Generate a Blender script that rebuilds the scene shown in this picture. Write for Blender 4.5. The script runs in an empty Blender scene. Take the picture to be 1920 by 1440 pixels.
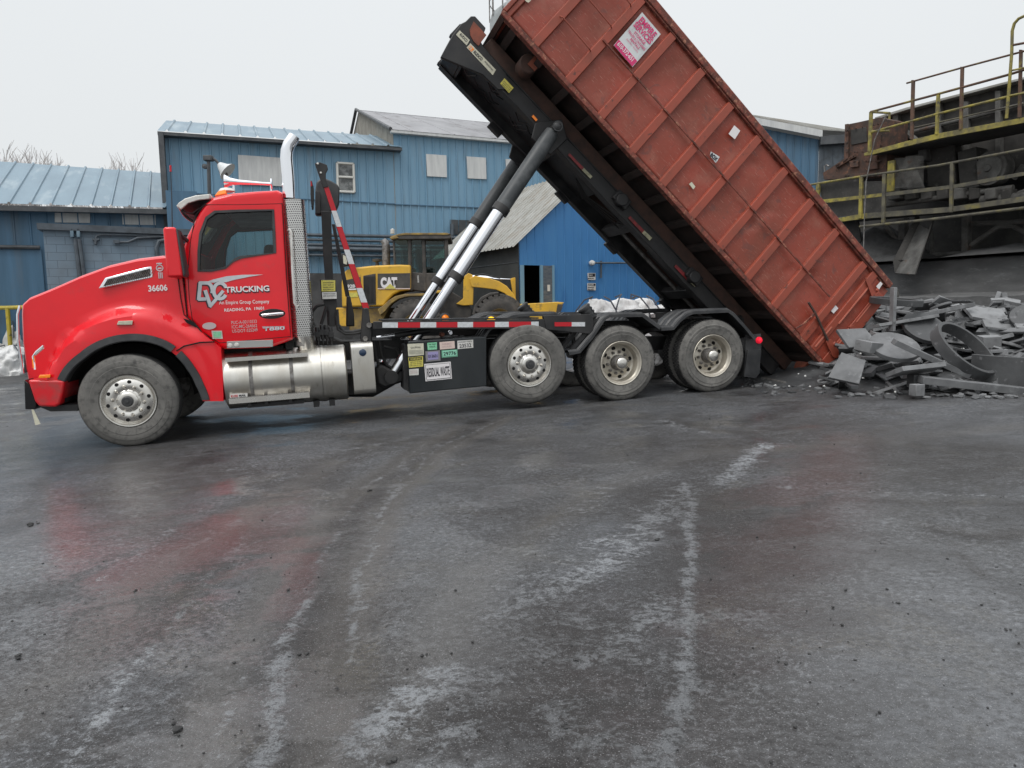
import bpy, math, random
from math import *
from mathutils import Vector, Matrix, noise
random.seed(7)
S = bpy.context.scene
COL = S.collection
# ------------------------------------------------------------------ camera
F_PX = 1300.0
CAM = Vector((0, 0, 1.53))
def cam_rot(pitch=6.23, roll=0.825):
    p = radians(pitch); r = radians(roll)
    fwd = Vector((0, cos(p), -sin(p))); right = Vector((1, 0, 0)); up = right.cross(fwd)
    r2 = cos(r) * right - sin(r) * up; u2 = sin(r) * right + cos(r) * up
    return Matrix((r2, u2, -fwd)).transposed()
RC = cam_rot()
cd = bpy.data.cameras.new('camera'); cam = bpy.data.objects.new('camera', cd); COL.objects.link(cam)
cd.sensor_width = 36; cd.lens = F_PX / 1920 * 36; cd.clip_start = 0.05; cd.clip_end = 3000
cam.matrix_world = Matrix.Translation(CAM) @ RC.to_4x4()
S.camera = cam
# ------------------------------------------------------------------ world, sun, exposure
S.view_settings.view_transform = 'Standard'; S.view_settings.look = 'None'
S.view_settings.gamma = 1; S.view_settings.exposure = 0.0
SUN_EL, SUN_AZ = 58, 215
w = bpy.data.worlds.new('World'); S.world = w; w.use_nodes = True
nt = w.node_tree; nt.nodes.clear()
out = nt.nodes.new('ShaderNodeOutputWorld'); bg = nt.nodes.new('ShaderNodeBackground')
sky = nt.nodes.new('ShaderNodeTexSky'); sky.sky_type = 'NISHITA'; sky.sun_disc = False
sky.sun_elevation = radians(SUN_EL); sky.sun_rotation = radians(SUN_AZ); sky.air_density = 1; sky.dust_density = 5; sky.ozone_density = 1
hs = nt.nodes.new('ShaderNodeHueSaturation'); hs.inputs['Saturation'].default_value = 0.12
mx = nt.nodes.new('ShaderNodeMix'); mx.data_type = 'RGBA'; mx.inputs[0].default_value = 0.88
tc = nt.nodes.new('ShaderNodeTexCoord'); sx = nt.nodes.new('ShaderNodeSeparateXYZ')
cr = nt.nodes.new('ShaderNodeValToRGB')          # the cloud layer: brighter overhead
cr.color_ramp.elements[0].position = 0.0; cr.color_ramp.elements[0].color = (8.1, 8.4, 8.5, 1)
cr.color_ramp.elements[1].position = 0.85; cr.color_ramp.elements[1].color = (17.5, 18.0, 18.6, 1)
e = cr.color_ramp.elements.new(0.40); e.color = (8.9, 9.25, 9.5, 1)
nz = nt.nodes.new('ShaderNodeTexNoise'); nz.inputs['Scale'].default_value = 1.3; nz.inputs['Detail'].default_value = 4
mr = nt.nodes.new('ShaderNodeMapRange'); mr.inputs[3].default_value = 0.96; mr.inputs[4].default_value = 1.04
vm = nt.nodes.new('ShaderNodeVectorMath'); vm.operation = 'SCALE'
L = nt.links.new
L(tc.outputs['Generated'], sx.inputs[0]); L(sx.outputs[2], cr.inputs[0]); L(tc.outputs['Generated'], nz.inputs[0])
L(nz.outputs[0], mr.inputs[0]); L(cr.outputs[0], vm.inputs[0]); L(mr.outputs[0], vm.inputs['Scale'])
L(sky.outputs[0], hs.inputs['Color']); L(hs.outputs[0], mx.inputs[6]); L(vm.outputs[0], mx.inputs[7])
L(mx.outputs[2], bg.inputs[0]); bg.inputs[1].default_value = 0.1; L(bg.outputs[0], out.inputs[0])
sd = bpy.data.lights.new('sun', 'SUN'); sd.energy = 1.3; sd.angle = radians(25); sd.color = (1, 0.97, 0.93)
so = bpy.data.objects.new('sun', sd); COL.objects.link(so)
so.rotation_euler = (radians(90 - SUN_EL), 0, radians(180 - SUN_AZ))

# ------------------------------------------------------------------ helpers: frames
def lerp(a, b, t): return a + (b - a) * t
def sstep(a, b, x):
    t = max(0, min(1, (x - a) / (b - a))) if a != b else float(x > a)
    return t * t * (3 - 2 * t)
def ray(px, py): return RC @ Vector(((px - 960) / F_PX, -(py - 720) / F_PX, -1))
class Frame:
    """a local frame: x along the thing's face, y away from the viewer's side, z up"""
    def __init__(s, O, yaw, inc=0):
        a = radians(yaw); i = radians(inc)
        s.ex = Vector((cos(a) * cos(i), sin(a) * cos(i), sin(i))); s.ez = Vector((-cos(a) * sin(i), -sin(a) * sin(i), cos(i)))
        s.ey = s.ez.cross(s.ex); s.O = Vector(O)
        s.M = Matrix.Translation(s.O) @ Matrix((s.ex, s.ey, s.ez)).transposed().to_4x4()
    def at(s, px, py, y=0.0):
        d = ray(px, py); t = (s.O + s.ey * y - CAM).dot(s.ey) / d.dot(s.ey); P = CAM + d * t - s.O
        return Vector((P.dot(s.ex), y, P.dot(s.ez)))
    def xz(s, px, py, y=0.0):
        p = s.at(px, py, y); return (p.x, p.z)
    def world(s, p): return s.M @ Vector(p)
YAW, INC = 14.68, 2.283
HX, HY = cos(radians(YAW)), sin(radians(YAW)); SL = tan(radians(INC))
def gz(x, y):
    """height of the yard, which climbs gently towards the back right and levels out"""
    q = (x + 4.443) * HX + (y - 8.003) * HY
    if q > 9: q = 9 + 2.5 * tanh((q - 9) / 2.5)
    if q < -9: q = -9 + 5 * tanh((q + 9) / 5)
    return q * SL - 0.013
def gpt(px, py, z=None):
    """point of the yard under a picture point"""
    d = ray(px, py); zz = 0.1
    for _ in range(12):
        t = (zz - CAM.z) / d.z; P = CAM + d * t; zz = gz(P.x, P.y)
    return Vector((P.x, P.y, zz))
def at_depth(px, Z, z=None):
    """point on the yard at depth Z in the direction of picture column px"""
    d = ray(px, 575); t = Z / d.y; x = d.x * t
    return Vector((x, Z, gz(x, Z) if z is None else z))

# ------------------------------------------------------------------ helpers: mesh builder
class MB:
    def __init__(s): s.v = []; s.f = []; s.mi = []; s.cur = 0
    def face(s, idx): s.f.append(tuple(idx)); s.mi.append(s.cur)
    def add(s, vs, fs):
        b = len(s.v); s.v += [tuple(p) for p in vs]
        for f in fs: s.face([b + i for i in f])
        return s
    def box(s, x0, x1, y0, y1, z0, z1):
        vs = [(x, y, z) for z in (z0, z1) for y in (y0, y1) for x in (x0, x1)]
        return s.add(vs, [(0, 2, 3, 1), (4, 5, 7, 6), (0, 1, 5, 4), (2, 6, 7, 3), (0, 4, 6, 2), (1, 3, 7, 5)])
    def hexa(s, p):   # 8 points: bottom quad, top quad
        return s.add(p, [(3, 2, 1, 0), (4, 5, 6, 7), (0, 1, 5, 4), (1, 2, 6, 5), (2, 3, 7, 6), (3, 0, 4, 7)])
    def prism(s, poly, y0, y1):
        n = len(poly)
        vs = [(x, y0, z) for x, z in poly] + [(x, y1, z) for x, z in poly]
        fs = [tuple(range(n)), tuple(range(2 * n - 1, n - 1, -1))] + [((i + 1) % n, i, n + i, n + (i + 1) % n) for i in range(n)]
        return s.add(vs, fs)
    def slab(s, pts, d):   # planar polygon of 3D points thickened by vector d
        n = len(pts); pts = [Vector(p) for p in pts]; d = Vector(d)
        return s.add(pts + [p + d for p in pts], [tuple(range(n)), tuple(range(2 * n - 1, n - 1, -1))] + [((i + 1) % n, i, n + i, n + (i + 1) % n) for i in range(n)])
    def tube(s, p0, p1, r0, r1=None, n=16, caps=True):
        return s.path([p0, p1], [r0, r0 if r1 is None else r1], n, caps)
    def path(s, pts, r, n=8, caps=True):
        pts = [Vector(p) for p in pts]; m = len(pts)
        rs = r if isinstance(r, (list, tuple)) else [r] * m
        base = len(s.v); up = None
        for i, p in enumerate(pts):
            t = (pts[min(i + 1, m - 1)] - pts[max(i - 1, 0)]).normalized()
            if up is None:
                up = Vector((0, 0, 1)) if abs(t.z) < .9 else Vector((1, 0, 0))
            a = (up - t * up.dot(t)).normalized(); b = t.cross(a); up = a
            for k in range(n):
                q = 2 * pi * k / n; s.v.append(tuple(p + (a * cos(q) + b * sin(q)) * rs[i]))
        for i in range(m - 1):
            for k in range(n):
                k2 = (k + 1) % n; s.face((base + i * n + k, base + i * n + k2, base + (i + 1) * n + k2, base + (i + 1) * n + k))
        if caps:
            s.face([base + k for k in range(n - 1, -1, -1)]); s.face([base + (m - 1) * n + k for k in range(n)])
        return s
    def bar(s, p0, p1, w, h, up=(0, 0, 1)):   # rectangular bar: w across, h along up
        p0 = Vector(p0); p1 = Vector(p1); t = (p1 - p0).normalized(); up = Vector(up)
        a = t.cross(up).normalized() * (w / 2); b = a.cross(t).normalized() * (h / 2)
        return s.hexa([p0 - a - b, p0 + a - b, p1 + a - b, p1 - a - b, p0 - a + b, p0 + a + b, p1 + a + b, p1 - a + b])
    def lathe(s, prof, c, n=48, axis='y'):   # prof: (radius, offset along axis)
        b = len(s.v); c = Vector(c)
        for r, o in prof:
            for k in range(n):
                q = 2 * pi * k / n
                if axis == 'y': s.v.append(tuple(c + Vector((r * cos(q), o, r * sin(q)))))
                elif axis == 'x': s.v.append(tuple(c + Vector((o, r * cos(q), r * sin(q)))))
                else: s.v.append(tuple(c + Vector((r * cos(q), r * sin(q), o))))
        for i in range(len(prof) - 1):
            for k in range(n):
                k2 = (k + 1) % n; s.face((b + i * n + k, b + i * n + k2, b + (i + 1) * n + k2, b + (i + 1) * n + k))
        return s
    def rows(s, R, closed=False):
        b = len(s.v); n = len(R[0])
        for r in R: s.v += [tuple(p) for p in r]
        for i in range(len(R) - 1):
            for k in range(n if closed else n - 1):
                k2 = (k + 1) % n; s.face((b + i * n + k, b + i * n + k2, b + (i + 1) * n + k2, b + (i + 1) * n + k))
        return s
    def xf(s, Mx): s.v = [tuple(Mx @ Vector(p)) for p in s.v]; return s
    def build(s, name, mat, parent=None, bevel=0, smooth=40, seg=2, solid=0):
        me = bpy.data.meshes.new(name); me.from_pydata(s.v, [], s.f); me.update()
        mats = mat if isinstance(mat, (list, tuple)) else [mat]
        for m in mats: me.materials.append(m)
        if len(mats) > 1: me.polygons.foreach_set('material_index', s.mi)
        import bmesh
        bm = bmesh.new(); bm.from_mesh(me); bmesh.ops.recalc_face_normals(bm, faces=bm.faces); bm.to_mesh(me); bm.free()
        if smooth:
            me.polygons.foreach_set('use_smooth', [True] * len(me.polygons)); me.set_sharp_from_angle(angle=radians(smooth))
        o = bpy.data.objects.new(name, me); COL.objects.link(o)
        if parent: o.parent = parent
        if solid:
            md = o.modifiers.new('solid', 'SOLIDIFY'); md.thickness = solid; md.offset = 0
        if bevel:
            md = o.modifiers.new('bevel', 'BEVEL'); md.width = bevel; md.segments = seg; md.limit_method = 'ANGLE'; md.angle_limit = radians(35)
        return o
def tag(o, label=None, cat=None, group=None, kind=None):
    if label: o['label'] = label
    if cat: o['category'] = cat
    if group: o['group'] = group
    if kind: o['kind'] = kind
    return o
def empty(name, M, label=None, cat=None, group=None):
    o = bpy.data.objects.new(name, None); COL.objects.link(o)
    o.matrix_world = M if isinstance(M, Matrix) else Matrix.Translation(Vector(M)); o.empty_display_size = .2
    return tag(o, label, cat, group)
def text(name, body, c, ux, uz, w, h, mat, parent, bold=0.0, off=(0, 0, 0), ext=0.001, shear=0):
    """lettering fitted into a w x h box centred on c; ux reads along, uz is up"""
    cu = bpy.data.curves.new('t', 'FONT'); cu.body = body; cu.offset = bold; cu.align_x = 'LEFT'; cu.shear = shear; cu.resolution_u = 3
    o = bpy.data.objects.new('t', cu); COL.objects.link(o)
    dg = bpy.context.evaluated_depsgraph_get(); dg.update()
    me = bpy.data.meshes.new_from_object(o.evaluated_get(dg)); bpy.data.objects.remove(o); bpy.data.curves.remove(cu)
    xs = [v.co.x for v in me.vertices]; ys = [v.co.y for v in me.vertices]
    x0, x1, y0, y1 = min(xs), max(xs), min(ys), max(ys)
    ux = Vector(ux).normalized(); uz = Vector(uz).normalized(); c = Vector(c) + Vector(off)
    for v in me.vertices:
        v.co = c + ux * ((v.co.x - x0) / (x1 - x0) - .5) * w + uz * ((v.co.y - y0) / (y1 - y0) - .5) * h
    me.materials.append(mat); me.name = name
    ob = bpy.data.objects.new(name, me); COL.objects.link(ob); ob.parent = parent
    return ob
def copy_tree(o, parent=None):
    c = o.copy(); COL.objects.link(c); c.parent = parent
    for ch in list(o.children): copy_tree(ch, c)
    return c

# ------------------------------------------------------------------ helpers: materials
def mat(name, c1, c2=None, rough=.6, metal=0, scale=4, thr=(.4, .65), rough2=None, bump=0, bscale=60, coat=0, c3=None, s3=1, thr3=(.55, .7), stretch=(1, 1, 1), spec=.5, emit=0, detail=8):
    m = bpy.data.materials.new(name); m.use_nodes = True; t = m.node_tree; b = t.nodes['Principled BSDF']; K = t.links.new
    b.inputs['Base Color'].default_value = (*c1, 1); b.inputs['Roughness'].default_value = rough; b.inputs['Metallic'].default_value = metal
    b.inputs['Coat Weight'].default_value = coat; b.inputs['Coat Roughness'].default_value = .08; b.inputs['Specular IOR Level'].default_value = spec
    tc = t.nodes.new('ShaderNodeTexCoord'); mp = t.nodes.new('ShaderNodeMapping'); mp.inputs['Scale'].default_value = stretch
    K(tc.outputs['Object'], mp.inputs[0]); vec = mp.outputs[0]; col = None
    def nfac(sc, th, det=detail):
        n = t.nodes.new('ShaderNodeTexNoise'); n.inputs['Scale'].default_value = sc; n.inputs['Detail'].default_value = det; n.inputs['Roughness'].default_value = .62
        K(vec, n.inputs['Vector']); r = t.nodes.new('ShaderNodeMapRange'); r.inputs[1].default_value = th[0]; r.inputs[2].default_value = th[1]
        K(n.outputs[0], r.inputs[0]); return r.outputs[0]
    if c2:
        f = nfac(scale, thr); x = t.nodes.new('ShaderNodeMix'); x.data_type = 'RGBA'
        x.inputs[6].default_value = (*c1, 1); x.inputs[7].default_value = (*c2, 1); K(f, x.inputs[0]); col = x.outputs[2]
        if rough2 is not None:
            rr = t.nodes.new('ShaderNodeMapRange'); rr.inputs[3].default_value = rough; rr.inputs[4].default_value = rough2; K(f, rr.inputs[0]); K(rr.outputs[0], b.inputs['Roughness'])
    if c3:
        f = nfac(s3, thr3); x = t.nodes.new('ShaderNodeMix'); x.data_type = 'RGBA'
        if col: K(col, x.inputs[6])
        else: x.inputs[6].default_value = (*c1, 1)
        x.inputs[7].default_value = (*c3, 1); K(f, x.inputs[0]); col = x.outputs[2]
    if col: K(col, b.inputs['Base Color'])
    if bump:
        n = t.nodes.new('ShaderNodeTexNoise'); n.inputs['Scale'].default_value = bscale; n.inputs['Detail'].default_value = 5; K(vec, n.inputs['Vector'])
        bp = t.nodes.new('ShaderNodeBump'); bp.inputs['Strength'].default_value = bump; bp.inputs['Distance'].default_value = .01; K(n.outputs[0], bp.inputs['Height']); K(bp.outputs[0], b.inputs['Normal'])
    if emit:
        b.inputs['Emission Color'].default_value = (*c1, 1); b.inputs['Emission Strength'].default_value = emit
    return m
M = {}
M['red'] = mat('red_paint', (.76, .003, .012), (.68, .003, .012), rough=.32, rough2=.42, scale=1.5, coat=.7, spec=.3, c3=(.45, .04, .04), s3=3.5, thr3=(.60, .90))
M['black'] = mat('black_steel', (.012, .012, .013), (.045, .043, .042), rough=.42, rough2=.8, scale=3.5, thr=(.42, .75))
M['plastic'] = mat('black_plastic', (.026, .027, .029), (.065, .065, .066), rough=.42, rough2=.7, scale=5, thr=(.4, .75))
M['blacktank'] = mat('black_gloss', (.010, .013, .015), (.026, .03, .032), rough=.3, rough2=.5, scale=2.2, thr=(.4, .8), stretch=(1, 1, .4))
M['gloss'] = mat('gloss_black', (.006, .006, .007), rough=.15)
M['rubber'] = mat('tyre_rubber', (.095, .092, .086), (.19, .182, .168), rough=.85, scale=3, thr=(.3, .7), bump=.2, bscale=40, c3=(.05, .048, .046), s3=13, thr3=(.50, .72))
M['tread'] = mat('tyre_tread', (.018, .018, .018), (.05, .048, .046), rough=.9, scale=12, thr=(.4, .7))
M['chrome'] = mat('chrome', (.86, .87, .9), rough=.07, metal=1)
M['alu'] = mat('polished_aluminium', (.72, .70, .66), (.52, .49, .44), rough=.22, rough2=.42, metal=1, scale=4, thr=(.4, .75))
M['alutank'] = mat('brushed_aluminium', (.66, .64, .59), (.50, .47, .41), rough=.30, rough2=.46, metal=1, scale=2.5, thr=(.35, .75), stretch=(2, 1, .7), c3=(.34, .31, .26), s3=7, thr3=(.6, .85))
M['rimpaint'] = mat('steel_rim', (.62, .58, .50), (.40, .36, .30), rough=.42, rough2=.65, metal=.6, scale=6, thr=(.4, .75))
M['steel'] = mat('dull_steel', (.30, .29, .28), (.13, .12, .11), rough=.5, rough2=.75, metal=.7, scale=9)
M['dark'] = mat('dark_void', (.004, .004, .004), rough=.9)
M['white'] = mat('white_plastic', (.68, .67, .64), (.5, .49, .45), rough=.4, scale=6)
M['tapered'] = mat('red_reflector', (.50, .006, .015), (.42, .01, .02), rough=.25, scale=40)
M['tapewhite'] = mat('white_reflector', (.62, .64, .66), (.50, .52, .53), rough=.25, scale=30)
M['tapedull'] = mat('faded_reflector', (.42, .40, .26), (.2, .19, .12), rough=.4, scale=20)
M['tapereddull'] = mat('dirty_red_reflector', (.25, .012, .015), (.10, .012, .012), rough=.4, scale=20)
M['silver'] = mat('silver_vinyl', (.56, .58, .60), (.48, .50, .52), rough=.35, scale=8)
M['ink'] = mat('black_vinyl', (.012, .012, .02), rough=.5)
M['inkwhite'] = mat('white_vinyl', (.75, .72, .72), rough=.45)
M['inkgrey'] = mat('faded_vinyl', (.50, .36, .36), rough=.5)
M['amber'] = mat('amber_lens', (.85, .22, .01), rough=.2, emit=.15)
M['amberlit'] = mat('amber_lamp_lit', (1, .55, .03), rough=.2, emit=1.2)
M['redlens'] = mat('red_lamp_lit', (.8, .015, .04), rough=.2, emit=.5)
M['redglass'] = mat('red_lens', (.5, .01, .02), rough=.2)
M['yellowsign'] = mat('yellow_sticker', (.66, .58, .10), (.5, .45, .12), rough=.5, scale=20)
M['cream'] = mat('cream_sticker', (.62, .60, .47), (.5, .48, .38), rough=.5, scale=20)
M['pinksticker'] = mat('pale_pink_sticker', (.65, .52, .46), rough=.5)
M['green'] = mat('green_sticker', (.16, .55, .30), (.3, .6, .4), rough=.5, scale=60)
M['purple'] = mat('purple_sticker', (.30, .27, .48), rough=.5)
M['mint'] = mat('mint_sticker', (.28, .62, .45), rough=.5)
M['blueglass'] = mat('blue_cap', (.02, .04, .08), rough=.2)
M['hoseblack'] = mat('hydraulic_hose', (.014, .014, .014), rough=.5)
M['sleeve'] = mat('cylinder_sleeve', (.045, .05, .053), (.10, .105, .108), rough=.45, rough2=.7, scale=7, thr=(.45, .75))
def glass_mat(name, tint=(.02, .03, .03), a=.45):
    m = bpy.data.materials.new(name); m.use_nodes = True; t = m.node_tree; t.nodes.clear(); K = t.links.new
    o = t.nodes.new('ShaderNodeOutputMaterial'); mixs = t.nodes.new('ShaderNodeMixShader'); tr = t.nodes.new('ShaderNodeBsdfTransparent'); gl = t.nodes.new('ShaderNodeBsdfGlossy')
    tr.inputs[0].default_value = (*[lerp(1, x, a) for x in tint], 1); gl.inputs[1].default_value = .03
    fr = t.nodes.new('ShaderNodeFresnel'); fr.inputs[0].default_value = 1.5
    K(fr.outputs[0], mixs.inputs[0]); K(tr.outputs[0], mixs.inputs[1]); K(gl.outputs[0], mixs.inputs[2]); K(mixs.outputs[0], o.inputs[0])
    return m
M['glass'] = glass_mat('window_glass', (.45, .60, .58), .8)
M['loaderglass'] = glass_mat('dusty_green_glass', (.35, .52, .50), .8)
# ------------------------------------------------------------------ the yard
def seg_d(p, a, b):
    d = b - a; t = max(0, min(1, (p - a).dot(d) / max(d.length_squared, 1e-9))); return (p - a - d * t).length
def gl2(pxs): return [Vector(gpt(x, y)[:2]) for x, y in pxs]
PALE = [  # dried dust and scrape lines on the yard, (line, half width m, strength)
    (gl2([(1291, 905), (1292, 1000), (1290, 1110), (1284, 1250), (1280, 1330), (1262, 1440)]), .035, 1.0),
    (gl2([(1288, 912), (1450, 914), (1640, 921), (1920, 930)]), .05, .55),
    (gl2([(1288, 920), (1230, 975), (1140, 1045), (1060, 1100), (940, 1165)]), .12, .75),
    (gl2([(1150, 900), (1060, 990), (960, 1060)]), .10, .45),
    (gl2([(1440, 832), (1385, 868), (1365, 905)]), .08, .8),
    (gl2([(1245, 788), (1275, 806), (1350, 812)]), .08, .6),
    (gl2([(960, 860), (1110, 870), (1200, 866)]), .04, .5),
    (gl2([(1160, 950), (1250, 965)]), .04, .7),
    (gl2([(1255, 1160), (1420, 1155)]), .09, .7),
    (gl2([(576, 1132), (545, 1200), (520, 1280), (500, 1440)]), .035, 1.1),
    (gl2([(672, 1060), (665, 1150), (660, 1250)]), .022, .9),
    (gl2([(450, 965), (380, 1010), (300, 1060), (210, 1110)]), .05, .5),
    (gl2([(880, 800), (760, 870), (700, 960), (676, 1060)]), .035, .55),
    (gl2([(820, 1260), (770, 1300), (690, 1400)]), .10, .8),
    (gl2([(215, 1290), (170, 1370), (120, 1440)]), .03, .8),
    (gl2([(100, 1290), (40, 1340), (0, 1380)]), .04, .6),
    (gl2([(1000, 1180), (900, 1290), (830, 1440)]), .10, .5),
    (gl2([(430, 880), (620, 850), (900, 800)]), .04, .45),
    (gl2([(480, 1250), (430, 1330), (400, 1440)]), .03, .45),
    (gl2([(960, 775), (830, 835), (745, 905), (700, 1000), (675, 1120), (662, 1240)]), .022, .8),
    (gl2([(905, 800), (790, 880), (712, 960), (650, 1040)]), .02, .6),
    (gl2([(720, 832), (600, 900), (480, 985), (380, 1090), (280, 1200), (180, 1330), (110, 1440)]), .03, .55),
    (gl2([(800, 832), (690, 912), (618, 1010), (585, 1100), (560, 1200), (548, 1300)]), .022, .7),
    (gl2([(560, 885), (420, 935), (300, 1005), (180, 1095), (60, 1205)]), .04, .45),
    (gl2([(1180, 790), (1060, 800), (900, 830), (700, 850), (500, 862)]), .025, .5),
    (gl2([(1500, 860), (1330, 870), (1200, 900), (1040, 960)]), .05, .4),
    (gl2([(1330, 1000), (1460, 1030), (1520, 1010)]), .05, .5), (gl2([(1060, 1160), (1160, 1180), (1260, 1170)]), .08, .7),
    (gl2([(980, 1240), (1100, 1200), (1230, 1240)]), .10, .6), (gl2([(1050, 1340), (1150, 1400), (1240, 1420)]), .09, .75), (gl2([(1120, 1010), (1040, 1060), (930, 1100)]), .06, .6), (gl2([(300, 1180), (260, 1260), (235, 1340)]), .03, .5), (gl2([(1240, 1130), (1180, 1200), (1080, 1240)]), .08, .8), (gl2([(1300, 1300), (1420, 1290), (1500, 1260)]), .05, .5),
]
DARK = [  # darker ground: tyre tracks, dry brown areas, joints, cracks and broad patches
    (gl2([(930, 780), (800, 850), (700, 930), (640, 1030), (610, 1150), (590, 1290), (575, 1440)]), .16, .8),
    (gl2([(640, 860), (470, 960), (330, 1060), (180, 1180), (0, 1330)]), .2, .5),
    (gl2([(1320, 930), (1400, 1010), (1400, 1120)]), .42, .9),
    (gl2([(655, 1120), (650, 1200)]), .04, 1.0),
    (gl2([(1160, 1260), (1120, 1330), (1150, 1420)]), .3, .8),
    (gl2([(1560, 800), (1760, 850), (1900, 860)]), .5, .6),
    (gl2([(30, 1000), (80, 900), (160, 830)]), .05, .7),
    (gl2([(120, 840), (250, 850), (420, 800)]), .4, .7),  # broad darker patch around the foot of the front wheel
    (gl2([(1500, 920), (1560, 1010), (1470, 1060)]), .10, .6),
    (gl2([(850, 880), (1000, 980), (900, 1120)]), .3, .3), (gl2([(1040, 1190), (1130, 1330), (1210, 1410)]), .36, 1.0), (gl2([(1340, 1160), (1390, 1300)]), .28, .8), (gl2([(900, 830), (1080, 850), (1260, 830)]), .5, .6),
    (gl2([(1304, 918), (1306, 1100), (1300, 1250), (1294, 1400)]), .03, 1.0), (gl2([(1300, 922), (1600, 932), (1900, 945)]), .04, .5),
    (gl2([(935, 790), (815, 850), (728, 925), (682, 1010), (655, 1130), (648, 1210)]), .035, 1.0),
    (gl2([(880, 800), (770, 875), (690, 955), (632, 1045), (604, 1150), (580, 1300)]), .04, .9),
    (gl2([(700, 840), (585, 905), (465, 990), (362, 1090), (262, 1200)]), .05, .8), (gl2([(780, 836), (672, 915), (600, 1010), (565, 1100)]), .04, .8),
    (gl2([(1250, 1200), (1200, 1270), (1100, 1290), (980, 1370)]), .16, .8), (gl2([(1050, 1120), (1180, 1140)]), .18, .6), (gl2([(1020, 900), (1200, 850), (1330, 880)]), .22, .55),
    (gl2([(1797, 1040), (1852, 1086)]), .012, 1.0), (gl2([(1300, 1330), (1380, 1310), (1480, 1320)]), .014, 1.0), (gl2([(1500, 940), (1520, 980), (1500, 1040), (1530, 1060)]), .02, 1.0),
    (gl2([(1740, 985), (1850, 1005), (1915, 1000)]), .05, .9), (gl2([(1560, 800), (1640, 782)]), .02, 1.0), (gl2([(1760, 880), (1800, 872)]), .02, 1.0), (gl2([(0, 1000), (35, 960), (60, 930)]), .03, .9),
    (gl2([(870, 1140), (900, 1130)]), .04, .8), (gl2([(300, 860), (420, 850)]), .4, .5), (gl2([(1560, 900), (1900, 880)]), .25, .55),
]
TRACK = [  # smooth brownish bands rolled by tyres
    (gl2([(950, 782), (830, 848), (742, 925), (695, 1015), (655, 1150), (628, 1290), (605, 1440)]), .085, 1.0),
    (gl2([(860, 800), (720, 880), (590, 985), (500, 1100), (430, 1240), (380, 1440)]), .10, .7),
    (gl2([(620, 872), (450, 965), (300, 1080), (150, 1220), (20, 1360)]), .12, .6),
    (gl2([(1900, 800), (1600, 830), (1300, 850), (1100, 930), (900, 1080), (760, 1260), (700, 1440)]), .12, .5),
]
WETS = [  # where a film of water lies
    (gl2([(1640, 1050), (1560, 1160), (1750, 1300)]), .55, 1.0),
    (gl2([(1720, 830), (1650, 900)]), .6, .8), (gl2([(1850, 1000), (1900, 1200)]), .6, .6),
    (gl2([(20, 800), (40, 1000)]), .9, .9), (gl2([(760, 1000), (840, 1100), (900, 1180)]), .40, .7),
    (gl2([(300, 1060), (430, 990), (520, 960)]), .30, 1.0), (gl2([(540, 1130), (590, 1080)]), .14, 1.0), (gl2([(230, 980), (330, 960)]), .2, .8), (gl2([(1480, 1120), (1560, 1000), (1700, 900)]), .3, .9), (gl2([(1300, 1440), (1500, 1330)]), .3, .6), (gl2([(100, 1180), (250, 1230)]), .45, .5),
]
def field(p, L):
    v = 0
    for pts, wd, st in L:
        d = min(seg_d(p, pts[i], pts[i + 1]) for i in range(len(pts) - 1))
        if d < wd * 2.4: v = max(v, st * (1 - sstep(wd * .35, wd * 2.2, d)))
    return v
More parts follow.
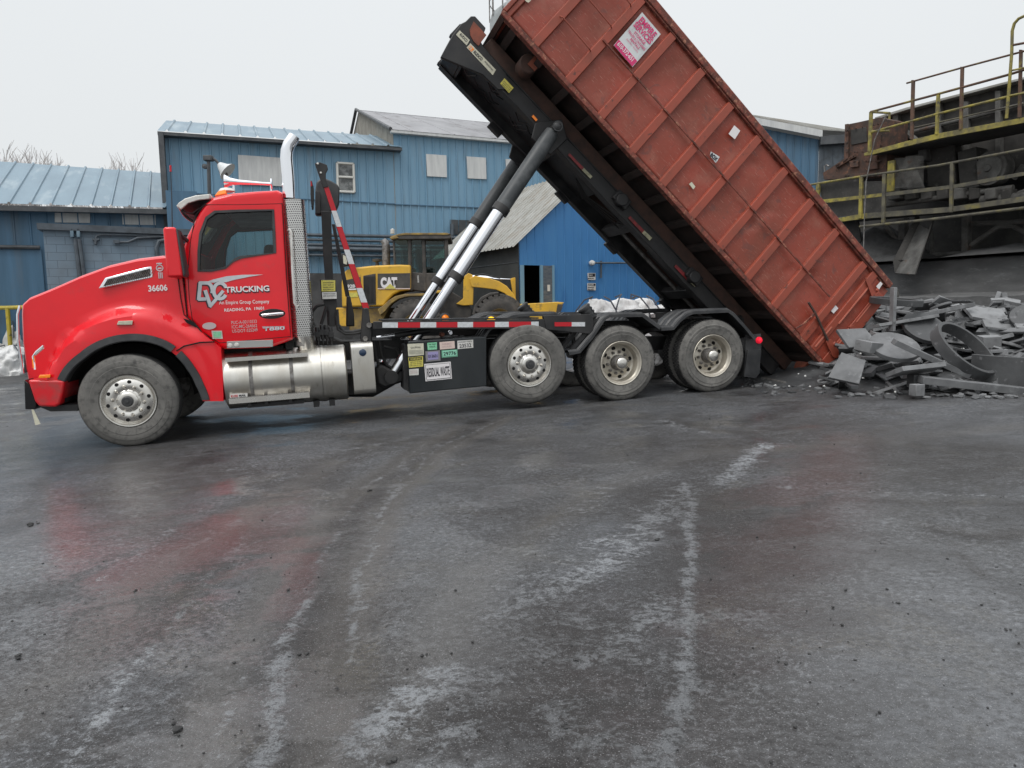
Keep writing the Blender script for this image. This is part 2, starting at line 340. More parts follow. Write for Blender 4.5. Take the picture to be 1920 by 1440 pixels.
def make_ground():
    def axis(a, b, fine0, fine1, step, grow):
        xs = []; x = fine0
        while x < fine1: xs.append(x); x += step
        xs.append(fine1); s_ = step
        while xs[-1] < b: s_ *= grow; xs.append(xs[-1] + s_)
        s_ = step; pre = []; x = fine0
        while x > a: s_ *= grow; x -= s_; pre.append(x)
        return pre[::-1] + xs
    X = axis(-900, 900, -6.5, 8, .05, 1.25); Y = axis(-60, 900, .5, 13.5, .05, 1.25)
    vs = []; cols = []
    for y in Y:
        for x in X:
            inn = -6.6 < x < 8.1 and .4 < y < 13.6
            h = gz(x, y)
            if inn:
                p = Vector((x, y))
                pv = Vector((x, y, 0))
                wob = Vector((noise.noise(pv * 1.7) * .12, noise.noise(pv * 1.7 + Vector((9, 3, 1))) * .12)) + Vector((noise.noise(pv * 7) * .03, noise.noise(pv * 7 + Vector((5, 5, 1))) * .03))
                q = p + wob * .6
                a, b, c = field(q, PALE), field(q, DARK), field(p + wob * 2, WETS)
                h += .004 * noise.noise(pv * 2.2) + .002 * noise.noise(pv * 9) - .006 * b * .6 + .003 * a
                e_ = field(q, TRACK); h -= .006 * e_; cols.append((a, c, b, e_))
            else: cols.append((0, .35, 0, 0))
            vs.append((x, y, h))
    nx = len(X); fs = [(j * nx + i, j * nx + i + 1, (j + 1) * nx + i + 1, (j + 1) * nx + i) for j in range(len(Y) - 1) for i in range(nx - 1)]
    me = bpy.data.meshes.new('ground'); me.from_pydata(vs, [], fs)
    at = me.color_attributes.new('wear', 'FLOAT_COLOR', 'POINT'); at.data.foreach_set('color', [c for q in cols for c in q])
    me.polygons.foreach_set('use_smooth', [True] * len(me.polygons))
    o = bpy.data.objects.new('ground', me); COL.objects.link(o); tag(o, kind='structure')
    m = bpy.data.materials.new('wet_sooty_concrete'); m.use_nodes = True; t = m.node_tree; b = t.nodes['Principled BSDF']; K = t.links.new
    tc = t.nodes.new('ShaderNodeTexCoord'); A = t.nodes.new('ShaderNodeAttribute'); A.attribute_name = 'wear'
    sep = t.nodes.new('ShaderNodeSeparateColor'); K(A.outputs['Color'], sep.inputs[0])
    def nz(sc, det=6, ro=.6, st=(1, 1, 1), rot=0, dist=0):
        mp = t.nodes.new('ShaderNodeMapping'); mp.inputs['Scale'].default_value = st; mp.inputs['Rotation'].default_value = (0, 0, rot)
        n = t.nodes.new('ShaderNodeTexNoise'); n.inputs['Scale'].default_value = sc; n.inputs['Detail'].default_value = det; n.inputs['Roughness'].default_value = ro; n.inputs['Distortion'].default_value = dist
        K(tc.outputs['Object'], mp.inputs[0]); K(mp.outputs[0], n.inputs['Vector']); return n.outputs[0]
    def mth(op, a, b_=None, c=None, clamp=False):
        n = t.nodes.new('ShaderNodeMath'); n.operation = op; n.use_clamp = clamp
        for i, v in enumerate((a, b_, c)):
            if v is None: continue
            if isinstance(v, (int, float)): n.inputs[i].default_value = v
            else: K(v, n.inputs[i])
        return n.outputs[0]
    def mr(v, a, b_, c=0, d=1, sm=False):
        n = t.nodes.new('ShaderNodeMapRange'); K(v, n.inputs[0])
        for i, q in zip((1, 2, 3, 4), (a, b_, c, d)): n.inputs[i].default_value = q
        return n.outputs[0]
    def mixc(f, a, b_):
        n = t.nodes.new('ShaderNodeMix'); n.data_type = 'RGBA'; K(f, n.inputs[0])
        for i, q in ((6, a), (7, b_)):
            if isinstance(q, tuple): n.inputs[i].default_value = (*q, 1)
            else: K(q, n.inputs[i])
        return n.outputs[2]
    pale, wet, dark = sep.outputs[0], sep.outputs[1], sep.outputs[2]
    big = nz(.55, 6, .6, dist=.6); mid = nz(3.5, 8, .65, (1, 1.8, 1), .25); fine = nz(38, 6, .7); streak = nz(7, 8, .74, (1, 1.5, 1), .5, .8); grit = nz(140, 3, .6)
    # base: dark damp concrete with brownish dry areas
    col = mixc(mr(big, .42, .58), (.076, .079, .084), (.036, .034, .033))
    col = mixc(mr(nz(.23, 4, .5), .45, .62, 0, .5), col, (.095, .10, .107))
    col = mixc(mth('MULTIPLY', dark, .95), col, (.030, .027, .026))
    col = mixc(mth('MULTIPLY', mr(mid, .48, .72), .6), col, (.13, .136, .145))
    col = mixc(mth('MULTIPLY', mr(nz(9, 8, .7, (1, 2, 1), .2), .52, .66), .45), col, (.040, .038, .037))
    trk = A.outputs['Alpha']; col = mixc(mth('MULTIPLY', trk, .8), col, (.098, .092, .085))
    # dried pale film, worn through in patches and specks
    brk = mth('ADD', mth('MULTIPLY', streak, .55), mth('ADD', mth('MULTIPLY', fine, .30), mth('MULTIPLY', nz(90, 4, .65), .15)))
    thr = mr(pale, 0, 1, .61, .455)
    f1 = mr(mth('SUBTRACT', brk, thr), -.02, .05); f1 = mth('MULTIPLY', f1, mr(mth('SUBTRACT', pale, mth('MULTIPLY', dark, .35)), -.1, .7, .40, .85))
    col = mixc(f1, col, (.29, .305, .32))
    col = mixc(mth('MULTIPLY', mr(nz(1.1, 5, .6, dist=1), .56, .7), mth('MULTIPLY', mr(fine, .4, .6), .5)), col, (.14, .125, .095))
    sp = nz(30, 7, .8, (1, 1.2, 1), .5)
    patch = mr(nz(.8, 6, .65, (1, 1.5, 1), .5, .5), .40, .62)
    col = mixc(mth('MULTIPLY', mth('MULTIPLY', mr(sp, .53, .60), mth('ADD', mth('MULTIPLY', patch, .65), .12)), mr(trk, 0, 1, 1, .25)), col, (.215, .225, .24))
    col = mixc(mth('MULTIPLY', dark, .5), col, (.030, .027, .026))
    col = mixc(mth('MULTIPLY', mr(sp, .475, .425), mr(trk, 0, 1, .75, .25)), col, (.030, .029, .029))
    col = mixc(mr(grit, .58, .66, 0, .7), col, (.018, .018, .018)); col = mixc(mr(nz(170, 3), .60, .68, 0, .6), col, (.34, .34, .35))
    K(col, b.inputs['Base Color'])
    wn = mr(nz(1.0, 7, .62, (1, 1.6, 1), .2, .3), .46, .60)
    w_ = mth('MAXIMUM', mth('MULTIPLY', wet, 1.0), mth('MULTIPLY', wn, .85), clamp=True)
    w_ = mth('MULTIPLY', w_, mr(f1, 0, 1, 1, .25))
    film = mr(mth('ADD', w_, mth('MULTIPLY', mth('SUBTRACT', sp, .5), 1.6)), .35, .62)
    K(mth('MULTIPLY', film, .72), b.inputs['Coat Weight']); b.inputs['Coat IOR'].default_value = 1.36; K(mr(nz(5, 4), .35, .65, .09, .22), b.inputs['Coat Roughness'])
    bq = t.nodes.new('ShaderNodeBump'); bq.inputs['Distance'].default_value = .006; bq.inputs['Strength'].default_value = .35; K(mth('ADD', nz(14, 4, .6, (1, 1.5, 1)), mth('MULTIPLY', sp, .35)), bq.inputs['Height']); K(bq.outputs[0], b.inputs['Coat Normal'])
    ro = mr(w_, 0, 1, .62, .40); K(ro, b.inputs['Roughness']); b.inputs['IOR'].default_value = 1.42
    hgt = mth('ADD', mth('MULTIPLY', fine, .6), mth('ADD', mth('ADD', mth('MULTIPLY', grit, .3), mth('MULTIPLY', sp, .8)), mth('MULTIPLY', streak, 1.5)))
    bp = t.nodes.new('ShaderNodeBump'); bp.inputs['Distance'].default_value = .012; K(mr(w_, 0, 1, 1.0, .6), bp.inputs['Strength']); K(hgt, bp.inputs['Height']); K(bp.outputs[0], b.inputs['Normal'])
    me.materials.append(m)
make_ground()
# clods and crumbs lying on the yard
def rock(mb, c, r, flat=.55, n=7):
    vs = []; 
    for lat in (-.9, -.3, .4, .95):
        for k in range(n):
            q = 2 * pi * k / n; rr = r * cos(lat * 1.2) * random.uniform(.75, 1.2)
            vs.append((c[0] + rr * cos(q), c[1] + rr * sin(q), c[2] + r * flat * sin(lat * 1.2) * random.uniform(.8, 1.2)))
    fs = [tuple(range(n - 1, -1, -1)), tuple(range(3 * n, 4 * n))]
    for i in range(3):
        for k in range(n): fs.append((i * n + k, i * n + (k + 1) % n, (i + 1) * n + (k + 1) % n, (i + 1) * n + k))
    mb.add(vs, fs)
M['crumb'] = mat('sooty_crumb', (.022, .022, .022), (.05, .05, .05), rough=.8, scale=30)
M['crumbwhite'] = mat('white_crumb', (.6, .6, .58), rough=.7)
mb = MB()
for _ in range(520):
    px = random.uniform(-40, 1960); py = 760 + 680 * random.random() ** 1.2
    p = gpt(px, py); r = random.choice((.002, .003, .003, .004, .006)) * random.uniform(.7, 1.5)
    rock(mb, (p.x, p.y, p.z + r * .2), r, n=5)
for px, py, r in [(570, 1225, .018), (1232, 1011, .022), (540, 1233, .01), (1466, 1243, .013), (250, 1108, .014), (795, 1227, .012), (35, 1232, .018), (330, 1362, .022), (735, 1425, .018), (1083, 1240, .012), (275, 805, .02), (60, 985, .03), (545, 1105, .012), (1060, 1362, .014), (1680, 1131, .01), (1585, 1106, .01), (1890, 1180, .012), (695, 920, .02)]:
    p = gpt(px, py)
    for k in range(3): r *= .85; rock(mb, (p.x + random.uniform(-r, r) * 1.5, p.y + random.uniform(-r, r) * 1.5, p.z + r * .2), r * random.uniform(.5, 1))
tag(mb.build('crumbs', M['crumb'], smooth=0), 'dark soot crumbs and clods scattered over the wet yard', 'debris', kind='stuff')
# ------------------------------------------------------------------ the roll-off truck
TF = Frame((-4.443, 8.003, -.013), YAW, INC)
truck = empty('roll_off_truck', TF.M, 'red roll-off truck with raised black hoist and chrome lift cylinders in the wet yard', 'truck')
P = lambda px, py, y=0.0: TF.at(px, py, y)
PZ = lambda pts, y=0.0: [TF.xz(a, b, y) for a, b in pts]
UX, UZ = Vector((1, 0, 0)), Vector((0, 0, 1))
W = 2.44; R1, R2 = .535, .52
def lbl(name, body, px0, py0, px1, py1, h, y, m, par, bold=.02, off=0, shear=0):
    """lettering whose baseline centre line runs between two picture points on the plane y"""
    a = P(px0, py0, y); b = P(px1, py1, y); u = (b - a); c = (a + b) / 2; hz = (P((px0 + px1) / 2, (py0 + py1) / 2 - h / 2, y) - P((px0 + px1) / 2, (py0 + py1) / 2 + h / 2, y)).length
    uz = Vector((-u.z, 0, u.x)).normalized()
    return text(name, body, c, u, uz, u.length, hz, m, par, bold, (0, off, 0), shear=shear)
# ---- wheels
def arc_pts(r, n, ph=0): return [(r * cos(ph + 2 * pi * k / n), r * sin(ph + 2 * pi * k / n)) for k in range(n)]
def tyre(mb, r, wd, y0):   # outer sidewall at y0, towards +y
    s = wd
    prof = [(.300, .03), (.318, .008), (.36, .0), (.40, -.006), (.405, -.002), (.44, -.006), (r - .07, .0), (r - .066, .006), (r - .03, .016), (r - .012, .028), (r, .05)]
    prof = [(a, y0 + b) for a, b in prof] + [(r, y0 + s - .05), (r - .03, y0 + s - .016), (.44, y0 + s), (.30, y0 + s - .03), (.29, y0 + s * .5)]
    return prof
def make_tyre(name, c, r, wd, par, side=1, tread='rib'):
    mb = MB(); prof = tyre(mb, r, wd, 0)
    prof = [(a, b * side) for a, b in prof]
    mb.lathe(prof, c, 72)
    t = mb; t.cur = 1; cx, cy, cz = c
    if tread == 'rib':
        for g in range(5):
            y0 = cy + side * (.055 + (wd - .11) * g / 5); y1 = cy + side * (.055 + (wd - .11) * (g + .8) / 5)
            t.lathe([(r - .004, y0 - cy), (r + .007, y0 - cy + side * .004), (r + .007, y1 - cy - side * .004), (r - .004, y1 - cy)], c, 72)
    else:
        n = 64
        for g in range(4):
            for k in range(n):
                q = 2 * pi * (k + .5 * (g % 2)) / n; dq = 2 * pi / n * .38
                y0 = cy + side * (.045 + (wd - .09) * g / 4); y1 = cy + side * (.045 + (wd - .09) * (g + .86) / 4)
                a0, a1 = q - dq, q + dq
                def pt(a, rr, y): return (cx + rr * cos(a), y, cz + rr * sin(a))
                t.hexa([pt(a0, r - .006, y0), pt(a1, r - .006, y0), pt(a1, r - .006, y1), pt(a0, r - .006, y1), pt(a0, r + .009, y0), pt(a1, r + .009, y0), pt(a1, r + .009, y1), pt(a0, r + .009, y1)])
    return mb.build(name, [M['rubber'], M['tread']], par, smooth=30)
NUTS = {}
def nut(prof, c, m, par):
    if m not in NUTS: o = MB().lathe(prof, (0, 0, 0), 12).build('wheel_nut', M[m], par); NUTS[m] = o
    else: o = NUTS[m].copy(); COL.objects.link(o); o.parent = par
    o.location = c
def alu_rim(name, c, par, hub='dark'):
    cx, cy, cz = c
    mb = MB(); mb.lathe([(.300, .05), (.305, .0), (.300, -.008), (.288, -.006), (.280, .018), (.268, .028), (.258, .018), (.20, .0), (.165, -.004), (.15, .004), (.13, .008), (.12, .0), (.0, .0)], c, 72)
    h = mb; h.cur = 1
    for x, z in arc_pts(.222, 10, .18): h.lathe([(.0, -.0), (.019, -.0), (.023, .004)], (cx + x, cy + .0005, cz + z), 14)
    o = mb.build(name, [M['alu'], M['dark']], par)
    for x, z in arc_pts(.168, 10, .48): nut([(.021, .01), (.021, -.012), (.016, -.02), (.015, -.034), (.009, -.042), (0, -.043)], (cx + x, cy, cz + z), 'alu', par)
    hb = MB(); hb.lathe([(.108, .01), (.106, -.022), (.09, -.034), (.066, -.036), (.0, -.036)], c, 32); hb.build('hub', M['alu'], par)
    hc = MB(); hc.lathe([(.064, -.03), (.062, -.055), (.05, -.066), (.025, -.066), (.022, -.074), (0, -.076)], c, 24); hc.build('hub_cap', M['plastic'], par)
    return o
def steel_rim(name, c, par):   # deep dish
    cx, cy, cz = c
    mb = MB(); mb.lathe([(.300, .05), (.306, -.004), (.300, -.010), (.288, -.004), (.278, .02), (.262, .035), (.256, .10), (.247, .150), (.215, .165), (.17, .150), (.14, .135), (.0, .135)], c, 72)
    h = mb; h.cur = 1
    for x, z in arc_pts(.202, 8, .2): h.lathe([(0, .150), (.026, .150), (.031, .156)], (cx + x, cy + .004, cz + z), 16)
    o = mb.build(name, [M['rimpaint'], M['dark']], par)
    for x, z in arc_pts(.152, 10, .1): nut([(.02, .15), (.02, .11), (.016, .095), (.009, .085), (0, .084)], (cx + x, cy, cz + z), 'steel', par)
    hb = MB(); hb.lathe([(.108, .14), (.104, .03), (.096, .0), (.0, .0)], c, 32); hb.build('hub', M['steel'], par)
    hc = MB(); hc.lathe([(.086, .02), (.085, -.03), (.07, -.05), (.045, -.058), (0, -.06)], c, 32); hc.build('hub_cap', M['alu'], par)
    return o
def wheel_single(x, z, y, side, r, wd, deg):
    wl = MB().lathe([(.29, .05 * side), (.29, (wd - .05) * side)], (x, y, z), 32).build('wheel', M['steel'], truck)
    make_tyre('tyre', (x, y, z), r, wd, wl, side, 'rib')
    if side > 0: alu_rim('rim', (x, y + .012, z), wl)
    else:
        MB().lathe([(.30, -.12), (.0, -.12)], (x, y, z), 32).build('rim', M['steel'], wl)
    return wl
def wheel_dual(x, z, y, side):
    wl = MB().lathe([(.29, .06 * side), (.29, .56 * side)], (x, y, z), 32).build('wheel', M['steel'], truck)
    make_tyre('tyre', (x, y, z), R2, .27, wl, side, 'lug'); make_tyre('tyre', (x, y + .31 * side, z), R2, .27, wl, side, 'lug')
    if side > 0: steel_rim('rim', (x, y + .012, z), wl)
    return wl
for s_, y_ in ((1, 0.0), (-1, W)):
    wheel_single(0, R1, y_, s_, R1, .33, 0); wheel_single(4.868, R1 + .068, y_, s_, R1 - .005, .33, 0)
    wheel_dual(6.19, R2, y_, s_); wheel_dual(7.604, R2, y_, s_)
ax = MB()
for x_, z_ in ((0, R1), (4.868, R1 + .07), (6.19, R2), (7.604, R2)): ax.tube((x_, .3, z_), (x_, W - .3, z_), .07, n=12)
for x_ in (6.19, 7.604):
    ax.lathe([(0, -.26), (.15, -.2), (.22, 0), (.15, .2), (0, .26)], (x_, W / 2, R2), 20)
ax.build('axle', M['black'], truck)
# ---- hood with front fenders: one skin lofted from the wheel arch outwards and over the top
hub = (0.0, R1)
def ang_(a): return a if a > -pi / 2 else a + 2 * pi
def polar(pts): return sorted([(ang_(atan2(z - hub[1], x - hub[0])), hypot(x - hub[0], z - hub[1])) for x, z in pts])
def pint(tab, a):
    if a <= tab[0][0]: return tab[0][1]
    for (a0, r0), (a1, r1) in zip(tab, tab[1:]):
        if a <= a1: return lerp(r0, r1, (a - a0) / max(a1 - a0, 1e-6))
    return tab[-1][1]
def rayhit(poly, a):   # outermost hit of the ray from the hub with an open polyline
    d = Vector((cos(a), sin(a))); best = None
    for i in range(len(poly) - 1):
        p = Vector(poly[i]) - Vector(hub); q = Vector(poly[i + 1]) - Vector(hub); e = q - p
        den = d.x * e.y - d.y * e.x
        if abs(den) < 1e-9: continue
        t = (p.x * e.y - p.y * e.x) / den; u = (p.x * d.y - p.y * d.x) / den
        if t > 0 and -1e-6 <= u <= 1 + 1e-6 and (best is None or t > best): best = t; 
    return best
outl = PZ([(48, 712), (44, 690), (38, 640), (36, 590), (37, 573)], .2) + PZ([(52, 562), (90, 547), (150, 522), (205, 503), (260, 491), (322, 484)], .24) + PZ([(336, 486), (342, 530), (349, 592)], .14) + PZ([(385, 630), (414, 652), (418, 700), (419, 752)], .05)
arch = polar(PZ([(122, 716), (132, 698), (160, 672), (195, 650), (235, 640), (275, 641), (305, 650), (328, 665), (352, 693), (368, 722), (380, 752)], .03))
a_lo = arch[0][0]; a_hi = arch[-1][0]
a_lo = atan2(TF.xz(419, 752, .05)[1] - hub[1], TF.xz(419, 752, .05)[0] - hub[0]); a_hi = atan2(TF.xz(48, 712, .2)[1] - hub[1], TF.xz(48, 712, .2)[0] - hub[0]) % (2 * pi)
NA, NR = 110, 16; RR = []; TOPS = []
crease = polar(PZ([(80, 700), (100, 655), (130, 620), (165, 596), (200, 581), (240, 573), (285, 577), (320, 590), (345, 606), (400, 650), (419, 740)], .08))
extra = [ang_(atan2(z - hub[1], x - hub[0])) for x, z in outl[1:-1]]
angs = sorted([lerp(a_lo, a_hi, i / NA) for i in range(NA + 1)] + [a for a in extra if a_lo < a < a_hi])
def yside(x): return lerp(.30, .15, sstep(-1.0, .55, x))
for a in angs:
    r0 = pint(arch, a); r1 = rayhit(outl, a) or 1.0; rc = pint(crease, a); rlip = r0 + .085
    row = []
    c_, s_ = cos(a), sin(a)
    row.append((hub[0] + c_ * (r0 + .02), .12, hub[1] + s_ * (r0 + .02)))
    row.append((hub[0] + c_ * r0, .035, hub[1] + s_ * r0))
    for k in range(NR + 1):
        r = lerp(rlip, max(r1, rlip + .02), (k / NR) ** .85); x = hub[0] + c_ * r; z = hub[1] + s_ * r
        ys = yside(x); flat = .03
        ys = lerp(.05, ys, sstep(.58, 1.02, a))
        t1 = sstep(rlip + (rc - rlip) * .55, rc + .02, r)
        bulge = lerp(flat, ys, t1) + .010 * sin(pi * sstep(rlip, rc, r))
        # a soft recess line just above the fender
        row.append((x, bulge + .02 * sstep(-.95, -.6, -x) * 0, z))
    RR.append(row)
    TOPS.append((hub[0] + c_ * max(r1, rlip + .02), row[-1][1], hub[1] + s_ * max(r1, rlip + .02)))
# outward directions along the outline, then roll the skin over
full = []
for i, row in enumerate(RR):
    p = Vector(TOPS[i]); q0 = Vector(TOPS[max(i - 1, 0)]); q1 = Vector(TOPS[min(i + 1, len(TOPS) - 1)]); tg = (q1 - q0); n = Vector((tg.z, 0, -tg.x)).normalized()
    if n.dot(Vector((cos(angs[i]), 0, sin(angs[i])))) < 0: n = -n
    rear = sstep(.50, .60, p.x)
    k = 1 - rear
    ext = [p + Vector((0, .018, 0)) + n * .014 * k, p + Vector((0, .05, 0)) + n * .028 * k, p + Vector((0, .14, 0)) + n * .045 * k, p + Vector((0, .40, 0)) + n * .07 * k, Vector((p.x, W / 2, p.z)) + n * .085 * k]
    half = [Vector(q) for q in row] + ext
    mir = [Vector((q.x, W - q.y, q.z)) for q in half[:-1]][::-1]
    full.append(half + mir)
hood = MB().rows(full).build('hood', M['red'], truck, smooth=38)
# wheel arch lips and dark liner
lip = MB(); rows_ = []
for i in range(61):
    a = lerp(arch[0][0] + .02, arch[-1][0] - .01, i / 60); r0 = pint(arch, a) - .006; g = .0 if abs(a - .86) > .02 else 0
    rows_.append([(hub[0] + cos(a) * r, y, hub[1] + sin(a) * r) for r, y in ((r0, .16), (r0, .012), (r0 + .012, .002), (r0 + .085, .010), (r0 + .09, .026), (r0 + .02, .10))])
cut = min(range(61), key=lambda i: abs(lerp(arch[0][0], arch[-1][0], i / 60) - atan2(TF.xz(330, 660, 0)[1] - hub[1], TF.xz(330, 660, 0)[0])))
for seg_ in (rows_[:cut], rows_[cut + 1:]):
    MB().rows(seg_, closed=True).build('fender_flare', M['plastic'], truck)
ln = MB(); ln.rows([[(hub[0] + cos(a) * .69, y, hub[1] + sin(a) * .66) for y in (.12, .45, 2.0, 2.32)] for a in [lerp(.0, 3.1, i / 30) for i in range(31)]]).build('wheel_well_liner', M['dark'], truck)
MB().box(-.80, .55, .50, W - .50, .72, 1.45).build('engine_block', M['dark'], truck)
# seam between hood fender and its rear extension
MB().path([P(331, 658, .012), P(345, 649, .022), P(375, 642, .03), P(402, 641, .035)], .008, 6).build('fender_seam', M['dark'], truck)
# grille front
gr = MB(); zt = TF.xz(37, 573, .2)[1]; 
x0_, z0_ = TF.xz(45, 700, .2); x1_, z1_ = TF.xz(37, 575, .2)
gr.hexa([(x0_ - .05, .32, z0_), (x0_ + .02, .32, z0_), (x0_ + .02, W - .32, z0_), (x0_ - .05, W - .32, z0_), (x1_ - .03, .42, z1_), (x1_ + .03, .42, z1_), (x1_ + .03, W - .42, z1_), (x1_ - .03, W - .42, z1_)])
gr.build('grille', M['black'], truck, bevel=.01)
MB().path([P(43, 700, .27), P(34, 640, .27), P(33, 590, .27), P(37, 573, .28)], .014, 8).build('grille_surround', M['chrome'], truck)
# intake vent, emblem, numbers, marker
ys_ = .205
vent = PZ([(186, 542), (199, 521), (287, 498), (290, 521)], .2)
MB().prism(vent, .155, .20).build('hood_vent', M['chrome'], truck, bevel=.012)
vo = [o for o in truck.children if o.name.startswith('hood_vent')][0]
MB().prism(PZ([(196, 537), (204, 524), (283, 504), (284, 518)], .2), .150, .154).build('vent_mesh', M['dark'], vo)
vm_ = MB()
for i in range(22):
    a = P(196 + i * 4.2, 540 - i * .98, .149); b = P(204 + i * 4.2, 524 - i * 1.0, .149); vm_.tube(a, b, .0018, n=4)
    b2 = P(192 + i * 4.2, 525 - i * .9, .149)
for i in range(1, 6): vm_.tube(P(196 + i, 537 - i * 2.5, .149), P(284, 518 - i * 2.5, .149), .0018, n=4)
vm_.build('vent_bars', M['steel'], vo)
em = MB(); c0 = P(301, 503, .19)
em.lathe([(.026, .01), (.032, 0), (.040, 0), (.040, .01)], (c0.x, .144, c0.z), 20)
for k in (-.018, 0, .018): em.box(c0.x + k - .005, c0.x + k + .005, .144, .165, c0.z - .12, c0.z - .05)
em.box(c0.x - .02, c0.x + .02, .144, .165, c0.z - .012, c0.z + .006); em.box(c0.x - .03, c0.x + .03, .144, .165, c0.z + .046, c0.z + .060)
em.build('hood_emblem', M['silver'], truck)
lbl('fleet_number', '36606', 278, 541, 314, 539, 12, .146, M['inkwhite'], truck, .03, -.004)
mk = MB(); mk.hexa([P(219, 609, .005), P(248, 609, .005), P(248, 609, .06), P(219, 609, .06), P(222, 602, .0), P(249, 601, .0), P(249, 601, .07), P(222, 602, .07)]); mk.build('fender_marker', M['cream'], truck, bevel=.004)
# headlamp bracket and lamps
MB().path([P(66, 693, .055), P(62, 668, .075), P(68, 660, .07), P(82, 648, .045)], .012, 8).build('headlight_trim', M['chrome'], truck)
MB().path([P(64.5, 690, .06), P(62.5, 668, .08)], .016, 8).build('turn_signal', M['amber'], truck)
MB().path([P(66, 665, .08), P(81, 652, .05)], .014, 8).build('headlight', M['white'], truck)
MB().hexa([P(72, 709, -.01), P(94, 708.5, -.01), P(94, 708, .05), P(72, 709, .05), P(74, 703, -.01), P(95, 702, -.01), P(95, 702, .05), P(74, 703, .05)]).build('marker_light', M['amber'], truck, bevel=.006)
# bumper
MB().prism(PZ([(53, 712), (122, 713), (118, 740), (113, 758), (104, 763), (74, 762), (66, 752)], .02), 0.0, W).build('bumper', mat('road_filmed_red', (.62, .004, .012), (.30, .05, .045), rough=.35, rough2=.6, scale=6, thr=(.45, .75), coat=.4), truck, bevel=.025, seg=4)
MB().prism(PZ([(44, 712), (56, 722), (68, 757), (66, 768), (46, 768)], .05), .06, W - .06).build('bumper_guard', M['gloss'], truck, bevel=.01)
MB().prism(PZ([(66, 763), (142, 760), (142, 772), (90, 773)], .05), .12, W - .12).build('air_dam', M['black'], truck)
MB().slab([P(59, 768, .06), P(63, 768, .06), P(76, 795, .06), P(66, 797, .06)], (0, .004, 0)).build('tow_tag', M['cream'], truck)
# ---- cab
YC = .15; WC = W - YC
cabo = PZ([(352, 596), (344, 520), (342, 465), (350, 440), (372, 397), (384, 380), (398, 369), (432, 361), (480, 357), (520, 355), (530, 360), (532, 385), (540, 520), (549, 636), (535, 642), (505, 652), (420, 655), (412, 650), (380, 625)], YC)
win = PZ([(372, 508), (372, 470), (375, 438), (386, 408), (402, 396), (450, 394), (512, 393), (514, 430), (516, 474), (480, 479), (452, 483), (438, 489), (424, 502), (398, 508)], YC)
wc = Vector((sum(p[0] for p in win) / len(win), sum(p[1] for p in win) / len(win)))
def hitp(poly, a, c):
    d = Vector((cos(a), sin(a))); best = 0
    n = len(poly)
    for i in range(n):
        p = Vector(poly[i]) - c; e = Vector(poly[(i + 1) % n]) - Vector(poly[i]); den = d.x * e.y - d.y * e.x
        if abs(den) < 1e-9: continue
        t = (p.x * e.y - p.y * e.x) / den; u = (p.x * d.y - p.y * d.x) / den
        if t > 0 and -1e-5 <= u <= 1 + 1e-5 and t > best: best = t
    return best
aa = sorted([2 * pi * k / 160 for k in range(160)] + [atan2(p[1] - wc.y, p[0] - wc.x) % (2 * pi) for p in cabo + win])
oi = [wc + Vector((cos(a), sin(a))) * hitp(win, a, wc) for a in aa]; oo = [wc + Vector((cos(a), sin(a))) * hitp(cabo, a, wc) for a in aa]
def shrink(p, d): v = (p - wc); return wc + v * (1 - d / v.length)
def belly(p):   # the door skin bulges slightly, leans in towards the roof
    z = p.y; return .035 * sstep(1.9, 2.85, z) - .012 * sin(pi * sstep(.9, 2.0, z))
def cabside(side):
    f = (lambda y: y) if side > 0 else (lambda y: W - y)
    rows = [[(p.x, f(YC + .07), p.y) for p in oi], [(p.x, f(YC + .004 + belly(p)), p.y) for p in oi]]
    for t in (.25, .5, .75): 
        rows.append([(q.x, f(YC + belly(q)), q.y) for q in [a.lerp(shrink(b, .045), t) for a, b in zip(oi, oo)]])
    for d, y in ((.045, 0), (.022, .008), (.008, .024), (0, .05)): rows.append([(q.x, f(YC + y + belly(q)), q.y) for q in [shrink(b, d) for b in oo]])
    return rows
cab = MB(); ra = cabside(1); rb = cabside(-1)
cab.rows(ra, closed=True); cab.rows(rb[::-1], closed=True)
# roof, back and sill skin between the two sides, leaving the windscreen open
wsA = Vector(TF.xz(350, 440, YC)); wsB = Vector(TF.xz(384, 380, YC)); n_ = len(aa); q1 = ra[-1]; q2 = rb[-1]
for i in range(n_):
    j = (i + 1) % n_; a, b = Vector(q1[i]), Vector(q1[j]); mz = (a.z + b.z) / 2; mx_ = (a.x + b.x) / 2
    wsx = mx_ < TF.xz(388, 380, YC)[0] and TF.xz(350, 462, YC)[1] < mz < TF.xz(384, 384, YC)[1]
    if wsx: continue
    c_, d_ = Vector(q2[j]), Vector(q2[i]); up_ = Vector((0, 0, .05)) if mz > 2.7 else Vector()
    m1, m2 = (a + d_) / 2 + up_, (b + c_) / 2 + up_
    e1, e2 = a.lerp(d_, .2) + up_ * .7, b.lerp(c_, .2) + up_ * .7; g1, g2 = a.lerp(d_, .8) + up_ * .7, b.lerp(c_, .8) + up_ * .7
    cab.rows([[a, e1, m1, g1, d_], [b, e2, m2, g2, c_]])
cabob = cab.build('cab', M['red'], truck, smooth=35)
# windscreen
A, B_ = P(344, 462, YC + .04), P(385, 384, YC + .06)
ws = MB(); ws.rows([[(lerp(A.x, B_.x, t) - .16 * sin(pi * s_), lerp(A.y, W - A.y, s_), lerp(A.z, B_.z, t)) for s_ in [k / 12 for k in range(13)]] for t in (0, .5, 1)])
ws.build('windshield', M['glass'], truck)
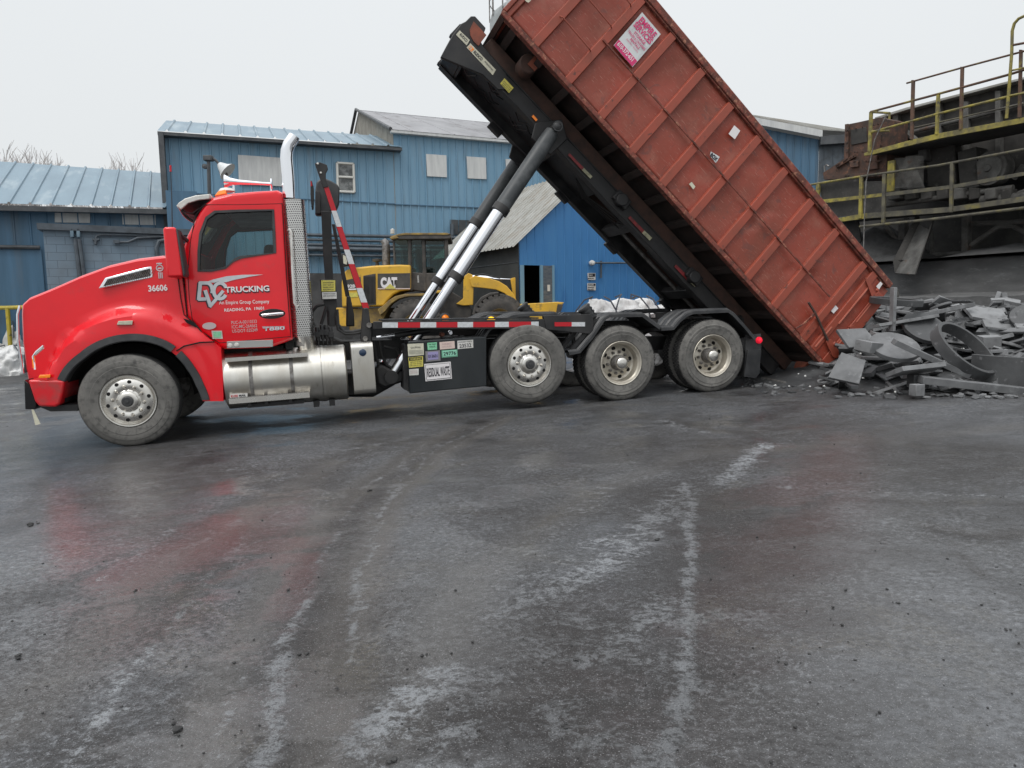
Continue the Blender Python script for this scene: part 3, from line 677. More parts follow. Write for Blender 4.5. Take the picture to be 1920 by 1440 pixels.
# side windows with rubber frames
for sd_, f in ((1, lambda y: y), (-1, lambda y: W - y)):
    wg = MB(); wg.add([(p.x, f(YC + .03 + belly(p)), p.y) for p in oi], [tuple(range(n_))]); wo = wg.build('side_window', M['glass'], truck)
    fr_ = MB(); fr_.rows([[(q.x, f(YC + y + belly(q)), q.y) for q in [shrink(p, d) for p in oi]] for d, y in ((-.012, .0), (-.012, -.008), (.018, -.008), (.026, .03))], closed=True); fr_.build('window_seal', M['plastic'], wo)
# interior
inn = MB(); inn.box(.62, 1.75, .3, W - .3, .75, 1.05); inn.box(1.78, 1.86, .22, W - .22, 1.0, 2.65); inn.build('cab_floor', M['dark'], truck)
for y_ in (.42, 1.5):
    st = MB(); st.box(1.15, 1.62, y_, y_ + .5, 1.05, 1.62); st.hexa([(1.5, y_, 1.6), (1.66, y_, 1.6), (1.66, y_ + .5, 1.6), (1.5, y_ + .5, 1.6), (1.62, y_ + .04, 2.32), (1.74, y_ + .04, 2.32), (1.74, y_ + .46, 2.32), (1.62, y_ + .46, 2.32)])
    st.build('seat', mat('seat_cloth', (.05, .05, .055), (.09, .09, .09), rough=.9), truck, bevel=.04, seg=3)
ds = MB(); ds.box(.42, .86, .2, W - .2, 1.1, 1.85); ds.hexa([(.42, .2, 1.85), (.86, .2, 1.85), (.86, W - .2, 1.85), (.42, W - .2, 1.85), (.5, .22, 2.02), (.72, .22, 2.0), (.72, W - .22, 2.0), (.5, W - .22, 2.02)]); ds.build('dashboard', M['plastic'], truck, bevel=.03)
sw = MB(); cc = Vector((1.02, .66, 1.93)); axd = Vector((-.55, 0, .83)).normalized(); e1 = Vector((0, 1, 0)); e2 = axd.cross(e1)
sw.path([cc + (e1 * cos(q) + e2 * sin(q)) * .22 for q in [2 * pi * k / 28 for k in range(29)]], .017, 8, caps=False)
for q in (0, 2.1, 4.2): sw.tube(cc, cc + (e1 * cos(q) + e2 * sin(q)) * .21, .014, n=6)
sw.tube(cc, cc - axd * .35, .03, n=8); sw.build('steering_wheel', M['plastic'], truck)
MB().rows([[(p.x, W - YC - .085, p.y) for p in oi], [(shrink(p, .06).x, W - YC - .085, shrink(p, .06).y) for p in oo]], closed=True).build('door_lining', M['plastic'], truck)
MB().box(1.2, 1.85, .25, W - .25, 2.72, 2.76).build('roof_lining', M['plastic'], truck)
# door seams, sill lamps, handle
ds_ = MB(); yy = YC - .013
seam = [(384, 383), (366, 402), (357, 450), (352, 510), (355, 560), (361, 600), (378, 622), (412, 643), (545, 631), (540, 560), (533, 440), (529, 381), (450, 383), (384, 383)]
def onskin(px, py, d=-.002):
    p = P(px, py, YC); return Vector((p.x, YC + belly(Vector((p.x, p.z))) + d, p.z))
sm = []
for (a, b), (c, d) in zip(seam, seam[1:]):
    for t in range(6): sm.append(onskin(lerp(a, c, t / 6), lerp(b, d, t / 6), .003))
ds_.path(sm + [sm[0]], .0055, 5); ds_.build('door_seam', M['dark'], truck)
MB().slab([onskin(426, 640, -.03), onskin(512, 637, -.03), onskin(512, 650, -.03), onskin(426, 653, -.03)], (0, .06, 0)).build('sill_plate', mat('grey_plate', (.33, .33, .32), rough=.4), truck, bevel=.004)
for px, py in ((432, 647), (444.5, 646)):
    c0 = onskin(px, py, -.035); MB().lathe([(0, -.01), (.018, -.008), (.022, 0), (.027, .0), (.027, .02)], c0, 20).build('sill_lamp', M['white'], truck)
c0 = P(510.5, 588.5, YC); dh = MB().add([], [])
ell = [(c0.x + .155 * cos(q), c0.z + .062 * sin(q)) for q in [2 * pi * k / 28 for k in range(28)]]
dho = MB().prism(ell, YC - .014, YC + .01).build('door_handle', M['gloss'], truck, bevel=.004)
MB().path([P(491, 591, YC - .03), P(500, 590, YC - .04), P(522, 588, YC - .04), P(531, 587.5, YC - .03)], [.016, .019, .019, .016], 10).build('handle_bar', M['chrome'], dho)
# ---- lettering on the door
yd = YC - .004
def ol(pxs): return [onskin(a, b, -.005) for a, b in pxs]
MB().slab(ol([(386, 529), (400, 524), (425, 518), (455, 515.2), (494, 514.8), (470, 518.5), (440, 524.5), (424, 529), (400, 530)]), (0, .002, 0)).build('door_swoosh', M['silver'], truck)
def dvc(dx, dy, off, m, nm, wd):
    sm_ = MB()
    def stroke(pts, w_):
        pp = [P(a + dx, b + dy, YC) for a, b in pts]; pp = [Vector((p.x, YC + belly(Vector((p.x, p.z))) + off, p.z)) for p in pp]
        L_, R_ = [], []
        for i, p in enumerate(pp):
            t = (pp[min(i + 1, len(pp) - 1)] - pp[max(i - 1, 0)]).normalized(); nn = Vector((-t.z, 0, t.x)) * w_ / 2; L_.append(p + nn); R_.append(p - nn)
        sm_.rows([L_, R_])
    def arcs(cx, cy, rx, ry, a0, a1, n=18): return [(cx + rx * cos(radians(lerp(a0, a1, k / n))), cy - ry * sin(radians(lerp(a0, a1, k / n)))) for k in range(n + 1)]
    stroke([(376, 529), (373, 562.5)], wd); stroke([(374, 530.5), (386, 530.5)] + arcs(388, 545, 10.5, 14.5, 88, -20), wd); stroke([(372, 561), (387, 560.5)], wd)
    stroke(arcs(413, 545.5, 12, 14.8, 28, 330), wd)
    stroke([(385, 544), (395.5, 575)], wd); stroke([(393.5, 575.5), (419, 545)], wd * .9)
    return sm_.build(nm, m, truck, smooth=0)
dvc(-1.6, 1.0, -.006, M['ink'], 'logo_shadow', .052); dvc(0, 0, -.008, M['silver'], 'logo_letters', .040)
def dl(nm, body, x0, y0, x1, y1, h, m, bold=.02, dx=0, dy=0, lift=0):
    return lbl(nm, body, x0 + dx, y0 + dy, x1 + dx, y1 + dy, h, YC, m, truck, bold, -.012 - lift)
dl('door_lettering', 'TRUCKING', 422, 544.5, 505, 541.5, 11, M['ink'], .03, .8, 1.4, -.002); dl('door_lettering', 'TRUCKING', 422, 543.5, 505, 540.5, 11, M['inkwhite'], .03, 0, 0, .002)
dl('door_lettering', 'An Empire Group Company', 411, 568.5, 505, 566, 9, M['inkwhite'], .005)
dl('door_lettering', 'READING, PA  19601', 421, 582, 495, 578, 6.5, M['inkwhite'], .015)
for k, s_ in enumerate(('PUC-A-00110333', 'ICC-MC-264662', 'US-DOT-525249')): dl('door_lettering', s_, 434 + k * .8, 605 + k * 8, 481.5 + k * .8, 602.3 + k * 8, 6.2, M['inkgrey'], .01)
dl('model_badge', 'T880', 493, 617.5, 534, 615, 6.5, M['chrome'], .03)
MB().slab([onskin(493, 613.6, -.012), onskin(534, 612.6, -.012), onskin(534, 611.4, -.012), onskin(491, 612, -.012)], (0, .004, 0)).build('badge_bar', M['chrome'], truck)
c0 = onskin(393, 611, -.012); MB().add([(c0.x + .078 * cos(q), c0.y, c0.z + .042 * sin(q)) for q in [2 * pi * k / 28 for k in range(28)]], [tuple(range(28))]).build('oval_sticker', mat('grey_sticker', (.5, .42, .42), rough=.5), truck)
for k, s_ in enumerate(('CERTIFIED', 'CLEAN IDLE', 'CA ARB')): dl('sticker_text', s_, 383 + 2 * (k == 2), 609 + 3 * k, 403 - 2 * (k == 2), 608 + 3 * k, 1.9, M['tapered'], .02, 0, 0, .006)
MB().slab([onskin(397, 620, -.010), onskin(416.5, 620, -.010), onskin(418, 635, -.010), onskin(399, 635.5, -.010)], (0, .003, 0)).build('square_sticker', M['white'], truck)
MB().slab([onskin(400, 622, -.014), onskin(415, 622, -.014), onskin(415, 633, -.014), onskin(401, 633, -.014)], (0, .003, 0)).build('square_sticker', M['green'], truck)
dl('sticker_text', 'PA', 402, 627.5, 413, 627, 6, M['inkwhite'], .02, 0, 0, .007)
MB().path([P(334, 522, .135), P(339, 560, .135), P(345, 590, .128), P(360, 603, .10), P(378, 622, .065)], .006, 6).build('cowl_seam', M['dark'], truck)
MB().prism(PZ([(344, 597), (356, 601), (372, 613), (366, 613), (350, 605)], .10), .085, .12).build('cowl_slot', M['dark'], truck)
for px, py, t_ in ((1101, 586, .30), (986, 582, 1.55)):
    c0 = P(px, py, t_); ad = Vector((.5, 0, -.7)).normalized(); rb_ = MB().tube(c0 - ad * .10, c0 + ad * .10, .085, n=16)
    for k in range(4): rb_.tube(c0 + ad * (-.09 + k * .055), c0 + ad * (-.07 + k * .055), .098, n=16)
    rb_.build('strap_winch', M['plastic'], truck)
# ---- mirror, visor, roof gear
MB().prism(PZ([(310, 430), (314, 428), (332, 428), (336, 433), (349, 520), (318, 521), (316, 500)], .0), -.14, .10).build('side_mirror', M['red'], truck, bevel=.03, seg=4)
mo = [o for o in truck.children if o.name.startswith('side_mirror')][0]
MB().prism(PZ([(334, 430), (338, 433), (352, 515), (348, 521)], .0), -.145, .11).build('mirror_back', M['plastic'], mo, bevel=.01)
MB().tube(P(340, 500, .0), P(352, 500, .2), .03, n=8).tube(P(336, 440, .0), P(352, 452, .2), .025, n=8).build('mirror_arm', M['plastic'], mo)
MB().path([P(320, 310, .05), P(322, 370, .05), P(323, 428, .05)], [.003, .005, .006], 6).build('radio_antenna', M['black'], truck)
MB().tube(P(319.5, 310, .05), P(320, 322, .05), .011, n=8).build('antenna_tip', M['redglass'], truck)
vis = MB(); vr = []
for k in range(13):
    s_ = k / 12; y_ = lerp(YC + .06, W - YC - .06, s_); bow = -.09 * sin(pi * s_)
    vr.append([(p[0] + bow * (1 - i / 5), y_, p[1]) for i, p in enumerate(PZ([(336, 391), (330, 384), (345, 372), (365, 366), (392, 363), (392, 371)], YC))])
vis.rows(vr).build('sun_visor', M['white'], truck, solid=.015)
MB().prism(PZ([(330, 385), (334, 379), (345, 372), (365, 366), (392, 363), (392, 372), (372, 374), (352, 380), (338, 392)], YC), YC + .03, YC + .075).build('visor_end', M['white'], truck, bevel=.008)
vu = MB(); vr = []
for k in range(13):
    s_ = k / 12; y_ = lerp(YC + .09, W - YC - .09, s_); bow = -.05 * sin(pi * s_)
    vr.append([(p[0] + bow * (1 - i / 4), y_, p[1]) for i, p in enumerate(PZ([(337, 389), (345, 396), (358, 398), (378, 384), (391, 373)], YC))])
vu.rows(vr).build('visor_underside', M['black'], truck, solid=.01)
for k in range(5):
    y_ = .35 + k * .435; 
    MB().hexa([(1.16 - .05, y_, 2.905), (1.16 + .09, y_, 2.93), (1.25, y_ + .13, 2.93), (1.11, y_ + .13, 2.905), (1.16, y_ + .02, 2.965), (1.24, y_ + .02, 2.985), (1.24, y_ + .11, 2.985), (1.16, y_ + .11, 2.965)]).build('roof_marker', M['amber'], truck, bevel=.008)
hn = MB(); h0 = P(421, 340, .75); h1 = P(508, 345, .75)
hn.path([h0, h0.lerp(h1, .12), h0.lerp(h1, .3), h0.lerp(h1, .8), h1], [.085, .05, .032, .02, .02], 14); hn.tube(h1, h1 + Vector((.015, 0, 0)), .07, n=16)
ho = hn.build('air_horn', M['chrome'], truck)
MB().tube(h0.lerp(h1, .18) - Vector((0, 0, .14)), h0.lerp(h1, .18), .014, n=6).tube(h1 - Vector((0.0, 0, .14)), h1, .014, n=6).build('horn_bracket', M['chrome'], ho)
MB().lathe([(.0, .05), (.07, .035), (.10, 0)], P(425, 359, .6) + Vector((0, 0, .0)), 20, 'z').build('roof_antenna_dome', M['white'], truck)
# ---- exhaust stack with perforated guard
def perf_mat():
    m = bpy.data.materials.new('perforated_chrome'); m.use_nodes = True; t = m.node_tree; b = t.nodes['Principled BSDF']; K = t.links.new
    b.inputs['Base Color'].default_value = (.62, .61, .59, 1); b.inputs['Metallic'].default_value = 1; b.inputs['Roughness'].default_value = .24
    at = t.nodes.new('ShaderNodeUVMap'); sp = t.nodes.new('ShaderNodeSeparateXYZ'); K(at.outputs[0], sp.inputs[0])
    def mt(op, a, b_=None):
        n = t.nodes.new('ShaderNodeMath'); n.operation = op
        for i, v in enumerate((a, b_)):
            if v is None: continue
            if isinstance(v, (int, float)): n.inputs[i].default_value = v
            else: K(v, n.inputs[i])
        return n.outputs[0]
    row = mt('FLOOR', mt('MULTIPLY', sp.outputs[1], 1.0)); sh = mt('MULTIPLY', mt('MODULO', row, 2.0), .5)
    u = mt('SUBTRACT', mt('FRACT', mt('ADD', sp.outputs[0], sh)), .5); v = mt('SUBTRACT', mt('FRACT', sp.outputs[1]), .5)
    d = mt('SQRT', mt('ADD', mt('MULTIPLY', u, u), mt('MULTIPLY', v, v))); k = mt('LESS_THAN', d, .27)
    mixc = t.nodes.new('ShaderNodeMix'); mixc.data_type = 'RGBA'; mixc.inputs[6].default_value = (.60, .59, .57, 1); mixc.inputs[7].default_value = (.02, .018, .018, 1); K(k, mixc.inputs[0]); K(mixc.outputs[2], b.inputs['Base Color'])
    K(mt('SUBTRACT', 1.0, k), b.inputs['Metallic']); K(mt('ADD', mt('MULTIPLY', k, .5), .24), b.inputs['Roughness'])
    bp = t.nodes.new('ShaderNodeBump'); bp.inputs['Strength'].default_value = .8; bp.inputs['Distance'].default_value = .004; K(mt('SUBTRACT', 1.0, k), bp.inputs['Height']); K(bp.outputs[0], b.inputs['Normal'])
    return m
M['perf'] = perf_mat()
YX = .16
t0 = P(544, 373, YX); t1 = P(564, 631, YX); rg = .135; NG = 24; HG = 40
gm = bpy.data.meshes.new('heat_guard'); vs = []; fs = []; uv = []
ctr0 = Vector((t0.x + .03, YX + rg, t0.z)); ctr1 = Vector((t1.x + .03, YX + rg, t1.z))
for i in range(2):
    c = (ctr1, ctr0)[i]
    for k in range(NG + 1):
        q = lerp(radians(150), radians(390), k / NG); vs.append(tuple(c + Vector((cos(q) * rg, sin(q) * rg, 0))))
for k in range(NG): fs.append((k, k + 1, NG + 2 + k, NG + 1 + k)); uv += [(k * .95, 0), ((k + 1) * .95, 0), ((k + 1) * .95, 62), (k * .95, 62)]
gm.from_pydata(vs, [], fs); ul = gm.uv_layers.new(name='uv'); ul.data.foreach_set('uv', [c for q in uv for c in q]); gm.materials.append(M['perf'])
gm.polygons.foreach_set('use_smooth', [True] * len(gm.polygons)); go = bpy.data.objects.new('heat_guard', gm); COL.objects.link(go); go.parent = truck
MB().path([ctr1 + Vector((0, 0, -.12)), ctr1, ctr0 + Vector((0, 0, .01))], .105, 20).build('muffler', M['steel'], truck)
MB().path([ctr1 + Vector((.0, 0, .05)), ctr1 + Vector((.02, 0, -.12)), ctr1 + Vector((.06, .08, -.19))], [.12, .11, .1], 20).build('muffler_elbow', M['alu'], truck)
sp_ = [P(542, 372, YX + rg), P(540, 330, YX + rg), P(537, 297, YX + rg), P(538, 283, YX + rg), P(542, 271, YX + rg), P(548, 262, YX + rg), P(552, 255, YX + rg)]
MB().path(sp_, [.074, .074, .074, .074, .074, .073, .068], 24, caps=False).build('exhaust_stack', M['chrome'], truck)
MB().path([P(541, 432, YX - .03), P(543, 430, YX - .05), P(546, 434, YX - .06), P(548, 500, YX - .06), P(552, 568, YX - .06), P(556, 575, YX - .05), P(560, 573, YX - .0)], .014, 8).build('grab_handle', M['white'], truck)
# ---- fuel tank, steps, def tank
FY, FR = .385, .335
c0 = P(419, 703, FY); 
def fz(x): return .455
tk = MB(); xa, xb = TF.xz(419, 700, .05)[0] - .02, TF.xz(651, 700, .05)[0] + .0; zc = (TF.xz(530, 655, .38)[1] + TF.xz(530, 756, .38)[1]) / 2; FR = (TF.xz(530, 651, .38)[1] - TF.xz(530, 759, .38)[1]) / 2 * .97
tk.lathe([(0, xa - .02), (FR * .8, xa - .015), (FR, xa + .015), (FR, xb - .015), (FR * .95, xb), (0, xb + .01)], (0, FY, zc), 56, 'x'); tank = tk.build('fuel_tank', M['alutank'], truck, smooth=30)
for px in (470, 547, 601, 606): 
    x_ = TF.xz(px, 700, .05)[0]; MB().lathe([(FR + .001, x_ - .022), (FR + .006, x_ - .022), (FR + .006, x_ + .022), (FR + .001, x_ + .022)], (0, FY, zc), 56, 'x').build('tank_strap', M['steel' if px < 600 else 'alutank'], tank)
st = MB(); xs0, xs1 = TF.xz(422, 668, .05)[0], TF.xz(577, 668, .05)[0]; zz = TF.xz(500, 668, .05)[1]
st.box(xs0, xs1, .03, .22, zz - .012, zz + .012); st.box(xs0, xs1, .02, .032, zz - .035, zz + .012); st.build('upper_step', M['alu'], truck)
zz = TF.xz(500, 744, .0)[1]; xs0, xs1 = TF.xz(429, 745, .0)[0], TF.xz(581, 745, .0)[0]
s2 = MB(); s2.box(xs0, xs1, -.01, .22, zz - .012, zz + .012); s2.box(xs0, xs1, -.02, -.008, zz - .05, zz + .015); s2.build('lower_step', M['alu'], truck)
teeth = MB()
for k in range(46): 
    x_ = lerp(xs0 + .02, xs1 - .02, k / 45); teeth.box(x_ - .006, x_ + .006, -.01, .2, zz + .012, zz + .02)
teeth.build('step_grip', M['steel'], truck)
br = MB()
for px in (468, 500, 545): 
    x_ = TF.xz(px, 755, .05)[0]; br.box(x_ - .02, x_ + .02, .03, .25, zz - .10, zz + .02)
br.box(TF.xz(462, 760, .05)[0], TF.xz(570, 757, .05)[0], .1, .16, zz - .13, zz - .085); 
for px in (592, 622): 
    x_ = TF.xz(px, 745, .2)[0]; br.box(x_ - .035, x_ + .035, .2, .6, zc - FR - .05, zc - FR + .03)
br.build('step_bracket', M['black'], truck)
MB().slab([P(431, 739, -.03), P(464, 737, -.03), P(464, 744, -.03), P(431, 746, -.03)], (0, .004, 0)).build('step_plate', M['white'], truck)
lbl('step_lettering', 'KUSS', 433, 743, 446, 742, 4.5, -.034, M['tapered'], truck, .03); lbl('step_lettering', 'MAIL', 448, 742, 461, 741, 4, -.034, M['ink'], truck, .03)
dt = MB(); pz = []
x0d, x1d = TF.xz(661, 690, .06)[0], TF.xz(702, 690, .06)[0]; ztd, zbd = TF.xz(680, 643, .06)[1], TF.xz(682, 739, .06)[1]
pr_ = [(.10, 0), (.055, .06), (.05, .14), (.05, .86), (.055, .94), (.10, 1), (.55, 1), (.62, .9), (.62, .1), (.55, 0)]
dt.rows([[(x, a, lerp(zbd, ztd, b)) for a, b in pr_] for x in (x0d, x1d)], closed=True); dt.add([(x1d, a, lerp(zbd, ztd, b)) for a, b in pr_], [tuple(range(10))]); dt.add([(x0d, a, lerp(zbd, ztd, b)) for a, b in pr_], [tuple(range(10))])
dto = dt.build('def_tank', M['alutank'], truck, bevel=.02, seg=3)
c0 = P(680, 661, .05); MB().lathe([(.0, -.03), (.035, -.028), (.045, -.02), (.045, .02)], c0, 20).build('tank_cap', M['blueglass'], dto)
# ---- hydraulic box with stickers
HB = PZ([(765, 640), (912, 631), (913, 724), (768, 738)], .06)
hbx = MB().prism(HB, .06, .55).build('hydraulic_tank', M['blacktank'], truck, bevel=.012)
MB().prism(PZ([(757, 647), (769, 645), (769, 735), (757, 730)], .2), .2, .6).build('tank_end', M['black'], truck)
def stick(m, pxs, y=.054, nm='sticker', par=None): return MB().slab([P(a, b, y) for a, b in pxs], (0, .003, 0)).build(nm, M[m] if isinstance(m, str) else m, par or hbx)
def hl(body, x0, y0, x1, y1, h, m='ink', bold=.01, y=.052): return lbl('sticker_text', body, x0, y0, x1, y1, h, y, M[m], hbx, bold)
stick('cream', [(764, 645), (794, 643.5), (795, 665.5), (765.5, 668)])
hl('CAUTION', 770, 652, 788, 651, 3)
bmm = MB()
for k in range(11): bmm.slab([P(768 + k * 2.3, 656, .051), P(769 + k * 2.3, 656, .051), P(769 + k * 2.3, 664, .051), P(768 + k * 2.3, 664, .051)], (0, .002, 0))
bmm.build('sticker_lines', mat('grey_ink', (.3, .3, .26), rough=.6), hbx)
stick('yellowsign', [(765.5, 670.5), (793, 668), (793.5, 687), (767, 689.5)]); stick('ink', [(767, 671), (791, 669.3), (791, 674.5), (767, 676.3)], .050); hl('WARNING', 769, 673.8, 789.5, 672.3, 3.4, 'yellowsign', .02, .047)
for k in range(3): hl('KEEP CLEAR OF HOIST', 769, 679.5 + k * 3.2, 791, 677.7 + k * 3.2, 1.6)
stick('white', [(767, 692.5), (785, 691), (785, 703), (767.5, 704)])
for k in range(2): hl('HYDRAULIC OIL', 769, 696 + k * 3.5, 783, 695 + k * 3.5, 1.8, 'inkgrey')
stick('green', [(801, 643), (819, 641.5), (819.5, 655), (802, 656.5)]); hl('PA 2021', 804, 646, 817, 645, 2.5); hl('WASTE', 805, 650.5, 816, 649.8, 3); 
stick('pinksticker', [(824, 641.5), (852, 639.3), (853, 653), (825, 655.5)]); hl('PERMIT', 829, 645.5, 847, 644, 3, 'inkgrey'); hl('HAULER', 829, 650.5, 847, 649, 3, 'inkgrey')
stick('white', [(857.5, 639), (887, 637), (887.5, 652), (858, 654.5)]); hl('LICENSED WASTE', 859, 641.7, 885, 639.8, 2.2); hl('23532', 861.5, 649, 883.5, 646.8, 7, 'ink', .015)
stick(mat('grey_holder', (.22, .21, .22), rough=.4), [(797.5, 658.8), (825, 656.8), (826, 676), (798.5, 678.3)], .050); stick('purple', [(802, 660.5), (821.5, 659), (822, 673.5), (802.5, 675)], .047); hl('013601', 803, 668.3, 820, 667, 6, 'ink', .01, .044)
stick(mat('mint_edge', (.12, .3, .2), rough=.4), [(827.5, 657), (858, 654.6), (858.5, 668.5), (828.3, 671.2)], .050); stick('mint', [(829.5, 658), (856, 656), (856.5, 666.5), (830, 669)], .047); hl('29776', 831.5, 663.5, 855, 661.6, 7, 'ink', .015, .044)
stick('inkwhite', [(795.5, 682.5), (845, 678), (847.5, 710), (798, 715)], .053); stick('ink', [(797.5, 684.3), (843.5, 680), (845.8, 708.3), (799.8, 713)], .0495)
stick('inkwhite', [(798.3, 685), (842.8, 680.8), (845, 707.6), (800.5, 712.2)], .0465); hl('RESIDUAL WASTE', 800.8, 698.8, 842.8, 694.6, 17, 'ink', .015, .043)
# ---- chassis
fr = MB()
for y_ in (.76, 1.60): fr.prism(PZ([(545, 640), (1385, 628), (1385, 650), (900, 668), (545, 678)], y_), y_, y_ + .09)
for x_ in (2.9, 3.9, 5.4, 6.9, 8.3): fr.box(x_ - .05, x_ + .05, .85, 1.6, .72, .95)
fr.build('chassis_frame', M['black'], truck)
sb = MB()     # subframe rails under the hoist
for y_ in (.62, 1.66): sb.prism(PZ([(690, 606), (1100, 602), (1395, 596), (1395, 618), (690, 632)], y_), y_, y_ + .14)
for x_ in (3.2, 4.2, 5.2, 6.2, 7.6): sb.box(x_ - .06, x_ + .06, .76, 1.66, 1.0, 1.14)
sb.build('hoist_subframe', M['black'], truck)
tb = PZ([(700, 603), (1028, 598), (1028, 617), (700, 617)], .04)
tbo = MB().prism(tb, .045, .11).build('side_bar', M['black'], truck, bevel=.006)
MB().prism(PZ([(1020, 592), (1108, 589), (1113, 596), (1113, 621), (1104, 626), (1024, 618)], .03), .035, .13).build('bar_end', M['black'], truck, bevel=.006)
MB().bar(P(712, 600, .3), P(1000, 596, .3), .5, .02).build('deck_plate', M['black'], truck)
tx = [717, 746, 788, 818, 858, 887, 928, 954, 996, 1010]; tape = MB()
for k in range(9):
    a, b = tx[k], tx[k + 1]; y0, y1 = lerp(604.5, 603, (a - 717) / 290), lerp(604.5, 603, (b - 717) / 290)
    MB().slab([P(a, y0, .04), P(b, y1, .04), P(b, y1 + 10, .04), P(a, y0 + 10, .04)], (0, .003, 0)).build('reflective_tape', M['tapewhite' if k % 2 == 0 else 'tapered'], tbo)
for a, b, m_ in ((1040, 1072, 'tapered'), (1072, 1097, 'tapewhite')): MB().slab([P(a, 604, .03), P(b, 604, .03), P(b, 612, .03), P(a, 612, .03)], (0, .003, 0)).build('reflective_tape', M[m_], tbo)
for px, py, m_ in ((921, 602, 'amberlit'), (835, 597, 'amber')):
    y_ = .12 if px > 900 else 1.7
    c0 = P(px, py, y_); lo = MB().lathe([(0, -.035), (.04, -.025), (.06, .0), (.06, .03)], c0, 20).build('side_lamp', M[m_], truck); MB().lathe([(.062, -.01), (.085, 0), (.085, .04)], c0, 20).build('lamp_housing', M['plastic'], lo)
# tail lamp, bracket and mud flap
c0 = P(1424, 638, .1); MB().lathe([(0, -.03), (.035, -.025), (.05, 0), (.05, .03)], c0, 20).build('tail_lamp', M['redlens'], truck)
MB().prism(PZ([(1390, 634), (1429, 632), (1428, 656), (1397, 660)], .12), .13, .60).build('lamp_bracket', M['black'], truck)
MB().rows([[(lerp(P(1398, 656, .12).x, P(1427, 655, .12).x, s_) + b, y_, z_) for y_, s_ in ((.12, 0), (.12, 1), (.15, 1), (.15, 0))] for z_, b in ((.78, 0), (.5, .0), (.2, -.04))], closed=True).build('mud_flap', M['plastic'], truck)
MB().slab([P(1402, 656, .1), P(1427, 655, .1), P(1424, 700, .1), P(1417, 709, .1), P(1395, 706, .1)], (0, .55, 0)).build('mud_flap', M['plastic'], truck)
# ---- plastic fenders over the drive and lift axles
def fender(pxs, y0=.0, y1=.62, th=.045, name='fender', ribs=3):
    pts = [Vector((p[0], 0, p[1])) for p in PZ(pxs, y0)]; ups = []
    for i, p in enumerate(pts):
        t = (pts[min(i + 1, len(pts) - 1)] - pts[max(i - 1, 0)]).normalized(); ups.append(Vector((-t.z, 0, t.x)))
    mb = MB(); prof = [(y0, -th), (y0, -.008), (y0 + .012, 0)]
    n = ribs; w_ = (y1 - y0 - .06) / n
    for k in range(n):
        b_ = y0 + .03 + k * w_; prof += [(b_, 0), (b_ + .02, .022), (b_ + w_ * .55, .022), (b_ + w_ * .55 + .02, 0)]
    prof += [(y1 - .012, 0), (y1, -.008), (y1, -th), (y1 - .02, -th), (y1 - .02, -.02), (y0 + .02, -.02), (y0 + .02, -th)]
    mb.rows([[p + u * o + Vector((0, y, 0)) for y, o in prof] for p, u in zip(pts, ups)], closed=True)
    return mb.build(name, M['plastic'], truck, smooth=25)
F1 = [(1067, 660), (1085, 657), (1108, 630), (1130, 597), (1143, 589), (1205, 588), (1222, 600), (1240, 613)]
F2 = [(1240, 614), (1262, 613), (1272, 600), (1288, 587), (1300, 583), (1366, 580), (1378, 588), (1400, 612), (1418, 634)]
FL = [(902, 640), (925, 615), (945, 600), (962, 594), (1020, 590), (1045, 597)]
for y0, y1 in ((.0, .62), (W - .62, W)):
    fender(F1 if y0 == 0 else [(a, b) for a, b in F1], y0, y1) if y0 == 0 else None
    fender(F2, y0, y1) if y0 == 0 else None
def fender_x(src, y0, y1, dz=0):
    pts = [(Vector((p[0], 0, p[1]))) for p in PZ(src, 0)]
    return pts
def fender_far(src):   # same shape on the far side
    global PZ
    keep = PZ; P0 = keep(src, 0.0)
    PZ = lambda pts, y=0: P0
    o = fender(src, W - .62, W); PZ = keep; return o
fender_far(F1); fender_far(F2)
def lowf(y0, y1):
    global PZ
    keep = PZ; P0 = keep([(900, 640), (915, 618), (935, 603), (958, 592), (975, 588), (1042, 587), (1056, 594), (1068, 610)], .1); PZ = lambda pts, y=0: P0
    o = fender([], y0, y1, .04, 'lift_axle_fender'); PZ = keep; return o
lowf(.13, .62); lowf(W - .62, W - .05)
fb = MB(); fb.tube(P(1065, 590, .3), P(1080, 660, .3), .03, n=8); MB().box(6.75, 7.02, .1, .7, .93, .97).build('fender_bracket', M['black'], truck)
fb.build('fender_bracket', M['black'], truck)
MB().bar(P(1068, 660, .1), P(1118, 600, .1), .06, .05).build('fender_bracket', M['black'], truck); MB().bar(P(1050, 655, .3), P(1075, 625, .3), .12, .05).build('fender_bracket', M['black'], truck)
# rear hinge block at the tail of the frame
MB().box(8.1, 8.5, .62, 1.8, .55, 1.05).build('rear_hinge', M['black'], truck, bevel=.02)
# ------------------------------------------------------------------ the raised hoist (part of the truck) and the container on it
KF = Frame(TF.world((9.5, 0, .2)), YAW, INC - 45.48)
TK = TF.M.inverted() @ KF.M
K = lambda px, py, y=0.0: KF.at(px, py, y)
KZ = lambda pts, y=0.0: [KF.xz(a, b, y) for a, b in pts]
def slab_(mb, pts, d=(0, .003, 0)): return mb.slab(pts, d)
YH = .64
for y_ in (YH, 1.72):
    hr = MB().box(-7.15, -.25, y_, y_ + .10, -.43, -.22); hr.box(-7.1, -.3, y_ - .02, y_ + .13, -.445, -.425); hr.box(-7.1, -.3, y_ - .02, y_ + .12, -.235, -.215)
    rail = hr.xf(TK).build('hoist_rail', M['black'], truck, bevel=.008)
    if y_ == YH: rail0 = rail
cm = MB()
for x_ in (-6.9, -5.15, -3.55, -2.1, -.8): 
    cm = MB().box(x_ - .09, x_ + .09, YH + .11, 1.72, -.41, -.30); cm.xf(TK).build('hoist_cross_member', M['black'], truck, bevel=.008)
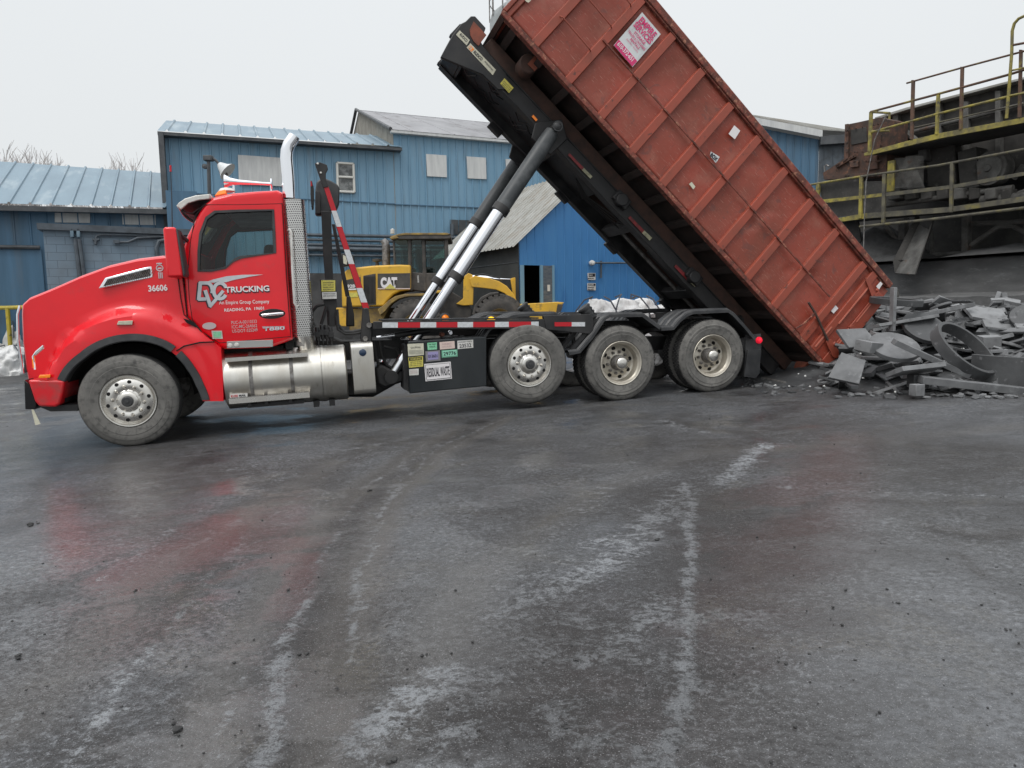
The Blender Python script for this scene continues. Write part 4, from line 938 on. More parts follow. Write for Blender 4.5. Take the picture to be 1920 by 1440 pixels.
# tail of the hoist and lift-cylinder brackets, hooks and sheaves on the near rail
for x_ in (-3.95, -2.35): MB().tube((x_, .5, -.30), (x_, YH, -.30), .09, n=16).box(x_ - .12, x_ + .14, .56, YH, -.36, -.20).xf(TK).build('hold_down_lug', M['black'], truck, bevel=.01)
for x_, n_ in ((-5.9, -.50), (-4.45, -.47), (-3.3, -.47), (-1.95, -.47)): MB().box(x_ - .12, x_ + .12, 1.74, 1.86, n_ - .03, -.40).xf(TK).build('rail_pad', M['black'], truck, bevel=.01)
MB().tube((-5.65, YH + .3, -.33), (-1.2, YH + .3, -.33), .055, n=12).tube((-3.0, YH + .45, -.34), (-.9, YH + .45, -.34), .02, n=8).xf(TK).build('cable_cylinder', M['black'], truck)
MB().tube((-3.6, YH + .62, -.36), (-.6, YH + .62, -.36), .03, n=10).xf(TK).build('cylinder_rod', M['steel'], truck)
for k in range(4):
    pts = [(-4.6 + k * .05, YH + .3 + k * .06, -.42), (-4.3, YH + .35 + k * .05, -.47), (-3.9 + .1 * k, YH + .2 + .05 * k, -.45), (-3.6, YH + .12, -.42)]
    MB().path(pts, .012, 6).xf(TK).build('hydraulic_hose', M['hoseblack'], truck)
for k in range(14):
    x_ = random.uniform(-6.9, -5.3); y_ = random.uniform(YH + .12, YH + .6); MB().path([(x_, y_, -.42), (x_ + .12, y_ + .04, -.46), (x_ + .22, y_ + random.uniform(-.1, .1), -.42)], .010, 6).xf(TK).build('hydraulic_hose', M['hoseblack'], truck)
MB().box(-7.0, -4.2, YH + .11, 1.71, -.30, -.27).xf(TK).build('belly_plate', M['black'], truck)
# nose of the hoist
hd = MB().prism(KZ([(826, 107), (837, 86), (848, 66), (865, 44), (873, 40), (883, 30), (891, 30), (911, 52), (909, 58), (897, 68), (905, 84), (950, 138), (962, 168), (934, 168), (905, 140)], YH - .03), YH - .03, YH + .03)
hd.xf(TK).build('hoist_nose', M['black'], truck, bevel=.01, seg=3)
MB().box(-7.12, -6.85, YH + .11, 1.72, -.42, -.24).xf(TK).build('hoist_nose_beam', M['black'], truck, bevel=.015)
M['rusty'] = mat('rusty_plate', (.30, .085, .05), (.16, .06, .04), rough=.75, scale=6, thr=(.4, .7))
MB().prism(KZ([(888, 40), (912, 66), (897, 86), (888, 78), (882, 66), (881, 55)], YH - .04), YH - .045, YH - .032).xf(TK).build('nose_plate', M['rusty'], truck)
def kslab(nm, m, pxs, y, par): return MB().slab([K(a, b, y) for a, b in pxs], (0, .004, 0)).xf(TK).build(nm, M[m], par)
def klbl(body, px0, py0, px1, py1, h, y, m, par, bold=.02, fr=None):
    a = K(px0, py0, y); b = K(px1, py1, y); u = b - a; c = (a + b) / 2; uz = Vector((-u.z, 0, u.x)).normalized(); hz = h * (c - K(px0 + 1, py0, y)).length * 0 + h * .0073
    if fr is None:
        R3 = TK.to_3x3(); return text('lettering', body, TK @ c, R3 @ u, R3 @ uz, u.length, hz, M[m], par, bold)
    return text('lettering', body, c, u, uz, u.length, hz, M[m], par, bold)
ys = YH - .036
kslab('decal', 'cream', [(862, 57), (881, 75), (875, 85), (855, 65)], ys, rail0); klbl('RUDCO', 863, 63.5, 876, 77.5, 5, ys - .003, 'ink', rail0)
kslab('decal', 'cream', [(882, 81), (930, 131), (924, 141), (875, 89)], ys, rail0)
kslab('decal', 'amber', [(882, 85), (889, 92), (884, 97), (878, 89)], ys - .003, rail0); klbl('R', 880, 87.5, 886, 94, 5, ys - .007, 'cream', rail0, .03); klbl('RUDCO', 889, 96.5, 904, 112, 6, ys - .003, 'ink', rail0, .03)
klbl('PRODUCTS INC', 909, 115, 924, 132, 2.5, ys - .003, 'ink', rail0)
kslab('decal', 'yellowsign', [(946, 146.5), (963, 164.5), (954.5, 174.5), (938, 156.5)], ys, rail0)
for k in range(3): klbl('WARNING STAY CLEAR', 943.5 - k * 2 + 1, 152 + k * 2.6, 958 - k * 2 + 1, 167 + k * 2.6, 1.5, ys - .003, 'ink', rail0)
kslab('side_marker', 'amber', [(1000, 215), (1008, 224), (1005, 227.5), (997, 218.5)], ys + .01, rail0)
for pr_ in ([(1068, 287), (1095, 315), (1091, 319), (1065, 291)], [(1182, 405), (1208, 432), (1204, 437), (1178, 409)], [(1268, 496), (1292, 520), (1288, 525), (1264, 500)]):
    kslab('reflector', 'tapereddull', pr_, ys + .01, rail0)
for pr_ in ([(1095, 315), (1111, 331), (1107, 335), (1091, 319)], [(1208, 432), (1223, 446), (1218, 451), (1204, 437)], [(1292, 520), (1307, 534), (1303, 538), (1288, 525)]):
    kslab('reflector', 'tapedull', pr_, ys + .01, rail0)
# ---- lift cylinders
for dy in (0, 1.6):
    y_ = .42
    T_ = P(1040, 241, y_); A_ = P(943, 386, y_); B2 = P(936, 397, y_); R_ = P(857, 517, y_); R3_ = P(852, 524, y_); Bt = P(733, 706, y_); d = Vector((0, dy, 0))
    ax_ = (T_ - Bt).normalized(); T2 = T_ - ax_ * .06
    cyl = MB().path([B2 + d, A_ + d, T2 - ax_ * .1 + d, T2 + d], [.110, .108, .108, .095], 32).build('lift_cylinder', M['sleeve'], truck)
    MB().path([B2 - ax_ * .01 + d, B2 + ax_ * .09 + d], .118, 32).build('cylinder_collar', M['black'], cyl)
    MB().tube(R_ + d, B2 + d, .088, n=32).build('upper_rod', M['chrome'], cyl)
    MB().tube(R3_ + d - ax_ * .01, R_ + d + ax_ * .03, .100, n=32).build('cylinder_collar', M['black'], cyl)
    MB().tube(Bt + d, R3_ + d, .068, n=32).build('lower_rod', M['chrome'], cyl)
    MB().tube(T_ + d + Vector((0, -.14, 0)), T_ + d + Vector((0, .2, 0)), .055, n=20).build('pivot_pin', M['black'], cyl)
    MB().lathe([(0, -.16), (.04, -.155), (.055, -.14), (.07, -.14), (.07, -.12), (.05, -.12)], T_ + d, 20).build('pin_cap', M['plastic'], cyl)
    MB().tube(Bt + d + Vector((0, -.08, 0)), Bt + d + Vector((0, .2, 0)), .09, n=16).build('base_pivot', M['black'], cyl)
MB().prism(PZ([(1002, 232), (1052, 225), (1062, 262), (1030, 292), (995, 260)], YH), YH - .05, YH - .02).build('cylinder_bracket', M['black'], truck, bevel=.01)
MB().prism(PZ([(1002, 232), (1052, 225), (1062, 262), (1030, 292), (995, 260)], YH), 1.82, 1.86).build('cylinder_bracket', M['black'], truck, bevel=.01)
# ---- tarp gantry and controls behind the cab
def pp(nm, m, pxs, y0, y1, par=None, bev=.006): return MB().prism(PZ(pxs, y0), y0, y1).build(nm, M[m], par or truck, bevel=bev)
pp('mast', 'black', [(602, 396), (621, 396), (623, 480), (625, 528), (631, 610), (614, 610), (610, 528), (606, 480)], .95, 1.08)
pp('gantry_guard', 'plastic', [(591, 358), (593, 342), (599, 336), (610, 334), (622, 339), (633, 346), (637, 353), (636, 382), (631, 393), (618, 398), (600, 403), (591, 402)], 1.10, 1.30, bev=.02)
pp('gantry_guard', 'black', [(591, 358), (600, 358), (601, 400), (591, 401)], 1.06, 1.09)
pp('gantry_plate', 'black', [(582, 338), (585, 339), (588, 350), (588, 375), (587, 388), (584, 388), (582, 365)], .6, .9); pp('gantry_reflector', 'redglass', [(582, 339), (584, 340), (586, 348), (582.5, 350)], .594, .598)
pp('boom_head', 'black', [(590, 306), (600, 304), (613, 309), (615, 317), (611, 324), (611, 336), (616, 350), (606, 352)], .44, .50)
bh = [o for o in truck.children if o.name == 'boom_head'][0]
for px, py in ((595.7, 307), (601.5, 324)): MB().lathe([(0, -.012), (.012, -.01), (.016, 0), (.016, .01)], P(px, py, .438), 12).build('bolt', M['alu'], bh)
a0, a1 = (611, 349), (686.5, 578)
arm = pp('striped_arm', 'black', [(606, 349), (616, 349), (693, 578), (680, 578)], .46, .54)
cuts = [349, 395, 425, 468, 495, 540, 567, 578]
for k in range(7):
    y0, y1 = cuts[k], cuts[k + 1]; f = lambda y: lerp(611, 686.5, (y - 349) / 229); hw = lambda y: lerp(4.6, 6, (y - 349) / 229)
    MB().slab([P(f(y0) - hw(y0), y0, .455), P(f(y0) + hw(y0), y0, .455), P(f(y1) + hw(y1), y1, .455), P(f(y1) - hw(y1), y1, .455)], (0, .003, 0)).build('reflective_tape', M['tapered' if k % 2 == 0 else 'tapewhite'], arm)
pp('arm_boot', 'black', [(681, 577), (691, 577), (694, 600), (698, 622), (697, 648), (679, 648), (676, 632), (679, 605)], .40, .62, bev=.015)
pp('rear_arm', 'black', [(622, 420), (628, 420), (656, 556), (648, 556)], 1.55, 1.62); pp('arm_boot', 'black', [(650, 555), (657, 555), (664, 590), (665, 612), (649, 612)], 1.5, 1.68, bev=.015)
for px, py in ((692, 610), (685, 635)): MB().lathe([(0, -.02), (.03, -.02), (.035, 0), (.035, .02)], P(px, py, .395), 12).build('pivot_bolt', M['steel'], truck)
pp('sign_plate', 'gloss', [(600, 523.5), (629.5, 523.5), (632, 562), (603, 562)], .50, .51)
sp0 = [o for o in truck.children if o.name == 'sign_plate'][0]
pp('warning_sign', 'yellowsign', [(602, 525.5), (628.5, 525.5), (629, 546), (603, 546.5)], .493, .497, sp0, .002); pp('instruction_sign', 'white', [(603.5, 548), (631, 547.5), (631.5, 560), (604.5, 561)], .493, .497, sp0, .002)
for k, t_ in enumerate(('DANGER', 'STAY CLEAR OF', 'RAISED HOIST', 'READ MANUAL')): lbl('sign_text', t_, 606, 530 + k * 4.4, 626, 529.6 + k * 4.4, 2.2, .490, M['ink'], sp0, .02)
for k, t_ in enumerate(('WINCH-TARP', 'UP-DOWN')): lbl('sign_text', t_, 606, 551 + k * 4, 629, 550.6 + k * 4, 2, .490, M['ink'], sp0, .02)
pp('valve_stand', 'black', [(606, 560), (631, 560), (632, 575), (628, 585), (629, 612), (617, 612), (616, 585), (607, 572)], .56, .72)
vb = MB()
for k, (px, py) in enumerate([(595, 622), (604, 618), (612, 618), (620, 622)]):
    a = P(px, py, .5); vb = MB().tube(a + Vector((0, 0, -.12)), a + Vector((0, 0, .06)), .028, n=10).tube(a + Vector((0, 0, -.2)), a + Vector((0, 0, -.12)), .016, n=8); vb.box(a.x - .035, a.x + .035, .46, .56, a.z - .07, a.z + .0)
    vb.build('valve', M['black'], truck, bevel=.004)
for pts in ([(608, 570), (594, 574), (585, 585), (584, 600), (590, 612)], [(612, 575), (606, 596), (602, 608)], [(632, 580), (634, 608), (645, 622), (662, 622), (680, 618)], [(630, 590), (634, 618), (648, 626), (664, 625), (682, 622)],
            [(592, 640), (580, 640), (570, 646), (562, 655)], [(700, 640), (706, 670), (712, 690), (722, 700)], [(712, 640), (716, 668), (726, 686), (736, 690)], [(620, 632), (640, 640), (670, 640), (695, 636)], [(705, 700), (716, 712), (738, 712), (757, 705)], [(708, 690), (712, 718), (730, 722), (748, 715)], [(720, 650), (745, 655), (750, 672), (742, 690)]):
    MB().path([P(a, b, .5) for a, b in pts], .020, 8).build('hydraulic_hose', M['hoseblack'], truck)
MB().tube(P(706, 633, .34), P(742, 628, .34), .02, n=12).build('small_rod', M['chrome'], truck); MB().tube(P(740, 629, .34), P(806, 619, .34), .04, n=16).build('small_cylinder', M['black'], truck)
for px, py in ((829, 627), (844, 624)): MB().lathe([(0, -.05), (.022, -.05), (.03, -.03), (.035, .0), (.035, .05)], P(px, py, .3), 14).build('fitting', M['rusty' if px < 835 else 'chrome'], truck)
pp('pump', 'black', [(703, 692), (716, 684), (735, 694), (757, 694), (757, 716), (740, 722), (722, 728), (708, 720)], .4, .65, bev=.03)
pp('transmission', 'black', [(570, 700), (720, 695), (745, 720), (700, 745), (580, 745)], 1.0, 1.5, bev=.04)
# ---- the container
def cont_mat():
    m = mat('worn_red_container_paint', (.30, .048, .025), (.205, .050, .030), rough=.42, rough2=.66, scale=1.3, thr=(.36, .66), c3=(.30, .105, .07), s3=2.2, thr3=(.56, .80), bump=.12, bscale=14)
    t = m.node_tree; b = t.nodes['Principled BSDF']; Kk = t.links.new; src = b.inputs['Base Color'].links[0].from_socket; tc = [n for n in t.nodes if n.bl_idname == 'ShaderNodeTexCoord'][0]
    def n_(sc, st=(1, 1, 1), rot=(0, 0, 0), det=6, dist=0, ro=.6):
        mp = t.nodes.new('ShaderNodeMapping'); mp.inputs['Scale'].default_value = st; mp.inputs['Rotation'].default_value = rot; n = t.nodes.new('ShaderNodeTexNoise'); n.inputs['Scale'].default_value = sc; n.inputs['Detail'].default_value = det; n.inputs['Distortion'].default_value = dist; n.inputs['Roughness'].default_value = ro
        Kk(tc.outputs['Object'], mp.inputs[0]); Kk(mp.outputs[0], n.inputs['Vector']); return n.outputs[0]
    def ramp(v, a, b_, hi=1):
        r = t.nodes.new('ShaderNodeMapRange'); r.inputs[1].default_value = a; r.inputs[2].default_value = b_; r.inputs[4].default_value = hi; Kk(v, r.inputs[0]); return r.outputs[0]
    def mx_(f, c):
        nonlocal src
        x = t.nodes.new('ShaderNodeMix'); x.data_type = 'RGBA'; Kk(f, x.inputs[0]); Kk(src, x.inputs[6]); x.inputs[7].default_value = (*c, 1); src = x.outputs[2]
    mx_(ramp(n_(11, det=10, ro=.7), .63, .70, .8), (.075, .028, .02))            # rust pits
    mx_(ramp(n_(9, (1, 1, 14), (0, .5, 0), 4, .6), .63, .67, .6), (.45, .25, .19))  # scratches
    mx_(ramp(n_(8, (12, 1, 1), (0, -.3, 0), 4, .6), .64, .68, .6), (.10, .03, .022))
    mx_(ramp(n_(3.2, (1, 1, 1), det=9, dist=1.5), .60, .66, .55), (.13, .05, .04))
    Kk(src, b.inputs['Base Color']); return m
M['cont'] = cont_mat()
M['contrib'] = mat('orange_red_rib_paint', (.32, .060, .032), (.24, .062, .038), rough=.42, rough2=.65, scale=3, thr=(.4, .7), c3=(.10, .035, .025), s3=9, thr3=(.60, .68))
M['contrust'] = mat('rusted_rail', (.24, .06, .04), (.10, .035, .025), rough=.8, scale=9, thr=(.4, .6), c3=(.36, .16, .10), s3=16, thr3=(.55, .66), bump=.5, bscale=50)
M['under'] = mat('dirty_underside_and_shadow', (.040, .026, .022), (.022, .017, .015), rough=.8, scale=4)
M['sill'] = mat('brown_sill', (.085, .045, .034), (.05, .032, .026), rough=.75, scale=6)
box = empty('roll_off_container', KF.M, 'rust red ribbed roll-off container tipped steeply on the raised truck hoist', 'dumpster')
HN = 1.69
# dented side sheet
def side_sheet(yb, sgn):
    nx, nz = 136, 34; R_ = []
    for j in range(nz + 1):
        row = []
        for i in range(nx + 1):
            x = lerp(-6.70, -.30, i / nx); z = lerp(.07, 1.60, j / nz); c = ((x + 6.28) / .617) % 1; bay = sin(pi * c) * sin(pi * max(0, min(1, (z - .07) / 1.5)))
            dn = noise.noise(Vector((x * 1.1, z * 1.4, 3))) * .045 + max(0, noise.noise(Vector((x * 3.1, z * 3.4, 8))) - .15) * .06 + noise.noise(Vector((x * 9, z * 9, 1))) * .004
            row.append((x, yb + sgn * (max(dn, -.03) * bay + .012 * bay), z))
        R_.append(row)
    return R_
MB().rows(side_sheet(.055, 1)).build('side_panel', M['cont'], box, solid=.006)
MB().rows(side_sheet(W - .055, -1)).build('side_panel', M['cont'], box, solid=.006)
def hat(mb, x, y, s, n0, n1, w_=.055, d=.056):   # tapered pressed rib
    y0, y1 = y, y + s * d
    mb.hexa([(x - w_ - .012, y0, n0), (x + w_ + .012, y0, n0), (x + w_, y1, n0 - .0), (x - w_, y1, n0), (x - w_ - .012, y0, n1), (x + w_ + .012, y0, n1), (x + w_, y1, n1), (x - w_, y1, n1)])
ribx = [-6.28 + .6185 * k for k in range(9)]
for x in ribx:
    mb = MB(); hat(mb, x + .03, .058, -1, .05, 1.57); mb.build('side_rib', M['contrib'], box, bevel=.005)
    mb = MB(); hat(mb, x + .03, W - .058, 1, .05, 1.57); mb.build('side_rib', M['contrib'], box, bevel=.005)
wl = MB()
for x in ribx:
    wl.box(x + .03 - .088, x + .03 - .078, .005, .01, .35, 1.2)
mb = MB(); hat(mb, -.60, .058, -1, .05, 1.57, .055); mb.build('side_rib', M['contrib'], box, bevel=.005)
for y0, y1 in ((-.02, .08), (W - .08, W + .02)):
    MB().box(-6.78, -.02, y0, y1, 1.60, 1.70).box(-6.74, -.1, y0 + .02, y1 - .01, 1.575, 1.60).build('top_rail', M['contrust'], box, bevel=.012, seg=3)
    MB().box(-6.80, .02, y0 + .015, y1 + (.02 if y0 < 0 else 0), -.015, .05).build('bottom_rail', M['contrust'], box, bevel=.008)
# ledge above the bottom rail, coloured dark for the shadow there
MB().box(-6.76, -.05, .03, .10, .05, .068).build('shadow_ledge', M['under'], box)
MB().bar((-5.66, -.012, .77), (-.72, -.012, .79), .014, .022).build('side_tie_bar', M['contrust'], box)
for x0, x1, n0 in ((-6.25, -5.68, .55), (-6.25, -5.68, .98), (-6.25, -5.68, 1.38), (-6.85, -6.3, 1.25)):
    lad = MB().path([(x0, -.0, n0), (x0 + .03, -.06, n0 - .02), (x1 - .03, -.06, n0 - .03), (x1, 0, n0 - .01)], .009, 8).build('side_rung', M['contrib'], box)
MB().box(-6.76, -6.69, .02, W - .02, .05, 1.66).box(-6.82, -6.76, .0, .12, .05, 1.66).build('front_wall', M['cont'], box, bevel=.01)
MB().box(-6.7, -.2, .08, W - .08, .085, .10).build('floor', M['under'], box)
for k in range(14):
    x = -6.55 + k * .49; MB().box(x - .03, x + .03, .09, W - .09, -.0, .083).box(x - .05, x + .05, .09, W - .09, -.012, .0).build('cross_member', M['under'], box)
for y_ in (.68, 1.66): MB().box(-6.74, -.1, y_, y_ + .10, -.20, -.013).build('long_sill', M['sill'], box, bevel=.006)
MB().box(-6.80, -6.72, .03, W - .03, -.02, .08).build('front_beam', M['sill'], box, bevel=.006)
for x_, nn in ((-6.15, .02), (.02, .03)):
    for y_, s_ in ((.32, 1), (W - .32, -1)):
        ro_ = MB().lathe([(0, 0), (.115, 0), (.125, .012 * s_), (.13, .02 * s_), (.13, .24 * s_), (0, .24 * s_)], (x_, y_, nn - .06), 32).build('ground_roller', M['sill' if x_ < -1 else 'rusty'], box)
        MB().box(x_ - .01, x_ + .12, y_ - .025 * s_ - .008, y_ - .025 * s_ + .008, nn - .09, nn + .05).build('roller_bracket', M['rusty'], ro_)
# rear door edge, posts and locks
MB().box(-.42, -.30, .0, .08, .05, 1.60).build('rear_post', M['contrib'], box, bevel=.008)
MB().box(-.30, -.13, .02, .10, .06, 1.62).build('rear_post', M['cont'], box, bevel=.008)
MB().box(-.13, .06, .0, .05, .05, 1.45).build('door_edge', M['contrib'], box, bevel=.008)
MB().box(-.13, .03, .05, W - .05, .08, 1.60).build('tailgate', M['cont'], box, bevel=.008)
MB().box(-.38, -.36, -.012, .0, .1, .5).box(-.32, -.30, -.010, .0, .62, 1.35).box(-.10, -.085, -.008, .0, .2, .5).box(-.10, -.085, -.008, .0, .85, 1.2).build('weld_strip', mat('bright_edge', (.5, .16, .11), rough=.4), box)
MB().prism(KZ([(1621, 521), (1628, 523), (1638, 545), (1648, 558), (1652, 566), (1644, 568), (1636, 562)], -.02), -.03, -.015).build('door_latch', M['contrib'], box, bevel=.003)
MB().prism(KZ([(1548, 640), (1558, 636), (1572, 660), (1577, 663), (1574, 670), (1565, 671), (1560, 668)], -.02), -.03, -.015).build('door_latch', M['contrib'], box, bevel=.003)
MB().prism(KZ([(1593, 613), (1600, 610), (1611, 618), (1609, 622), (1603, 620), (1603, 629), (1599, 626)], -.02), -.02, .05).build('hinge_plate', M['contrib'], box, bevel=.003)
MB().path([K(1516, 567, -.03), K(1529, 588, -.03), K(1552, 638, -.03)], .02, 6).build('release_lever', M['sill'], box)
MB().path([K(1492, 616, -.02), K(1512, 604, -.03), K(1524, 590, -.035), K(1530, 583, -.03)], .012, 6).path([K(1502, 611, -.03), K(1518, 596, -.045), K(1530, 590, -.03)], .010, 6).build('lock_chain', M['contrust'], box)
MB().lathe([(0, -.02), (.03, -.018), (.04, 0)], K(1566, 645, -.03), 14).build('latch_bolt', M['contrib'], box); MB().lathe([(0, -.02), (.02, -.018), (.03, 0)], K(1645, 544, -.03), 14).build('latch_bolt', M['contrib'], box)
# stickers on the container
def cst(nm, m, pxs, y, par=box): return MB().slab([K(a, b, y) for a, b in pxs], (0, .003, 0)).build(nm, M[m] if isinstance(m, str) else m, par)
M['signwhite'] = mat('dirty_white_sign', (.62, .64, .64), (.42, .43, .43), rough=.4, scale=5, thr=(.5, .75)); M['magenta'] = mat('magenta_print', (.60, .03, .15), rough=.45)
sg = cst('company_sign', 'signwhite', [(1204, 23), (1239, 64), (1186, 126), (1150.5, 85)], .018)
cst('sign_band', 'magenta', [(1160.5, 74), (1195, 114.5), (1185.5, 124.5), (1151.5, 85)], .013, sg)
cA, cB, cC, cD = [K(a, b, .010) for a, b in [(1204, 23), (1239, 64), (1186, 126), (1150.5, 85)]]
def sgt(body, u0, u1, v, h, m, bold=.02):   # u along the reading direction, v down the sign, both 0..1
    a = cA + (cB - cA) * u0 + (cD - cA) * v; b = cA + (cB - cA) * u1 + (cD - cA) * v; u = b - a
    text('lettering', body, (a + b) / 2 + Vector((0, -.0, 0)), u, Vector((-u.z, 0, u.x)), u.length, (cD - cA).length * h, M[m], sg, bold)
sgt('EMPIRE', .10, .90, .13, .15, 'magenta', .03); sgt('SERVICES', .06, .94, .29, .14, 'magenta', .03); sgt('STORAGE', .25, .8, .43, .07, 'magenta'); sgt('TRAILERS & CONTAINERS', .06, .94, .52, .06, 'magenta', .01); sgt('RENTALS', .3, .75, .60, .06, 'magenta'); sgt('Demolition - Recycling', .2, .8, .68, .045, 'magenta', 0)
cA = cA + Vector((0, -.004, 0)); sgt('610-372-6511', .07, .93, .885, .10, 'inkwhite', .02)
lg = cst('box_badge', 'signwhite', [(1333, 284), (1349.5, 294), (1345, 302), (1342, 305.5), (1331, 292)], .016)
aa_, bb_ = K(1333, 289, .01), K(1345, 300, .01); text('lettering', 'BOX', (aa_ + bb_) / 2, bb_ - aa_, Vector((-(bb_ - aa_).z, 0, (bb_ - aa_).x)), (bb_ - aa_).length, .06, M['ink'], lg, .05)
cst('paper_label', 'inkwhite', [(1377, 235), (1388, 245), (1378, 261), (1366, 251)], .016); cst('paper_label', 'cream', [(1297, 341), (1304, 350), (1300, 355), (1292, 345)], .016)
cst('paper_label', 'inkwhite', [(1560, 565), (1572, 578), (1563, 588), (1551, 576)], .016); cst('paper_label', 'inkwhite', [(1651, 528), (1655, 532), (1648, 543), (1643, 537)], -.004)
cst('paper_label', 'cream', [(984, 0), (996, 0), (991, 5), (987, 3)], .016)
# ------------------------------------------------------------------ buildings behind the truck
def sheet(mb, pt, u0, u1, v0, v1, pitch, rw, rh, off=0):
    """ribbed metal sheet: pt(u, v, h) gives a point h proud of the plane; v0, v1 functions of u"""
    us = [(u0, 0)]; k = 0; u = u0 + pitch * .5 + off
    while u < u1 - rw:
        us += [(u - rw / 2, 0), (u - rw / 4, rh), (u + rw / 4, rh), (u + rw / 2, 0)]; u += pitch
    us.append((u1, 0)); b = len(mb.v)
    for q, h in us: mb.v.append(tuple(pt(q, v0(q), h))); mb.v.append(tuple(pt(q, v1(q), h)))
    for i in range(len(us) - 1): mb.face((b + 2 * i, b + 2 * i + 2, b + 2 * i + 3, b + 2 * i + 1))
    return mb
def lin(p, q): return lambda u: p[1] + (q[1] - p[1]) * (u - p[0]) / (q[0] - p[0])
def bframe(px, Z, yaw):
    o = at_depth(px, Z); return Frame(o, yaw)
M['wallblue'] = mat('blue_metal_siding', (.17, .305, .42), (.135, .265, .375), rough=.5, scale=.8, thr=(.35, .7), stretch=(3, 1, .35), c3=(.14, .20, .25), s3=1.5, thr3=(.55, .8))
M['wallblue2'] = mat('darker_blue_siding', (.075, .165, .26), (.05, .115, .18), rough=.5, scale=1.2, thr=(.35, .7), stretch=(3, 1, .3), c3=(.10, .13, .16), s3=1.1, thr3=(.5, .8))
M['roofblue'] = mat('pale_blue_metal_roof', (.165, .245, .30), (.125, .19, .24), rough=.42, scale=1, thr=(.3, .7), stretch=(2, .5, 1), c3=(.25, .32, .36), s3=.8)
M['roofgrey'] = mat('weathered_grey_roof', (.30, .30, .31), (.20, .20, .21), rough=.7, scale=1.2, thr=(.3, .7), stretch=(1, .4, 1), c3=(.14, .13, .13), s3=2)
M['roofsilver'] = mat('old_tin_roof', (.36, .36, .34), (.24, .235, .21), rough=.55, scale=2, thr=(.3, .65), stretch=(1, 1.5, 1), c3=(.20, .17, .13), s3=1.3, thr3=(.5, .75))
M['royal'] = mat('bright_blue_siding', (.045, .185, .43), (.06, .21, .44), rough=.45, scale=1.3, thr=(.35, .7), stretch=(2, 1, .4), c3=(.035, .15, .36), s3=1)
M['block'] = None
M['oldwood'] = mat('weathered_board', (.30, .29, .25), (.18, .17, .15), rough=.85, scale=5, stretch=(3, 1, .5))
M['board'] = mat('grey_board', (.56, .57, .56), (.44, .45, .45), rough=.7, scale=3, thr=(.4, .7), stretch=(3, 1, .4))
M['trim'] = mat('dark_trim', (.05, .055, .06), (.09, .095, .10), rough=.6)
M['pipe'] = mat('painted_grey_pipe', (.085, .105, .125), (.05, .06, .07), rough=.5, scale=4)
M['concdark'] = mat('sooty_concrete', (.095, .095, .095), (.045, .045, .045), rough=.85, scale=1.6, thr=(.3, .7), bump=.4, bscale=20, c3=(.15, .15, .15), s3=4, thr3=(.6, .75))
M['darkwall'] = mat('charcoal_wall', (.045, .05, .05), (.03, .032, .033), rough=.8, scale=2, c3=(.07, .075, .075), s3=1)
M['winwhite'] = mat('white_window_frame', (.62, .62, .58), rough=.5)
M['pane'] = mat('dusty_pane', (.20, .21, .21), (.07, .075, .075), rough=.2, scale=5, thr=(.4, .6), detail=3)
M['doorwood'] = mat('grey_blue_door', (.065, .085, .11), (.12, .13, .14), rough=.8, scale=5, stretch=(1, 1, 3))
def brick_mat():
    m = bpy.data.materials.new('painted_block'); m.use_nodes = True; t = m.node_tree; b = t.nodes['Principled BSDF']; Kk = t.links.new
    tc = t.nodes.new('ShaderNodeTexCoord'); sp = t.nodes.new('ShaderNodeSeparateXYZ'); cb = t.nodes.new('ShaderNodeCombineXYZ'); br = t.nodes.new('ShaderNodeTexBrick')
    Kk(tc.outputs['Object'], sp.inputs[0]); Kk(sp.outputs[0], cb.inputs[0]); Kk(sp.outputs[2], cb.inputs[1]); Kk(cb.outputs[0], br.inputs[0])
    br.inputs['Scale'].default_value = 1; br.inputs['Brick Width'].default_value = .41; br.inputs['Row Height'].default_value = .205; br.inputs['Mortar Size'].default_value = .006
    br.inputs['Color1'].default_value = (.175, .235, .29, 1); br.inputs['Color2'].default_value = (.155, .215, .27, 1); br.inputs['Mortar'].default_value = (.10, .135, .17, 1)
    n = t.nodes.new('ShaderNodeTexNoise'); n.inputs['Scale'].default_value = 1.5; n.inputs['Detail'].default_value = 8; Kk(tc.outputs['Object'], n.inputs['Vector'])
    r = t.nodes.new('ShaderNodeMapRange'); r.inputs[1].default_value = .45; r.inputs[2].default_value = .75; r.inputs[4].default_value = .55; Kk(n.outputs[0], r.inputs[0])
    x = t.nodes.new('ShaderNodeMix'); x.data_type = 'RGBA'; Kk(r.outputs[0], x.inputs[0]); Kk(br.outputs[0], x.inputs[6]); x.inputs[7].default_value = (.12, .13, .14, 1); Kk(x.outputs[2], b.inputs['Base Color'])
    bp = t.nodes.new('ShaderNodeBump'); bp.inputs['Strength'].default_value = .5; bp.inputs['Distance'].default_value = .01; bp.invert = True; Kk(br.outputs['Fac'], bp.inputs['Height']); Kk(bp.outputs[0], b.inputs['Normal']); b.inputs['Roughness'].default_value = .7
    return m
M['block'] = brick_mat()
def wallsheet(nm, m, par, fr, x0, x1, bot, top, pitch=.305, rw=.07, rh=.02, y=0, off=0):
    return sheet(MB(), lambda u, v, h: (u, y - h, v), x0, x1, bot, top, pitch, rw, rh, off).build(nm, M[m], par, smooth=0)
# --- tall blue factory hall (left part)
BF = bframe(735, 26, 21); zg = -1.2
bx = lambda a, b, y=0: BF.xz(a, b, y)
hall = empty('factory_hall', BF.M, 'tall pale blue metal factory hall with a low roof behind the red cab', 'building')
eL, eR = bx(307, 251), bx(737, 279); eave = lin(eL, eR)
wallsheet('wall', 'wallblue', hall, BF, eL[0], eR[0], lambda u: zg, eave, .305, .07, .038)
